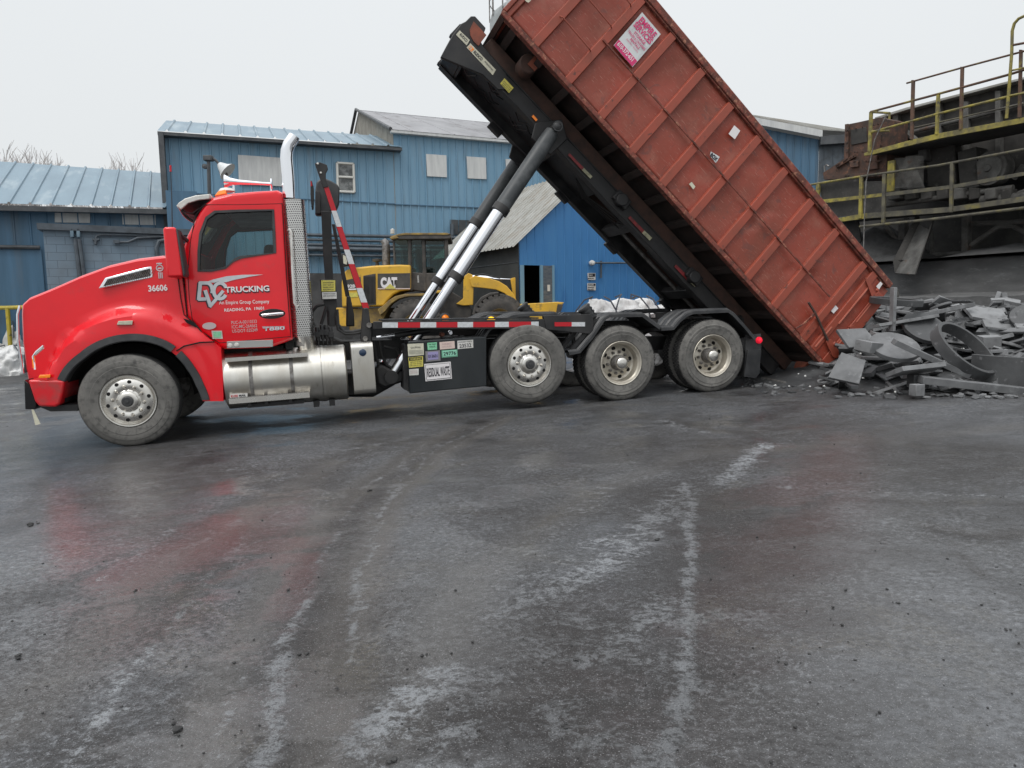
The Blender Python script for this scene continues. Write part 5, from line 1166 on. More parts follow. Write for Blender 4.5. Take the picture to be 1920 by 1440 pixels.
# overlapping upper course
sm_ = lin(bx(330, 362), bx(737, 383)); MB().prism([(eL[0], sm_(eL[0])), (eR[0], sm_(eR[0])), (eR[0], sm_(eR[0]) + .03), (eL[0], sm_(eL[0]) + .03)], -.046, -.005).build('lap_seam', M['wallblue2'], hall)
rz = lambda u: eave(u) + lerp(BF.at(302, 225, 3.2).z - eave(eL[0]), BF.at(700, 254, 3.2).z - eave(eR[0]), (u - eL[0]) / (eR[0] - eL[0]))
def roofpt(ev, rz_, y0, y1): return lambda u, v, h: (u, lerp(y0, y1, v), lerp(ev(u), rz_(u), v) + h)
sheet(MB(), roofpt(eave, rz, -.4, 3.2), eL[0] - .15, eR[0] + .25, lambda u: 0, lambda u: 1, .55, .10, .05).build('roof', M['roofblue'], hall, smooth=0)
MB().prism([(eL[0] - .15, eL[1] - .12), (eR[0] + .25, eR[1] - .12), (eR[0] + .25, eR[1] - .02), (eL[0] - .15, eL[1] - .02)], -.38, -.02).build('eave_soffit', M['trim'], hall)
MB().box(eL[0] - .14, eL[0] + .02, -.4, 3.2, zg, eL[1] - .02).build('corner_trim', M['trim'], hall)
def panel(par, fr, pts, m, nm='boarded_window', d=.05, frame=True):
    q = [fr.xz(a, b) for a, b in pts]; o = MB().prism(q, -d - .03, -.028).build(nm, M[m], par)
    return o
panel(hall, BF, [(446, 291), (530, 297), (531, 350), (448, 346)], 'board')
bw = bx(446, 291)
wn = panel(hall, BF, [(630, 304), (664, 306), (666, 363), (632, 361)], 'trim', 'window', .02)
for a, b, c, d in (((632, 307), (647.5, 331), 0, 0),): pass
wf = MB()
q = [bx(631.5, 306), bx(662, 308), bx(664, 361), bx(633, 359.5)]
for i in range(4):
    a, b = q[i], q[(i + 1) % 4]; wf.bar((a[0], -.08, a[1]), (b[0], -.08, b[1]), .05, .07, (0, 1, 0)) if False else wf.tube((a[0], -.07, a[1]), (b[0], -.07, b[1]), .045, n=6)
a, b = bx(632.5, 332), bx(663.5, 333.5); wf.tube((a[0], -.07, a[1]), (b[0], -.07, b[1]), .045, n=6)
wf.build('window_frame', M['winwhite'], wn)
for pq in ([(632.5, 308), (661.5, 310), (662, 331), (633, 330)], [(633.5, 335), (663, 336), (663.5, 359), (634, 358)]): MB().prism([bx(*p) for p in pq], -.056, -.052).build('pane', M['pane'], wn)
for k, (ya, yb, r) in enumerate([(440, 446, .06), (449, 455, .05), (458, 464, .05), (466, 471, .09), (478, 482, .05)]):
    a = BF.at(560, ya, -.25); b = BF.at(860, yb, -.25); MB().tube(a, b, r, n=8).build('wall_pipe', M['pipe'], hall)
a = bx(560, 512); b = bx(900, 516); MB().prism([(a[0], zg), (b[0], zg), (b[0], b[1]), (a[0], a[1])], -.12, -.03).build('plinth', M['concdark'], hall)
a = bx(316, 366); b = bx(372, 368); MB().prism([(a[0], zg), (b[0], zg), b, a], -1.0, -.03).build('lean_to', M['wallblue2'], hall)
MB().path([BF.at(848, 420, -.2), BF.at(848, 470, -.2)], .08, 8).build('downpipe', M['pipe'], hall)
# --- taller gabled hall (right part)
gb = empty('gabled_hall', BF.M, 'taller pale blue hall with a weathered grey roof and boarded windows', 'building')
e0, e1 = bx(736, 246), bx(965, 266); ev = lin(e0, e1); x0, x1 = e0[0], bx(1110, 300)[0]
wallsheet('wall', 'wallblue', gb, BF, x0 + .02, x1, lambda u: zg, ev, .305, .07, .038, -.012, .1)
ap = BF.at(675, 207, 7.3); rise = ap.z - e0[1]
gz2 = lambda u: ev(u) + rise
sheet(MB(), roofpt(ev, gz2, -.25, 7.3), x0 - .12, x1, lambda u: 0, lambda u: 1, 1.6, .05, .02).build('roof', M['roofgrey'], gb, smooth=0)
MB().prism([(x0 - .1, ev(x0 - .1) - .10), (x1, ev(x1) - .10), (x1, ev(x1) - .01), (x0 - .1, ev(x0 - .1) - .01)], -.24, -.02).build('eave_trim', M['board'], gb)
MB().slab([(x0, .0, zg), (x0, 0, e0[1] - .04), (x0, 7.3, e0[1] + rise - .04), (x0, 14.6, e0[1] - .04), (x0, 14.6, zg)], (.1, 0, 0)).build('gable_end', M['oldwood'], gb)
MB().slab([(x0, 7.3, e0[1] + rise), (x0, 14.8, e0[1] - .1), (x1, 14.8, ev(x1) - .1), (x1, 7.3, ev(x1) + rise)], (0, 0, .02)).build('roof', M['roofgrey'], gb)
MB().path([(x0 - .12, -.25, e0[1] + .02), (x0 - .12, 7.3, e0[1] + rise + .03), (x0 - .12, 14.8, e0[1] - .1)], .07, 6).build('gable_trim', M['trim'], gb)
sm2 = lin(bx(737, 384), bx(965, 393)); MB().prism([(x0, sm2(x0)), (x1, sm2(x1)), (x1, sm2(x1) + .03), (x0, sm2(x0) + .03)], -.060, -.01).build('lap_seam', M['wallblue2'], gb)
for pq in ([(798, 289.5), (836, 292), (837, 333), (800, 331)], [(874, 294), (910, 296.5), (911, 336.5), (876, 335)], [(947, 299), (985, 301), (986, 340), (949, 339)]): panel(gb, BF, pq, 'board')
MB().prism([bx(*p) for p in ((843, 412), (905, 414), (905, 442), (843, 440))], -.05, -.03).build('louvre', M['trim'], gb)
# --- low building with blue metal roof on the left
LF = bframe(160, 22, 25)
lx = lambda a, b, y=0: LF.xz(a, b, y)
low = empty('low_workshop', LF.M, 'low dark blue workshop with a pale blue metal roof at the left', 'building')
l0, l1 = lx(0, 386), lx(335, 394); le = lin(l0, l1); xa, xb = lx(-160, 386)[0], lx(345, 394)[0]
wallsheet('wall', 'wallblue2', low, LF, xa, xb, lambda u: -1.5, lambda u: le(u), .42, .07, .03)
lr = lin((l0[0], LF.at(0, 303, 4).z), (l1[0], LF.at(325, 326, 4).z))
sheet(MB(), roofpt(le, lr, -.55, 4.0), xa, xb, lambda u: 0, lambda u: 1, .52, .09, .05).build('roof', M['roofblue'], low, smooth=0)
MB().prism([(xa, le(xa) - .20), (xb, le(xb) - .20), (xb, le(xb) - .05), (xa, le(xa) - .05)], -.54, -.40).build('gutter', M['trim'], low)
for pq in ([(103, 399), (169, 400.5), (169, 418), (103, 417)], [(229, 402), (292, 403.5), (292, 422), (230, 421)]): panel(low, LF, pq, 'board', 'skylight_panel', -.015)
a, b = LF.at(-60, 462, -.12), LF.at(75, 464, -.12); MB().tube(a, b, .06, n=8).build('door_track', M['trim'], low)
a, b = lx(-60, 468), lx(78, 468); MB().prism([(a[0], -1.5), (b[0], -1.5), b, a], -.06, -.035).build('sliding_door', M['wallblue2'], low)
# --- painted block annex
AF = bframe(200, 18.6, 25)
an = empty('block_annex', AF.M, 'blue grey painted concrete block annex with conduits beyond the hood', 'building')
ax = lambda a, b, y=0: AF.xz(a, b, y)
a0, a1 = ax(80, 428), ax(372, 440); MB().prism([(a0[0], -1.5), (a1[0], -1.5), a1, a0], 0, 3).build('wall', M['block'], an)
c0_, c1_ = ax(69, 418, -.1), ax(376, 431, -.1); MB().prism([(c0_[0], c0_[1] - .16), (c1_[0], c1_[1] - .16), c1_, c0_], -.14, 3.1).build('roof_slab', M['pipe'], an)
for pts, r in (([(141, 448), (146, 490), (152, 540)], .05), ([(148, 448), (154, 490), (160, 540)], .05), ([(178, 450), (182, 442), (190, 440), (255, 441), (300, 442)], .025), ([(215, 454), (240, 454), (258, 446), (300, 444), (372, 446)], .035), ([(296, 485), (293, 465), (298, 452), (312, 449), (372, 450)], .055)):
    MB().path([AF.at(p[0], p[1], -.08) for p in pts], r, 8).build('conduit', M['pipe'], an)
for px in (134, 146): MB().prism([ax(*p) for p in ((px - 2, 429), (px + 5, 429), (px + 6, 446), (px - 1, 446))], -.14, -.02).build('conduit_box', M['board' if 0 else 'roofblue'], an, bevel=.02)
MB().prism([ax(*p) for p in ((174, 448), (187, 448), (187, 451), (182, 452), (182, 459), (178, 459), (178, 452), (174, 451))], -.16, -.02).build('wall_lamp', M['pipe'], an)
MB().prism([ax(*p) for p in ((213, 451), (224, 451), (225, 457), (214, 457))], -.16, -.02).build('wall_lamp', M['pipe'], an)
# --- bright blue gabled shed
GF = bframe(974, 21, 31)
gx = lambda a, b, y=0: GF.xz(a, b, y)
sh = empty('gabled_shed', GF.M, 'bright blue gabled shed with an open doorway and tin roof', 'building')
pe = gx(973, 453); pm = gx(1067, 362); xr = gx(1236, 560)[0]; slp = (pm[1] - pe[1]) / (pm[0] - pe[0]); xm = xr / 2
top = lambda u: pe[1] + slp * (u if u < xm else xr - u)
d0, d1 = gx(980, 497), gx(1036, 497); dt_ = d0[1]
def shw(u0, u1, b, t, off=0): return sheet(MB(), lambda u, v, h: (u, -h, v), u0, u1, b, t, .305, .04, .015, off)
mb = MB()
sheet(mb, lambda u, v, h: (u, -h, v), 0, d0[0], lambda u: -.6, top, .305, .04, .015)
sheet(mb, lambda u, v, h: (u, -h, v), d0[0], d1[0], lambda u: dt_, top, .305, .04, .015)
sheet(mb, lambda u, v, h: (u, -h, v), d1[0], xm, lambda u: -.6, top, .305, .04, .015); sheet(mb, lambda u, v, h: (u, -h, v), xm, xr, lambda u: -.6, top, .305, .04, .015)
mb.build('wall', M['royal'], sh, smooth=0)
MB().slab([(-.02, 0, -.6), (-.02, 0, pe[1] - .03), (-.02, 5.6, pe[1] - .03), (-.02, 5.6, -.6)], (.05, 0, 0)).build('side_wall', M['darkwall'], sh)
hz_ = gx(973, 492)[1]; MB().slab([(-.035, 0.0, hz_), (-.035, 5.6, hz_), (-.035, 5.6, hz_ + .03), (-.035, 0, hz_ + .03)], (.012, 0, 0)).build('side_seam', M['trim'], sh)
sheet(MB(), lambda u, v, h: (lerp(-.25, xm, v), u, lerp(pe[1] - .25 * slp, top(xm), v) + .04 + h), -.12, 5.7, lambda u: 0, lambda u: 1, .24, .07, .035).build('roof', M['roofsilver'], sh, smooth=0)
sheet(MB(), lambda u, v, h: (lerp(xr + .25, xm, v), u, lerp(pe[1] - .25 * slp, top(xm), v) + .04 + h), -.12, 5.7, lambda u: 0, lambda u: 1, .24, .07, .035).build('roof', M['roofsilver'], sh, smooth=0)
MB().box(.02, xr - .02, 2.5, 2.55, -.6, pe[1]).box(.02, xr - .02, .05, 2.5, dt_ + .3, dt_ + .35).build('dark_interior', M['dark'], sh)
for a_, b_ in ((974, 981), (1012, 1016.5), (1034, 1038)):
    q0, q1 = gx(a_, 497), gx(b_, 497); MB().box(q0[0], q1[0], -.05, -.02 if a_ == 974 else .02, -.6, q0[1]).build('door_frame', M['wallblue'], sh)
q0, q1 = gx(1016.5, 498), gx(1034, 498); MB().box(q0[0], q1[0], -.035, .0, -.6, q0[1]).build('door', M['doorwood'], sh)
dr_ = [o for o in sh.children if o.name.startswith('door') and 'frame' not in o.name][0]
q0, q1 = gx(1025, 534), gx(1030, 546); MB().box(q0[0], q1[0], -.045, -.038, q1[1], q0[1]).build('door_notice', M['white'], dr_)
MB().path([GF.at(1110, 493, -.1), GF.at(1195, 493, -.1), GF.at(1240, 494, -.1)], .03, 8).build('pipe', M['pipe'], sh); MB().tube(GF.at(1127, 489, -.06), GF.at(1127, 521, -.06), .03, n=8).build('conduit', M['pipe'], sh)
MB().lathe([(0, -.1), (.07, -.07), (.09, 0), (.07, .07), (0, .1)], GF.at(1110, 493, -.12), 16).build('lamp', M['white'], sh)
for nm, pq, rows_ in (('smoking_sign', [(1100.5, 512), (1115, 512), (1115, 525), (1101, 525)], ['NO', 'SMOKING']), ('danger_sign', [(1100, 531), (1115.5, 531), (1115.5, 544.5), (1100, 544.5)], ['DANGER', 'AUTHORIZED', 'PERSONNEL'])):
    o = MB().prism([gx(*p) for p in pq], -.045, -.03).build(nm, M['white'], None); o.matrix_world = GF.M
    tag(o, 'small white no smoking notice fixed above another sign on the bright blue shed' if 'smoking' in nm else 'small white danger notice with a dark band, lower sign on the bright blue shed', 'sign')
    if 'danger' in nm: MB().prism([gx(*p) for p in ((1101, 532), (1114.5, 532), (1114.5, 536), (1101, 536))], -.050, -.047).build('sign_band', M['ink'], o)
    else: MB().prism([gx(*p) for p in ((1102, 513), (1114, 513), (1114, 519), (1102, 519))], -.050, -.047).build('sign_band', M['ink'], o)
    for k, t_ in enumerate(rows_):
        yy = (534, 539, 543)[k] if 'danger' in nm else (516, 522)[k]
        a, b = GF.at(1102 + (2 if t_ == 'NO' else 0), yy, -.053), GF.at(1113.5 - (2 if t_ == 'NO' else 0), yy, -.053); text('lettering', t_, (a + b) / 2, b - a, (0, 0, 1), (b - a).length, .045, M['white' if k == 0 else 'ink'], o, .02)
MB().prism([gx(*p) for p in ((1236, 530), (1330, 530), (1330, 620), (1236, 620))], -.1, 2).build('end_block', M['darkwall'], sh)
# --- small grey-blue shed beyond the container
RF = bframe(1536, 24, -14)
rx = lambda a, b, y=0: RF.xz(a, b, y)
rs = empty('back_shed', RF.M, 'grey blue metal shed with a pale roof edge beyond the container top rail', 'building')
rt = lin(rx(1425, 240), rx(1536, 262)); rxa, rxb = rx(1380, 240)[0], rx(1536, 262)[0]
wallsheet('wall', 'wallblue2', rs, RF, rxa, rxb, lambda u: -.6, rt, .25, .05, .03); rxc = rx(1600, 265)[0]
wallsheet('wall', 'pipe', rs, RF, rxb, rxc, lambda u: -.6, lambda u: rt(rxb) , .3, .04, .02, -.02)
MB().slab([(rxa, -.3, rt(rxa) + .02), (rxb + .05, -.3, rt(rxb) + .02), (rxb + .05, -.3, rt(rxb) + .24), (rxa, -.3, rt(rxa) + .24)], (0, .06, 0)).build('fascia', M['board'], rs)
MB().slab([(rxa, -.3, rt(rxa) + .25), (rxb, -.3, rt(rxb) + .25), (rxc, -.3, rt(rxb) + .10), (rxc, 5, rt(rxb) + .6), (rxb, 5, rt(rxb) + .7), (rxa, 5, rt(rxa) + .7)], (0, 0, .04)).build('roof', M['roofsilver'], rs)
MB().box(rxb, rxc, -.3, 0, rt(rxb) - .22, rt(rxb) + .05).build('eave', M['trim'], rs)
# --- silo behind the raised container
si = at_depth(985, 30); SFm = Matrix.Translation(si); sz = lambda px, py, Z: (CAM + ray(px, py) * (Z / ray(px, py).y))
t_ = sz(985, 27, 30); rr = (sz(1050, 30, 30) - sz(918, 30, 30)).length / 2; tz = t_.z - si.z; cx_ = (sz(1050, 30, 30).x + sz(918, 30, 30).x) / 2 - si.x
silo = empty('silo', SFm, 'round grey silo with a guard railing, its top showing behind the raised container', 'silo')
MB().lathe([(rr, -1), (rr, tz - .35), (rr * .96, tz - .1), (rr * .6, tz + .35), (0, tz + .6)], (cx_, 0, 0), 40, 'z').build('shell', mat('grey_silo_steel', (.30, .32, .32), (.22, .23, .23), rough=.6, scale=2), silo)
rlm = M['steel']
for k in range(14):
    q = 2 * pi * k / 14; MB().tube((cx_ + rr * cos(q), rr * sin(q), tz - .3), (cx_ + rr * cos(q), rr * sin(q), tz + 1.1), .025, n=6).build('rail_post', rlm, silo)
for h_ in (.45, 1.1): MB().path([(cx_ + rr * cos(q), rr * sin(q), tz + h_) for q in [2 * pi * k / 40 for k in range(41)]], .02, 6, caps=False).build('rail', rlm, silo)
# --- floodlight mast
fl = at_depth(390, 19.5); q = lambda px, py: sz(px, py, 19.5) - fl
fm = empty('floodlight_mast', Matrix.Translation(fl), 'thin mast with a bell floodlight tilted down, standing just behind the cab roof', 'street light')
MB().tube(q(394, 420), q(391, 303), .05, n=8).tube((q(394, 420).x, 0, 0), q(394, 420), .05, n=8).build('pole', M['trim'], fm)
MB().box(q(383, 296).x, q(399, 296).x, -.1, .1, q(390, 302).z, q(390, 292).z).build('junction_box', M['trim'], fm, bevel=.02)
MB().path([q(399, 297), q(405, 301), q(411, 308)], .035, 8).build('arm', M['trim'], fm)
MB().path([q(411, 307), q(413.5, 310), q(420, 316), q(427, 322)], [.06, .10, .16, .27], 18).build('lamp_shade', M['signwhite'], fm)
MB().path([q(409, 308), q(413, 322), q(416, 332), q(427, 325)], .035, 8).build('lamp_guard', M['steel'], fm)
MB().lathe([(.0, -.05), (.07, -.03), (.07, .03), (0, .05)], q(384, 312), 12).build('photocell', M['trim'], fm)
# --- bare trees behind the roofs
def bare_tree(base, h, spread, seed, label):
    rnd = random.Random(seed); tr = empty('bare_tree', Matrix.Translation(base), label, 'tree', 'bare trees behind the workshop roof')
    mt = MB(); mc = MB()
    def br_(p, d, L_, r, lv, mb):
        n = 3; pts = [p]; dd = d.copy()
        for i in range(n):
            dd = (dd + Vector((rnd.uniform(-1, 1), rnd.uniform(-1, 1), rnd.uniform(-.3, .5))) * .16).normalized(); pts.append(pts[-1] + dd * L_ / n)
        mb.path(pts, [lerp(r, r * .6, i / n) for i in range(n + 1)], 4 if lv > 1 else 7, caps=False)
        if lv >= 5: return
        for k in range(rnd.choice((3, 4)) if lv else 5):
            t = rnd.uniform(.35, 1) if lv else rnd.uniform(.5, 1); pi_ = pts[min(int(t * n), n - 1)].lerp(pts[min(int(t * n) + 1, n)], (t * n) % 1)
            ax_ = Vector((rnd.uniform(-1, 1), rnd.uniform(-1, 1), rnd.uniform(.0, .9))).normalized(); nd = (dd * .9 + ax_ * spread).normalized()
            br_(pi_, nd, L_ * rnd.uniform(.55, .78), max(r * .6, .024), lv + 1, mc)
    br_(Vector((0, 0, 0)), Vector((0, 0, 1)), h * .42, .30, 0, mt)
    mt.build('trunk', M['bark'], tr, smooth=0); mc.build('crown', M['bark'], tr, smooth=0)
M['bark'] = mat('grey_bark', (.58, .56, .55), (.50, .48, .47), rough=.9)
for i, (px, py, Z, lb) in enumerate([(22, 268, 55, 'broad bare tree rising over the left end of the blue roof'), (75, 282, 60, 'bare tree just right of the broadest one over the blue roof'), (182, 296, 62, 'twiggy bare tree over the middle of the blue roof'), (290, 303, 64, 'small bare tree beside the tall hall corner'), (-40, 275, 58, 'bare tree cut off by the left edge of the picture')]):
    b = at_depth(px, Z); h = sz(px, py, Z).z - b.z; bare_tree(b, h * (.94 if i == 0 else 1.08), .62, 40 + i, lb)
# --- yellow pipe barrier at the far left
b0 = at_depth(12, 20.8); yl = empty('yellow_barrier', Matrix.Translation(b0), 'yellow pipe barrier behind the white bags at the far left', 'barrier'); q2_ = lambda px, py: sz(px, py, 20.8) - b0
M['yellow'] = mat('yellow_paint', (.52, .40, .035), (.36, .30, .06), rough=.55, scale=4, thr=(.4, .65), c3=(.09, .075, .05), s3=7, thr3=(.56, .7))
for px in (-20, 14): MB().tube((q2_(px, 600).x, 0, -.1), q2_(px, 577), .06, n=8).build('post', M['yellow'], yl)
MB().tube(q2_(-60, 579), q2_(48, 576), .06, n=8).build('rail', M['yellow'], yl)
# --- big white bulk bags
M['bag'] = mat('white_woven_bag', (.74, .74, .73), (.60, .60, .59), rough=.7, scale=6, thr=(.3, .7), bump=.3, bscale=40)
M['strap'] = mat('dark_strap', (.07, .075, .09), rough=.8)
def bag(px, Z, w_, h_, seed, label, base=None):
    rnd = random.Random(seed); b = at_depth(px, Z); o = empty('bulk_bag', Matrix.Translation(b) @ Matrix.Rotation(rnd.uniform(-.4, .4), 4, 'Z'), label, 'bag', 'white bulk bags in the yard')
    R_ = []; n = 72; off = Vector((seed * 3.1, 1, 2))
    for j in range(27):
        t = j / 26; row = []
        for k in range(n):
            a = 2 * pi * k / n; sq = (abs(cos(a)) ** 4 + abs(sin(a)) ** 4) ** -.25; r = w_ / 2 * sq * (1 if t < .7 else max(.10, 1 - ((t - .7) / .3) ** 1.6 * .9)) * (1 + .05 * sin(t * 7))
            v = Vector((cos(a) * r, sin(a) * r, h_ * (t if t < .7 else .7 + (t - .7) * .8))); v += Vector((cos(a), sin(a), .5)) * (noise.noise(v * 4.5 + off) * .11 + abs(noise.noise(v * 7 + off)) * -.10 + noise.noise(v * 16 + off) * .03)
            row.append(v)
        R_.append(row)
    mb = MB().rows(R_, closed=True); mb.face([mb.v.index(mb.v[-n + k]) if 0 else len(mb.v) - n + k for k in range(n)]); mb.build('bag_body', M['bag'], o, smooth=60)
    if seed in (4, 6):
        R_ = [[Vector((cos(a) * r * (1 + .25 * noise.noise(Vector((cos(a), sin(a), z)) * 3 + off)), sin(a) * r, z)) for a in [2 * pi * k / 12 for k in range(12)]] for r, z in ((w_ * .10, h_ * .88), (w_ * .08, h_ * 1.0), (w_ * .13, h_ * 1.12))]
        MB().rows(R_, closed=True).build('filling_spout', M['bag'], o)
    for s_ in (-1, 1):
        MB().path([(s_ * w_ * .42, -w_ * .46, h_ * .6), (s_ * w_ * .40, -w_ * .42, h_ * .78), (s_ * w_ * .26, -w_ * .3, h_ * .92), (s_ * w_ * .12, -w_ * .14, h_ * .965), (s_ * w_ * .2, 0, h_ * .93)], .016, 6).build('lifting_loop', M['strap'], o)
for a_ in [(1124, 14.2, 1.0, 1.50, 1, 'white bulk bag leftmost of the row seen over the drive axle fender'), (1168, 14.6, .95, 1.52, 2, 'white bulk bag second from left in the row over the drive axle fender'), (1203, 14.9, .9, 1.47, 3, 'white bulk bag right of the middle in the row over the fender'), (1248, 15.4, .8, 1.36, 4, 'small peaked white bulk bag standing apart at the foot of the hoist'),
           (16, 20, 1.0, 1.0, 5, 'dusty white bulk bag nearest the truck nose at the far left'), (-36, 20.4, 1.1, 1.2, 6, 'white bulk bag cut off by the left edge of the picture'), (22, 21.6, 1.15, 1.95, 7, 'white bulk bag peeking over the front ones beside the yellow barrier')]: bag(*a_)
# dark bank of soot at the foot of the bags on the left
mb = MB(); rr_ = []
c = at_depth(20, 19.5)
for j in range(9):
    rr_.append([(c.x - 3 + i * .22, c.y - 1.1 + j * .22, gz(c.x - 3 + i * .22, c.y) - .05 + (.16 + .10 * noise.noise(Vector((i * .5, j * .5, 0)))) * sin(pi * j / 8) * min(1, (20 - i) / 5)) for i in range(21)])
tag(mb.rows(rr_).build('soot_bank', M['concdark'], None), 'low bank of black soot in front of the white bags at the far left', 'soot', kind='stuff')
# ------------------------------------------------------------------ wheel loader
LO = Frame(at_depth(790, 20), 3)
ld = empty('wheel_loader', LO.M, 'dusty yellow wheel loader parked behind the truck frame', 'loader')
LZ = lambda pts, y=0.0: [LO.xz(a, b, y) for a, b in pts]
M['cat'] = mat('dusty_yellow_paint', (.72, .42, .035), (.55, .33, .05), rough=.5, scale=2.2, thr=(.35, .7), c3=(.16, .12, .07), s3=4, thr3=(.58, .78))
M['catdark'] = mat('dark_loader_panel', (.045, .043, .04), (.09, .08, .07), rough=.6, scale=4)
M['catmud'] = mat('muddy_yellow', (.36, .24, .06), (.15, .11, .06), rough=.75, scale=4, thr=(.35, .65))
M['lrubber'] = mat('muddy_tyre', (.065, .062, .058), (.11, .10, .09), rough=.9, scale=5, bump=.3, bscale=30)
def lp(nm, m, pxs, y0, y1, par=None, bev=.02): return MB().prism(LZ(pxs, y0), y0, y1).build(nm, M[m], par or ld, bevel=bev, seg=3)
body = lp('engine_hood', 'cat', [(640, 530), (643, 512), (650, 506), (662, 502), (700, 498), (748, 496), (770, 497), (770, 543), (750, 546), (738, 552), (728, 562), (720, 574), (641, 576)], .25, 2.15, bev=.05)
lp('lower_frame', 'catmud', [(652, 579), (730, 577), (718, 600), (712, 622), (655, 620)], .4, 2.0); lp('bumper', 'cat', [(630, 577), (655, 577), (655, 612), (632, 612)], .35, 2.05)
lp('hood_vent', 'catdark', [(681, 517), (704, 513), (705, 571), (690, 573), (682, 568)], .235, .248, body, .003)
vt = MB()
for k in range(9): 
    a = LO.at(683 + k * 2.5, 518, .225); b = LO.at(683 + k * 2.5, 569, .225); vt.tube(a, b, .012, n=5)
vt.build('vent_bars', M['black'], body)
lp('dark_band', 'catdark', [(649, 525), (676, 519), (677, 540), (649, 543)], .238, .249, body, .003); lp('dark_band', 'catdark', [(708, 513), (769.5, 512), (769.5, 541), (708, 541)], .238, .249, body, .003)
lp('white_stripe', 'inkwhite', [(649, 541.5), (677, 540.3), (677, 543), (649, 544.2)], .228, .236, body, 0); lp('pin_stripe', 'pinksticker', [(708, 540.3), (769, 540.3), (769, 542.2), (708, 542.2)], .228, .236, body, 0)
def ltx(s_, a, b, c, d, h, m, y=.230, bold=.03): 
    p, q_ = LO.at(a, b, y), LO.at(c, d, y); u = q_ - p; hz = h * 20 / 1300; text('lettering', s_, (p + q_) / 2, u, (0, 0, 1), u.length, hz, M[m], body, bold)
ltx('928G', 651, 537, 672, 536, 6.5, 'inkwhite'); ltx('CAT', 713.5, 530, 745, 529.5, 20, 'inkwhite', .230, .07)
MB().slab([LO.at(721.5, 541.3, .218), LO.at(742, 541.3, .218), LO.at(731.5, 532, .218)], (0, .006, 0)).build('yellow_triangle', M['yellowsign'], body)
lp('warning_label', 'yellowsign', [(654, 549), (671, 548), (671, 557), (654, 558)], .238, .246, body, 0)
lp('rear_fender', 'catmud', [(708, 580), (718, 573), (730, 562), (742, 555), (760, 551), (800, 550), (800, 555), (764, 556), (746, 561), (733, 570), (722, 584), (712, 592)], .15, .8); lp('rear_fender', 'catdark', [(708, 580), (718, 573), (730, 562), (742, 555), (760, 551), (800, 550), (800, 555), (764, 556), (746, 561), (733, 570), (722, 584), (712, 592)], 1.7, 2.3)
# cab
cb = lp('cab_base', 'catdark', [(770, 510), (795, 512), (840, 512), (842, 545), (795, 547), (770, 543)], .42, 1.98)
lp('cab_roof', 'catdark', [(731, 446), (735, 443), (748, 440), (760, 439), (838, 439), (846, 442), (845, 447), (838, 448), (735, 449)], .3, 2.1, bev=.02); lp('roof_cap', 'catmud', [(731, 444), (748, 438), (760, 436.5), (838, 436.5), (845, 439), (838, 440.5), (760, 440.5), (740, 443)], .28, 2.12, None, .01); lp('roof_corner', 'catmud', [(730, 445), (742, 441), (748, 446), (733, 449)], .27, .6, None, .02)
def post(a, b, y, r=.045): MB().tube(LO.at(*a, y), LO.at(*b, y), r, n=8).build('cab_post', M['catdark'], ld)
for y_ in (.45, 1.95):
    for a, b in (((738, 448), (741, 505)), ((768, 447), (770, 545)), ((794, 447), (797, 545)), ((836, 447), (840, 545))): post(a, b, y_, .06 if a[0] != 738 else .035)
for nm, pq in (('side_glass', [(770, 450), (792, 450), (795, 513), (771, 511)]), ('side_glass', [(740, 450), (766, 450), (769, 509), (743, 505)]), ('door_glass', [(799, 452), (832, 452), (836, 511), (801, 511)])):
    for y_ in (.46, 1.94): MB().prism(LZ(pq, .46), y_, y_ + .01).build(nm, M['loaderglass'], ld)
lp('door_lower', 'catdark', [(797, 512), (836, 512), (838, 544), (798, 545)], .44, .47); lp('panel_lower', 'catdark', [(770, 511), (795, 512), (796, 546), (770, 544)], .44, .47)
lp('door_handle', 'board', [(782, 516), (785.5, 516), (786, 530), (782.5, 530)], .42, .438, None, .003); lp('cab_seat', 'catdark', [(785, 500), (815, 500), (816, 515), (785, 515)], .9, 1.5); lp('seat_back', 'catdark', [(780, 468), (787, 466), (793, 505), (785, 505)], .9, 1.5)
MB().path([LO.at(724, 500, 1.0), LO.at(724, 462, 1.0), LO.at(722, 455, 1.0), LO.at(718, 450, 1.0)], [.12, .12, .11, .09], 14).build('exhaust', M['steel'], ld)
MB().lathe([(.09, -.2), (.05, -.05), (.05, .0), (.14, .02), (.14, .08), (0, .1)], LO.at(707, 491, 1.0), 16, 'z').build('air_cleaner', M['catdark'], ld)
MB().lathe([(0, 0), (.06, 0), (.06, .12), (0, .15)], LO.at(736, 438, .6), 12, 'z').build('beacon', M['white'], ld)
wl_ = lp('work_lamp', 'black', [(640, 475), (662, 478), (664, 497), (641, 500)], .1, .3); lp('lamp_lens', 'cream', [(643, 478), (652, 482), (650, 496), (644, 494)], .08, .095, wl_, 0)
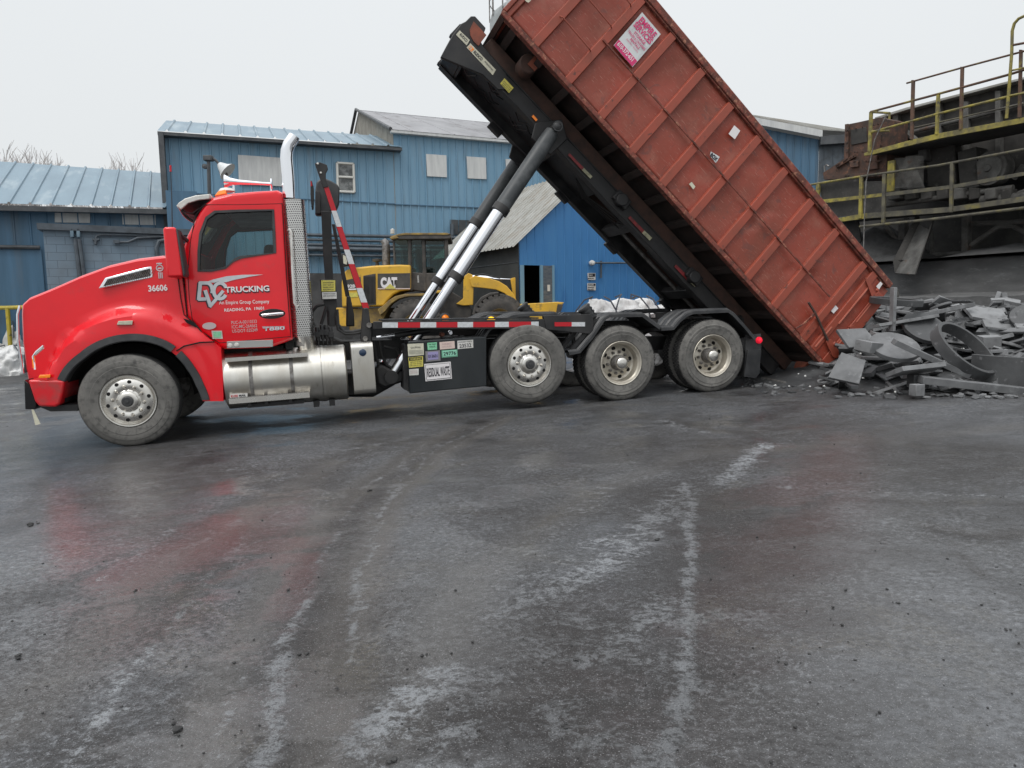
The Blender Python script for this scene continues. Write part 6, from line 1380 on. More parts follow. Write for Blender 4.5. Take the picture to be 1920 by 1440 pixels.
def lwheel(px, py, y):
    c = LO.at(px, py, y); R0 = .78
    w_ = MB().lathe([(.30, .1), (.33, .02), (.36, 0), (.37, .08), (.30, .16), (0, .18)], c, 32).build('wheel', M['catmud'], ld)
    t = MB().lathe([(.36, .02), (.45, -.02), (.62, -.03), (.70, .0), (.73, .05), (.73, .45), (.70, .5), (.62, .53), (.36, .48)], c, 48); n = 26
    for k in range(n):
        for s_ in (0, 1):
            q = 2 * pi * (k + .5 * s_) / n; d_ = .085; y0, y1 = ((-.02, .24), (.26, .52))[s_]; sk = .12 if s_ else -.12
            def pt(a, r, yy): return (c.x + r * cos(a), c.y + yy, c.z + r * sin(a))
            A0 = [pt(q - d_ + (sk if e else 0) * (1 - s_), r, yy) for r in (.66, .78) for e, yy in ((0, y0), (0, y0))]
            o0 = q + (0 if s_ == 0 else .12); o1 = q + (.12 if s_ == 0 else 0)
            t.hexa([pt(o0 - d_, .66, y0), pt(o0 + d_, .66, y0), pt(o1 + d_, .72, y1), pt(o1 - d_, .72, y1), pt(o0 - d_, .77, y0), pt(o0 + d_, .77, y0), pt(o1 + d_, .785, y1), pt(o1 - d_, .785, y1)])
    t.build('tyre', M['lrubber'], w_, smooth=30)
for px, py in ((778, 612), (937, 602)):
    lwheel(px, py, 0.0); 
    c = LO.at(px, py, 0.0); 
c1 = LO.at(778, 612, 0); c2 = LO.at(937, 602, 0)
def far_wheel(c):
    w_ = MB().lathe([(.72, 0), (.78, .05), (.78, .45), (.72, .5), (0, .5)], (c.x, 1.9, c.z), 36).build('wheel', M['lrubber'], ld)
far_wheel(c1); far_wheel(c2)
lp('front_fender', 'catdark', [(885, 590), (890, 572), (902, 557), (918, 549), (935, 547), (935, 551), (920, 554), (906, 562), (895, 576), (890, 592)], -.02, .55)
lp('centre_frame', 'catdark', [(795, 547), (845, 546), (870, 560), (885, 580), (880, 610), (800, 612)], .7, 1.7); lp('side_step', 'cat', [(800, 545), (842, 544), (842, 549), (800, 550)], .1, .6)
lp('front_frame', 'cat', [(869, 519), (878, 512), (886, 515), (888, 540), (887, 572), (868, 573), (855, 570), (868, 560)], .6, .8); lp('front_frame', 'cat', [(869, 519), (878, 512), (886, 515), (888, 540), (887, 572), (868, 573), (855, 570), (868, 560)], 1.6, 1.8)
arm_px = [(880, 522), (890, 517), (915, 521), (935, 527), (950, 536), (962, 550), (970, 566), (966, 572), (958, 562), (946, 550), (930, 543), (905, 540), (884, 538)]
for y_ in (.55, 1.7): lp('lift_arm', 'cat', arm_px, y_, y_ + .12)
MB().tube(LO.at(885, 521, 1.1), LO.at(925, 523, 1.1), .09, n=12).tube(LO.at(925, 523, 1.1), LO.at(960, 524, 1.1), .035, n=10).build('tilt_cylinder', M['chrome'], ld)
lp('tilt_lever', 'cat', [(957, 522), (966, 520), (969, 524), (969, 560), (965, 566), (961, 548)], 1.0, 1.2)
MB().path([LO.at(890, 517, .9), LO.at(905, 514, .9), LO.at(925, 519, .9), LO.at(938, 521, .9)], .025, 6).build('hose', M['hoseblack'], ld)
bk = lp('bucket', 'cat', [(976, 570), (1045, 566), (1058, 567), (1050, 576), (1040, 600), (1000, 612), (976, 600)], -.3, 2.7); lp('bucket_edge', 'catdark', [(1046, 570), (1056, 571), (1050, 590), (1040, 600)], -.33, -.305, bk, 0)
# ------------------------------------------------------------------ processing plant on the right
d_ = ray(1900, 400); SP = Frame(Vector((d_.x / d_.y * 15.2, 15.2, gz(9, 15))), -62)
s = lambda px, py, y=0.0: SP.at(px, py, y)
SZ = lambda pts, y=0.0: [SP.xz(a, b, y) for a, b in pts]
M['soot'] = mat('soot_covered_steel', (.060, .056, .051), (.028, .027, .025), rough=.85, scale=3, thr=(.35, .65), c3=(.12, .11, .10), s3=6, thr3=(.6, .75))
M['soot2'] = mat('grey_dust_steel', (.13, .127, .118), (.06, .057, .053), rough=.85, scale=4, thr=(.35, .65), c3=(.10, .055, .035), s3=3, thr3=(.6, .75))
M['rust'] = mat('rusted_housing', (.115, .058, .040), (.05, .036, .030), rough=.85, scale=5, thr=(.35, .62), c3=(.22, .10, .055), s3=9, thr3=(.58, .7), bump=.4, bscale=20)
M['yelgrime'] = mat('grimy_yellow_paint', (.36, .30, .055), (.14, .12, .055), rough=.7, scale=3.5, thr=(.38, .60), c3=(.06, .055, .045), s3=6, thr3=(.54, .68))
M['railgrime'] = mat('dusty_rail', (.14, .128, .085), (.065, .06, .05), rough=.8, scale=4, thr=(.35, .6), c3=(.20, .17, .05), s3=3, thr3=(.55, .7))
M['railrust'] = mat('rusty_rail', (.13, .07, .045), (.07, .05, .04), rough=.8, scale=6, c3=(.25, .20, .05), s3=3, thr3=(.55, .7))
M['dustd'] = mat('dark_soot_dust', (.055, .055, .055), (.035, .035, .035), rough=.95, scale=6)
M['conc'] = mat('dusty_concrete', (.125, .125, .125), (.07, .07, .07), rough=.9, scale=1.5, thr=(.3, .7), bump=.5, bscale=12, c3=(.20, .20, .20), s3=4, thr3=(.58, .85), stretch=(1, 1, 2.5))
def mk(nm, label, cat, grp=None): return empty(nm, SP.M, label, cat, grp)
def pr(nm, m, pxs, y0, y1, par, bev=.01): return MB().prism(SZ(pxs, y0), y0, y1).build(nm, M[m], par, bevel=bev)
def tb(nm, m, pts, r, par, y=0.0, n=8): return MB().path([s(a, b, y) for a, b in pts], r, n).build(nm, M[m], par)
# retaining wall and ledge
rwl = mk('retaining_wall', 'sooty concrete retaining wall under the plant, above the scrap heap', 'wall')
xl, xr_ = SP.at(1540, 500, .4).x, SP.at(2150, 480, .4).x
z1, z2 = s(1900, 478, .4).z, s(1900, 553, .0).z
R_ = []
for k, (y_, z_) in enumerate([(-.45, -.6), (-.45, z2 - .02), (-.40, z2), (.36, z2 + .05), (.4, z2 + .08), (.4, z1 - .03), (.45, z1), (.9, z1)]):
    R_.append([(lerp(xl, xr_, i / 60), y_ + (.03 * noise.noise(Vector((i * .6, k, 0))) if 0 < k < 8 else 0), z_ + .03 * noise.noise(Vector((i * .4, k * 2, 4)))) for i in range(61)])
MB().rows(R_).build('wall', M['conc'], rwl, smooth=30); rwl.children[0].name = 'concrete_face'
MB().box(xl, xr_, .85, 4, -.6, z1 + .02).build('wall_top', M['dustd'], rwl)
# dust banks left on the wall top
mb = MB(); 
for (px, w_, h_) in ((1640, 1.6, 1.0), (1700, 1.2, .35), (1900, 1.6, .25)):
    c = s(px, 478, 1.3); rows_ = []
    for j in range(9): rows_.append([(c.x + w_ * (i / 8 - 1), c.y + 1.2 * (j / 4 - 1), z1 + .04 + h_ * max(0, 1 - (((i / 8 - 1)) ** 2 + (j / 4 - 1) ** 2)) * (1 + .3 * noise.noise(Vector((i, j, px)) * .5))) for i in range(17)])
    mb.rows(rows_)
o = mb.build('dust_banks', M['dustd'], None); o.matrix_world = SP.M; tag(o, 'grey dust banked up on top of the retaining wall', 'dust', kind='stuff')
# dark shed body behind everything
bb = mk('plant_building', 'dark soot covered steel plant building behind the walkways at the right', 'building')
pr('back_wall', 'soot', [(1600, 330), (1640, 262), (1920, 185), (2300, 90), (2300, 600), (1600, 560)], 3.2, 3.4, bb)
for px in (1690, 1808, 1925): pr('column', 'soot2', [(px - 6, 400), (px + 6, 400), (px + 6, 492), (px - 6, 492)], 1.0, 1.2, bb)
for a, b in (((1820, 460), (1872, 425)), ((1872, 425), (1900, 424)), ((1900, 424), (1990, 470)), ((1822, 420), (1990, 412)), ((1745, 478), (1990, 468)), ((1700, 470), (1660, 425)), ((1745, 432), (1748, 478))): tb('brace', 'soot2', [a, b], .06, bb, 1.1)
pr('brown_plate', 'soot', [(1573, 412), (1608, 408), (1614, 452), (1600, 470), (1580, 440)], .5, .56, bb)
# conveyor gallery
cg = mk('conveyor_gallery', 'long dark enclosed conveyor gallery with a pale roof edge above the upper walkway', 'conveyor')
pr('casing', 'soot', [(1650, 222), (1700, 205), (1920, 148), (2300, 55), (2300, 300), (1920, 330), (1700, 345), (1655, 345)], 1.4, 3.1, cg)
pr('roof_edge', 'roofsilver', [(1640, 220), (1700, 201), (1920, 144), (2300, 48), (2300, 53), (1920, 149), (1700, 206), (1640, 225)], 1.15, 3.2, cg)
for px, a, b in ((1678, 210, 350), (1758, 192, 350), (1810, 190, 345), (1870, 170, 340)): pr('stiffener', 'soot2', [(px - 5, a), (px + 5, a), (px + 6, b), (px - 4, b)], 1.25, 1.4, cg)
tb('longitudinal', 'soot2', [(1700, 250), (1800, 225), (1920, 195)], .05, cg, 1.3); tb('diagonal', 'soot2', [(1690, 240), (1720, 265)], .07, cg, 1.25); tb('diagonal', 'soot2', [(1725, 275), (1790, 335)], .07, cg, 1.25); tb('diagonal', 'soot2', [(1920, 310), (1900, 335)], .07, cg, 1.25)
# machinery behind the lower walkway
mc = mk('drive_unit', 'soot covered drive machinery with a round flanged drum behind the lower walkway', 'machine')
c0 = s(1856, 316, .9); MB().lathe([(0, -.1), (.30, -.1), (.32, -.05), (.38, -.05), (.38, .3), (0, .3)], c0, 36).build('drum', M['soot2'], mc); MB().lathe([(0, -.14), (.07, -.14), (.09, -.1)], c0, 16).build('drum_hub', M['soot2'], mc)
pr('tank', 'soot', [(1795, 285), (1830, 275), (1835, 350), (1800, 355)], .8, 1.3, mc); pr('housing', 'soot', [(1735, 270), (1790, 268), (1792, 350), (1738, 352)], .9, 1.3, mc, .04)
pr('bearing_block', 'soot2', [(1720, 278), (1735, 276), (1738, 300), (1722, 302)], .7, .9, mc); tb('shaft', 'soot2', [(1840, 375), (1930, 368)], .10, mc, .7, 12); tb('shaft', 'soot2', [(1660, 385), (1900, 352)], .07, mc, .8, 10)
for i in range(9):
    px = 1665 + i * 30; pr('motor' if i % 3 == 0 else 'gear_case', 'soot' if i % 2 else 'soot2', [(px, 355 + 4 * sin(i)), (px + 20, 352), (px + 22, 372), (px, 376)], .5 + .1 * (i % 3), .9, mc, .03)
# rusted crusher housing
ch = mk('crusher_housing', 'rusted bolted crusher housing stepped at the left end of the plant', 'machine')
cas = MB().prism(SZ([(1585, 234), (1610, 229), (1650, 220), (1664, 224), (1662, 330), (1648, 334), (1545, 337), (1543, 324), (1562, 312), (1582, 298)], .35), .35, 1.2)
pr('patch_plate', 'soot', [(1594, 244), (1624, 238), (1626, 266), (1596, 272)], .32, .345, ch)
for pq in ([(1584, 233), (1590, 232), (1590, 300), (1583, 302)], [(1545, 330), (1660, 322), (1660, 330), (1545, 337)], [(1566, 310), (1600, 290), (1603, 294), (1568, 315)], [(1592, 302), (1608, 299), (1609, 312), (1594, 314)], [(1622, 296), (1644, 292), (1645, 316), (1624, 319)]): pr('rib_plate', 'rust', pq, .28, .345, ch, .004)
bl = cas
for i in range(70):
    a = random.random(); px, py = random.choice([(lerp(1585, 1655, a), lerp(240, 226, a) + 5), (1588, lerp(240, 298, a)), (lerp(1566, 1602, a), lerp(311, 291, a)), (lerp(1548, 1655, a), 329), (lerp(1594, 1640, a), 285), (1652, lerp(230, 320, a)), (lerp(1600, 1650, a), 302)])
    bl.lathe([(0, -.02), (.02, -.02), (.022, .01)], s(px, py, .275), 6)
bl.build('rusted_casing', M['rust'], ch); tb('lifting_hook', 'steel', [(1547, 322), (1546, 312), (1550, 309), (1554, 312)], .02, ch, .5)
# vertical cable
cbx = mk('hanging_cable', 'thin grey cable hanging down past the left end of the lower walkway', 'cable'); tb('cable', 'steel', [(1662, 215), (1640, 262), (1624, 340), (1621, 400), (1619, 470)], .014, cbx, -.1, 6)
# upper walkway
uw = mk('upper_walkway', 'upper steel walkway with grimy yellow and rusty handrails', 'walkway')
pr('deck_edge', 'yelgrime', [(1620, 287), (1632, 283), (1705, 263), (1760, 250), (1920, 220), (2150, 172), (2150, 182), (1920, 230), (1760, 260), (1705, 273), (1634, 290), (1620, 292)], 0, .06, uw, .003)
pr('deck', 'soot', [(1634, 287), (1920, 226), (2150, 178), (2150, 181), (1920, 229), (1634, 290)], .06, 1.15, uw, 0)
pr('joist', 'soot', [(1680, 272), (1920, 224), (2150, 176), (2150, 190), (1920, 238), (1680, 284)], .9, 1.0, uw, 0)
for px, a, b, m_ in ((1632, 210, 284, 'yelgrime'), (1711, 150, 261, 'railrust'), (1758, 176, 252, 'yelgrime'), (1803, 125, 243, 'railrust'), (1913, 93, 220, 'railrust')): pr('post', m_, [(px - 2.6, a), (px + 2.6, a), (px - .5, b), (px - 5.5, b)], -.02, .04, uw, .003)
tb('post', 'yelgrime', [(1668, 211), (1666, 270)], .03, uw, .9)
tb('handrail', 'railrust', [(1632, 210), (1760, 176), (1895, 139), (1920, 131), (2150, 70)], .028, uw); tb('handrail', 'yelgrime', [(1632, 210), (1668, 212)], .028, uw); tb('handrail', 'yelgrime', [(1634, 246), (1668, 245)], .025, uw)
tb('handrail', 'railrust', [(1700, 156), (1800, 128), (1920, 96), (2150, 32)], .022, uw); tb('mid_rail', 'yelgrime', [(1634, 248), (1760, 213), (1895, 180), (1920, 174), (2150, 118)], .028, uw); tb('mid_rail', 'railgrime', [(1712, 240), (1920, 194)], .02, uw, .9)
tb('diagonal_tie', 'soot2', [(1662, 218), (1646, 270)], .015, uw, .5)
tb('ladder_hoop', 'yelgrime', [(1887, 222), (1890, 190), (1897, 100), (1898, 58), (1902, 44), (1910, 35), (1925, 28), (1945, 30), (1955, 45)], .032, uw, -.1); tb('hoop_strap', 'railrust', [(1897, 85), (1935, 78)], .025, uw, -.1); tb('hoop_strap', 'yelgrime', [(1893, 133), (1935, 124)], .02, uw, -.1); tb('hoop_strap', 'yelgrime', [(1890, 180), (1935, 172)], .02, uw, -.1)
# lower walkway
lw = mk('lower_walkway', 'lower steel walkway with dusty rails, yellow at its left end', 'walkway')
pr('kick_plate', 'yelgrime', [(1552, 412), (1620, 400), (1620, 410), (1568, 417), (1552, 420)], 0, .05, lw, .003); pr('kick_plate', 'railgrime', [(1620, 400), (1780, 388), (1920, 368), (2150, 335), (2150, 346), (1920, 378), (1780, 398), (1620, 410)], 0, .05, lw, .003)
pr('deck', 'soot', [(1560, 412), (1920, 376), (2150, 343), (2150, 346), (1920, 379), (1560, 415)], .05, .85, lw, 0)
tb('lower_pipe', 'railgrime', [(1612, 425), (1740, 412), (1920, 390), (2150, 360)], .035, lw); tb('handrail', 'yelgrime', [(1510, 348), (1614, 331)], .03, lw); tb('handrail', 'railgrime', [(1614, 331), (1760, 310), (1920, 280), (2150, 236)], .03, lw)
pr('mid_rail', 'yelgrime', [(1535, 375), (1655, 362), (1655, 368), (1535, 382)], -.01, .03, lw, .002); pr('mid_rail', 'railgrime', [(1655, 362), (1790, 346), (1920, 322), (2150, 282), (2150, 290), (1920, 329), (1790, 353), (1655, 369)], -.01, .03, lw, .002)
for px, a, b, m_ in ((1533, 345, 382, 'yelgrime'), (1614, 332, 409, 'yelgrime'), (1657, 326, 418, 'railgrime'), (1784, 304, 398, 'railgrime'), (1935, 278, 372, 'railgrime'), (2080, 250, 350, 'railgrime')): pr('post', m_, [(px - 3, a), (px + 3, a), (px + 1, b), (px - 5, b)], -.03, .03, lw, .003)
pr('yellow_screen', 'soot', [(1535, 346), (1612, 334), (1612, 402), (1560, 408), (1545, 392)], .1, .14, lw, 0)
# diamond mesh guard
mg = mk('mesh_guard', 'expanded metal mesh guard with a yellow end frame on the lower walkway', 'guard')
pr('end_frame', 'yelgrime', [(1664, 302), (1677, 300), (1675, 358), (1662, 360)], .2, .26, mg); me_ = MB()
for i in range(26):
    a = s(1678 + i * 2.1, 296, .25); b = s(1678 + i * 2.1 + 24, 352, .25); c = s(1731 - i * 2.1, 292, .25); d = s(1731 - i * 2.1 - 24, 350, .25)
    if 1678 + i * 2.1 + 24 < 1735: me_.tube(a, b, .006, n=3)
    if 1731 - i * 2.1 - 24 > 1675: me_.tube(c, d, .006, n=3)
for i in range(28): me_.tube(s(1677, 298 + i * 2, .25), s(1732, 293 + i * 2, .25), .005, n=3)
me_.build('mesh', M['soot2'], mg, smooth=0)
# chute
cu = mk('discharge_chute', 'pale dusty steel chute slanting down onto the retaining wall', 'chute')
a, b, c, d = s(1722, 420, .6), s(1745, 432, .3), s(1715, 514, -.3), s(1678, 512, .0)
MB().slab([a, b, c, d], (.0, .03, -.03)).build('chute_floor', M['soot2'], cu)
MB().slab([b, b + Vector((0.02, .05, .35)), c + Vector((.05, .05, .3)), c], (.03, 0, 0)).build('chute_side', M['soot'], cu); MB().slab([a, a + Vector((-.05, .05, .35)), d + Vector((-.1, .05, .3)), d], (.03, 0, 0)).build('chute_side', M['soot'], cu)
# small post under the wall
o = mk('marker_post', 'short pale post at the foot of the retaining wall behind the scrap heap', 'post'); pr('post_body', 'soot2', [(1669, 543), (1681, 543), (1681, 580), (1669, 580)], -.8, -.7, o)
# ------------------------------------------------------------------ the heap of graphite scrap
M['graph'] = mat('grey_graphite', (.165, .168, .172), (.10, .102, .105), rough=.62, rough2=.75, scale=3, thr=(.35, .65), c3=(.20, .205, .21), s3=8, thr3=(.58, .7), bump=.15, bscale=60)
M['graph2'] = mat('dark_graphite', (.045, .046, .048), (.078, .08, .082), rough=.5, rough2=.7, scale=4, thr=(.35, .65), c3=(.15, .15, .155), s3=10, thr3=(.6, .7), bump=.15, bscale=60)
M['graph3'] = mat('pale_graphite', (.235, .24, .245), (.15, .152, .155), rough=.7, scale=3, thr=(.35, .65), c3=(.10, .10, .10), s3=7, thr3=(.58, .7), bump=.1, bscale=60)
def mound(x, y):
    # local axes: along the foot of the heap and away from the viewer
    p = Vector((x, y)); f0 = Vector(gpt(1560, 738)[:2]); f1 = Vector(gpt(1990, 742)[:2]); u = (f1 - f0).normalized(); n = Vector((-u.y, u.x)); t = (p - f0).dot(n); q = (p - f0).dot(u)
    h = sstep(-.1, 3.0, t) * 1.05 * (1 - sstep(4.2, 5.5, t)) * (sstep(-1.6, .9, q)); return max(0, h) * (1 + .25 * noise.noise(Vector((x * 1.3, y * 1.3, 0))))
def onheap(px, py, lift=0):
    d = ray(px, py); t = 4.0
    while t < 30:
        P_ = CAM + d * t
        if P_.z < gz(P_.x, P_.y) + mound(P_.x, P_.y) + lift: return P_
        t += .03
    return None
mb = MB(); x0, x1, y0, y1 = 2.5, 12.5, 7.0, 15.5; n = 70; rows_ = []
for j in range(n): rows_.append([(lerp(x0, x1, i / (n - 1)), lerp(y0, y1, j / (n - 1)), gz(lerp(x0, x1, i / (n - 1)), lerp(y0, y1, j / (n - 1))) - .04 + mound(lerp(x0, x1, i / (n - 1)), lerp(y0, y1, j / (n - 1))) * .93) for i in range(n)])
tag(mb.rows(rows_).build('rubble_mound', M['graph2'], None), 'dark mound of fine graphite rubble under the loose pieces', 'rubble', kind='stuff')
rnd = random.Random(11)
def rough_box(a, b, c, j=.10):
    vs = [(sx * a / 2 * rnd.uniform(1 - j, 1 + j * .3), sy * b / 2 * rnd.uniform(1 - j, 1 + j * .3), sz_ * c / 2) for sz_ in (-1, 1) for sx, sy in ((-1, -1), (1, -1), (1, 1), (-1, 1))]
    return MB().hexa(vs)
def poly_plate(r, t, n=7):
    pts = [(r * rnd.uniform(.7, 1.05) * cos(2 * pi * k / n), r * rnd.uniform(.6, 1.0) * sin(2 * pi * k / n)) for k in range(n)]; return MB().slab([(x, y, -t / 2) for x, y in pts], (0, 0, t))
G_ = 'graphite scrap pieces dumped in the heap'
protos = {}
def get(kind, i):
    k = (kind, i)
    if k not in protos:
        if kind == 'bar': m_ = rough_box(rnd.uniform(.5, 1.0), rnd.uniform(.06, .12), rnd.uniform(.03, .05), .03)
        elif kind == 'slab': m_ = rough_box(rnd.uniform(.35, .6), rnd.uniform(.18, .34), rnd.uniform(.03, .07), .12)
        elif kind == 'block': m_ = rough_box(rnd.uniform(.18, .30), rnd.uniform(.13, .2), rnd.uniform(.06, .11), .08)
        elif kind == 'shard': m_ = poly_plate(rnd.uniform(.14, .28), rnd.uniform(.03, .06), rnd.choice((5, 6, 7)))
        elif kind == 'disc': m_ = MB().lathe([(0, 0), (.24, 0), (.25, .01), (.25, .05), (.24, .06), (0, .06)], (0, 0, 0), 36, 'z')
        elif kind == 'chip': m_ = poly_plate(rnd.uniform(.05, .10), rnd.uniform(.02, .04), 5)
        o = m_.build('graphite_' + kind, M[('graph', 'graph2', 'graph3', 'graph')[i % 4]], None, bevel=.004, seg=1, smooth=30); protos[k] = [o, False]
    return protos[k]
lab = {'bar': ('plain narrow grey graphite bar, one of many lying across the dumped heap', 'bar'), 'slab': ('flat rectangular grey graphite slab, one of many in the dumped heap', 'slab'), 'block': ('small chunky grey graphite block, one of many in the dumped heap', 'block'), 'shard': ('irregular broken grey graphite plate, one of many in the dumped heap', 'shard'), 'disc': ('small round grey graphite disc, one of several half buried in the heap', 'disc'), 'chip': ('tiny broken graphite chip, one of many around the foot of the heap', 'chip')}
def put(kind, i, loc, rot, sc=1.0, label=None, name=None):
    pr_ = get(kind, i); o = pr_[0]
    if pr_[1]: o = o.copy(); COL.objects.link(o)
    pr_[1] = True; o.location = loc; o.rotation_euler = rot; o.scale = (sc, sc, sc); L_, c_ = lab[kind]
    tag(o, label or L_, c_, 'graphite %s pieces in the dumped heap' % kind); return o
cnt = 0
for _ in range(330):
    px = rnd.uniform(1545, 2010); py = 735 - 165 * rnd.random() ** .9
    if px < 1640 and py < 735 - (px - 1500) * 1.1: continue
    P_ = onheap(px, py)
    if P_ is None or P_.y > 15 or cnt >= 270: continue
    kd = rnd.choices(['bar', 'slab', 'block', 'shard', 'disc'], [.34, .25, .15, .22, .04])[0]
    put(kd, rnd.randrange(8), P_ + Vector((0, 0, rnd.uniform(.0, .07))), (rnd.gauss(-.22, .28), rnd.gauss(0, .28), rnd.uniform(0, 2 * pi)), rnd.uniform(.6, 1.0)); cnt += 1
for _ in range(90):
    px = rnd.uniform(1420, 1930); py = rnd.uniform(705, 742) if px < 1560 else rnd.uniform(728, 748)
    P_ = gpt(px, py); put('chip', rnd.randrange(6), P_ + Vector((0, 0, .015)), (rnd.gauss(0, .2), rnd.gauss(0, .2), rnd.uniform(0, 6.3)), rnd.uniform(.5, 1.2))
def wp(px, py, Z): d = ray(px, py); return CAM + d * (Z / d.y)
def special(nm, mbb, m_, M4, label, cat, bev=.004):
    o = mbb.build(nm, M[m_], None, bevel=bev, seg=1, smooth=30); o.matrix_world = M4; return tag(o, label, cat)
def TR(p, rx_=0, ry_=0, rz_=0): 
    from mathutils import Euler
    return Matrix.Translation(p) @ Euler((rx_, ry_, rz_)).to_matrix().to_4x4()
def ringm(r, t, h, n=64): return MB().lathe([(r - t, 0), (r - t, h), (r, h), (r, 0), (r - t, 0)], (0, 0, 0), n, 'z')
def barm(l, w_, h):
    m_ = MB().box(-l / 2, l / 2, -w_ / 2, w_ / 2, -h / 2, h / 2); k = min(w_, .3) * .13
    off = [(rnd.uniform(-k, k), rnd.uniform(-k, k)) for _ in range(4)]; m_.v = [(x + off[i % 4][0], y + off[i % 4][1], z) for i, (x, y, z) in enumerate(m_.v)]; return m_
special('graphite_ring', ringm(.355, .07, .09), 'graph2', TR(wp(1679, 571, 10.3), .10, .06), 'flat dark graphite ring lying on top of the heap beside the tailgate', 'ring')
special('graphite_ring', ringm(.44, .045, .15), 'graph2', TR(wp(1798, 664, 9.0), .72, .42, .1), 'large tilted graphite ring leaning behind the wide curved shell', 'ring')
sh_ = []
for k in range(25):
    a = lerp(radians(205), radians(318), k / 24); hb = -.20 + (.05 * max(0, noise.noise(Vector((k * .6, 0, 0)))) + (.07 if k > 12 else 0) * sin(k)); sh_.append([(r * cos(a), r * sin(a), z) for r, z in ((.98, hb), (.98, .205), (.93, .205), (.93, hb))])
special('graphite_shell', MB().rows(sh_, closed=True), 'graph2', TR(wp(1895, 683, 9.35) + Vector((0, .05, 0)), .06, .0, .1), 'wide curved graphite shell with a broken lower edge at the right of the heap', 'shell')
special('graphite_plank', barm(.62, .085, .05), 'graph3', TR(wp(1674.5, 580, 9.95), 0, radians(90), .15), 'pale narrow graphite plank standing upright in front of the flat ring', 'plank')
special('graphite_disc', MB().lathe([(0, 0), (.29, 0), (.30, .01), (.30, .07), (0, .07)], (0, 0, 0), 48, 'z'), 'graph2', TR(wp(1730, 618, 10.0), .75, .05), 'dark round graphite disc tilted up above the long bars', 'disc')
special('graphite_disc', MB().lathe([(0, 0), (.30, 0), (.31, .01), (.31, .07), (0, .07)], (0, 0, 0), 48, 'z'), 'graph', TR(wp(1675, 655, 9.2), .55, -.05), 'large pale round graphite disc in the middle of the heap front', 'disc')
special('graphite_plate', barm(.36, .36, .045), 'graph', TR(wp(1592, 693, 9.0), radians(52), radians(16), radians(-28)), 'square graphite plate leaning against the heap under the tailgate corner', 'plate')
special('graphite_plate', barm(.44, .33, .045), 'graph', TR(wp(1606, 634, 9.5), radians(48), radians(-6), radians(8)), 'broad graphite plate just right of the tailgate hinge', 'plate')
special('graphite_block', barm(.28, .22, .14), 'graph3', TR(wp(1630, 650, 9.2), .15, .1, .5), 'pale smooth topped graphite block between the tailgate and the round disc', 'block')
special('graphite_block', barm(.24, .20, .15), 'graph3', TR(wp(1858, 640, 9.6), .1, -.05, -.3), 'pale topped graphite block above the large tilted ring', 'block')
special('graphite_block', barm(.14, .12, .14), 'graph3', TR(wp(1720, 731, 8.45), 0, 0, .2), 'small pale graphite cube standing alone at the foot of the heap', 'block')
special('graphite_block', barm(.19, .18, .17), 'graph2', TR(wp(1722, 714, 8.75), 0, 0, .1), 'dark square graphite block just behind the small pale cube', 'block')
special('graphite_bar', barm(1.0, .11, .07), 'graph', TR(wp(1745, 672, 8.75), .2, radians(26), radians(-8)), 'long graphite bar slanting down to the right across the heap front', 'bar')
special('graphite_bar', barm(1.35, .13, .09), 'graph', TR(wp(1835, 724, 8.5), .1, radians(7), radians(-6)), 'longest straight graphite bar lying at the foot of the heap below the shell', 'bar')
special('graphite_bar', barm(.9, .12, .045), 'graph3', TR(wp(1700, 602, 10.0), -.2, radians(-8), radians(4)), 'long pale graphite bar reaching right from the tailgate', 'bar')
special('graphite_bar', barm(1.25, .11, .06), 'graph', TR(wp(1755, 586, 10.3), -.2, radians(-10), radians(8)), 'long thin graphite bar near the top of the heap right of the flat ring', 'bar')
special('graphite_slab', barm(.62, .30, .06), 'graph3', TR(wp(1722, 692, 8.7), -.35, radians(-4), radians(10)), 'thick pale graphite slab lying flat at the middle of the heap foot', 'slab')
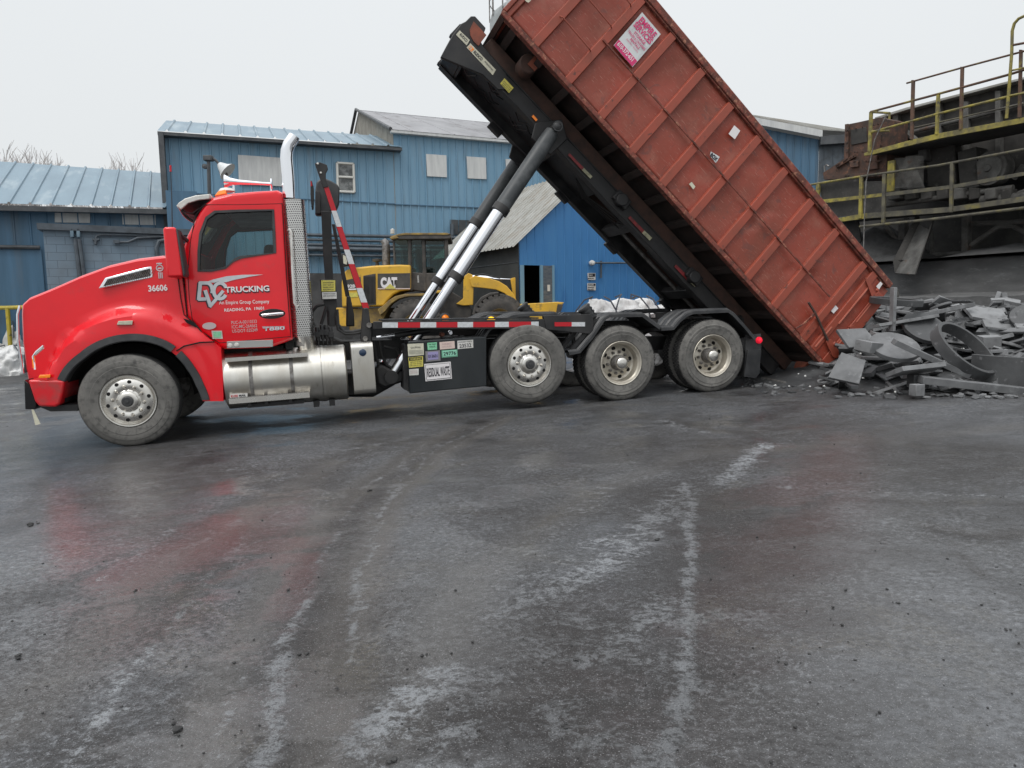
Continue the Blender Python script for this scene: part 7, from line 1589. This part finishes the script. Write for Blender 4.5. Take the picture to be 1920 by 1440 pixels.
special('graphite_slab', barm(.55, .42, .05), 'graph3', TR(wp(1850, 590, 10.4), .45, radians(10), radians(-14)), 'broad pale graphite slab near the top of the heap at right', 'slab')
special('graphite_slab', barm(.45, .3, .05), 'graph3', TR(wp(1876, 614, 9.9), .9, 0, radians(-5)), 'pale upright graphite slab with a squared face above the blocks at right', 'slab')
special('graphite_rod', MB().lathe([(0, -.18), (.07, -.18), (.07, .18), (0, .18)], (0, 0, 0), 24, 'y'), 'graph', TR(wp(1858, 711, 8.85), 0, 0, .1), 'round graphite rod end poking out beneath the curved shell', 'rod')
# white crumbs of packing in the heap and under the tail
mb = MB()
for px, py in [(1783, 602), (1781, 612), (1735, 621), (1731, 627), (1612, 664), (1677, 736), (1478, 725), (1495, 702), (1516, 726), (1541, 725), (1556, 703), (1806, 660), (1803, 655), (1508, 706), (1453, 724), (1618, 710)]:
    P_ = onheap(px, py, .05) or gpt(px, py)
    for k in range(2): rock(mb, (P_.x + rnd.uniform(-.02, .02), P_.y - .03 + rnd.uniform(-.02, .02), P_.z + .012), rnd.uniform(.008, .018), .8, 6)
tag(mb.build('packing_crumbs', M['crumbwhite'], None, smooth=0), 'white crumbs of packing scattered over the heap and under the truck tail', 'debris', kind='stuff')
mb = MB()
for i in range(260):
    px = rnd.uniform(1390, 1600); py = rnd.uniform(690, 728); P_ = gpt(px, py); rock(mb, (P_.x, P_.y, P_.z + .01), rnd.uniform(.012, .05), .5, 5)
tag(mb.build('fine_rubble', M['graph2'], None, smooth=0), 'dark fine rubble spilled on the ground under the tail of the truck', 'rubble', kind='stuff')
for k, (a, b, Z) in enumerate([((1430, 713), (1472, 722), 9.8), ((1500, 716), (1560, 718), 9.6)]):
    p, q_ = gpt(*a), gpt(*b); o = MB().tube(p + Vector((0, 0, .03)), q_ + Vector((0, 0, .03)), .025, n=10).build('steel_rod', M['steel'], None); tag(o, ['dull steel rod lying on the ground behind the mud flap', 'dull steel rod lying on the ground under the rear roller'][k], 'rod')
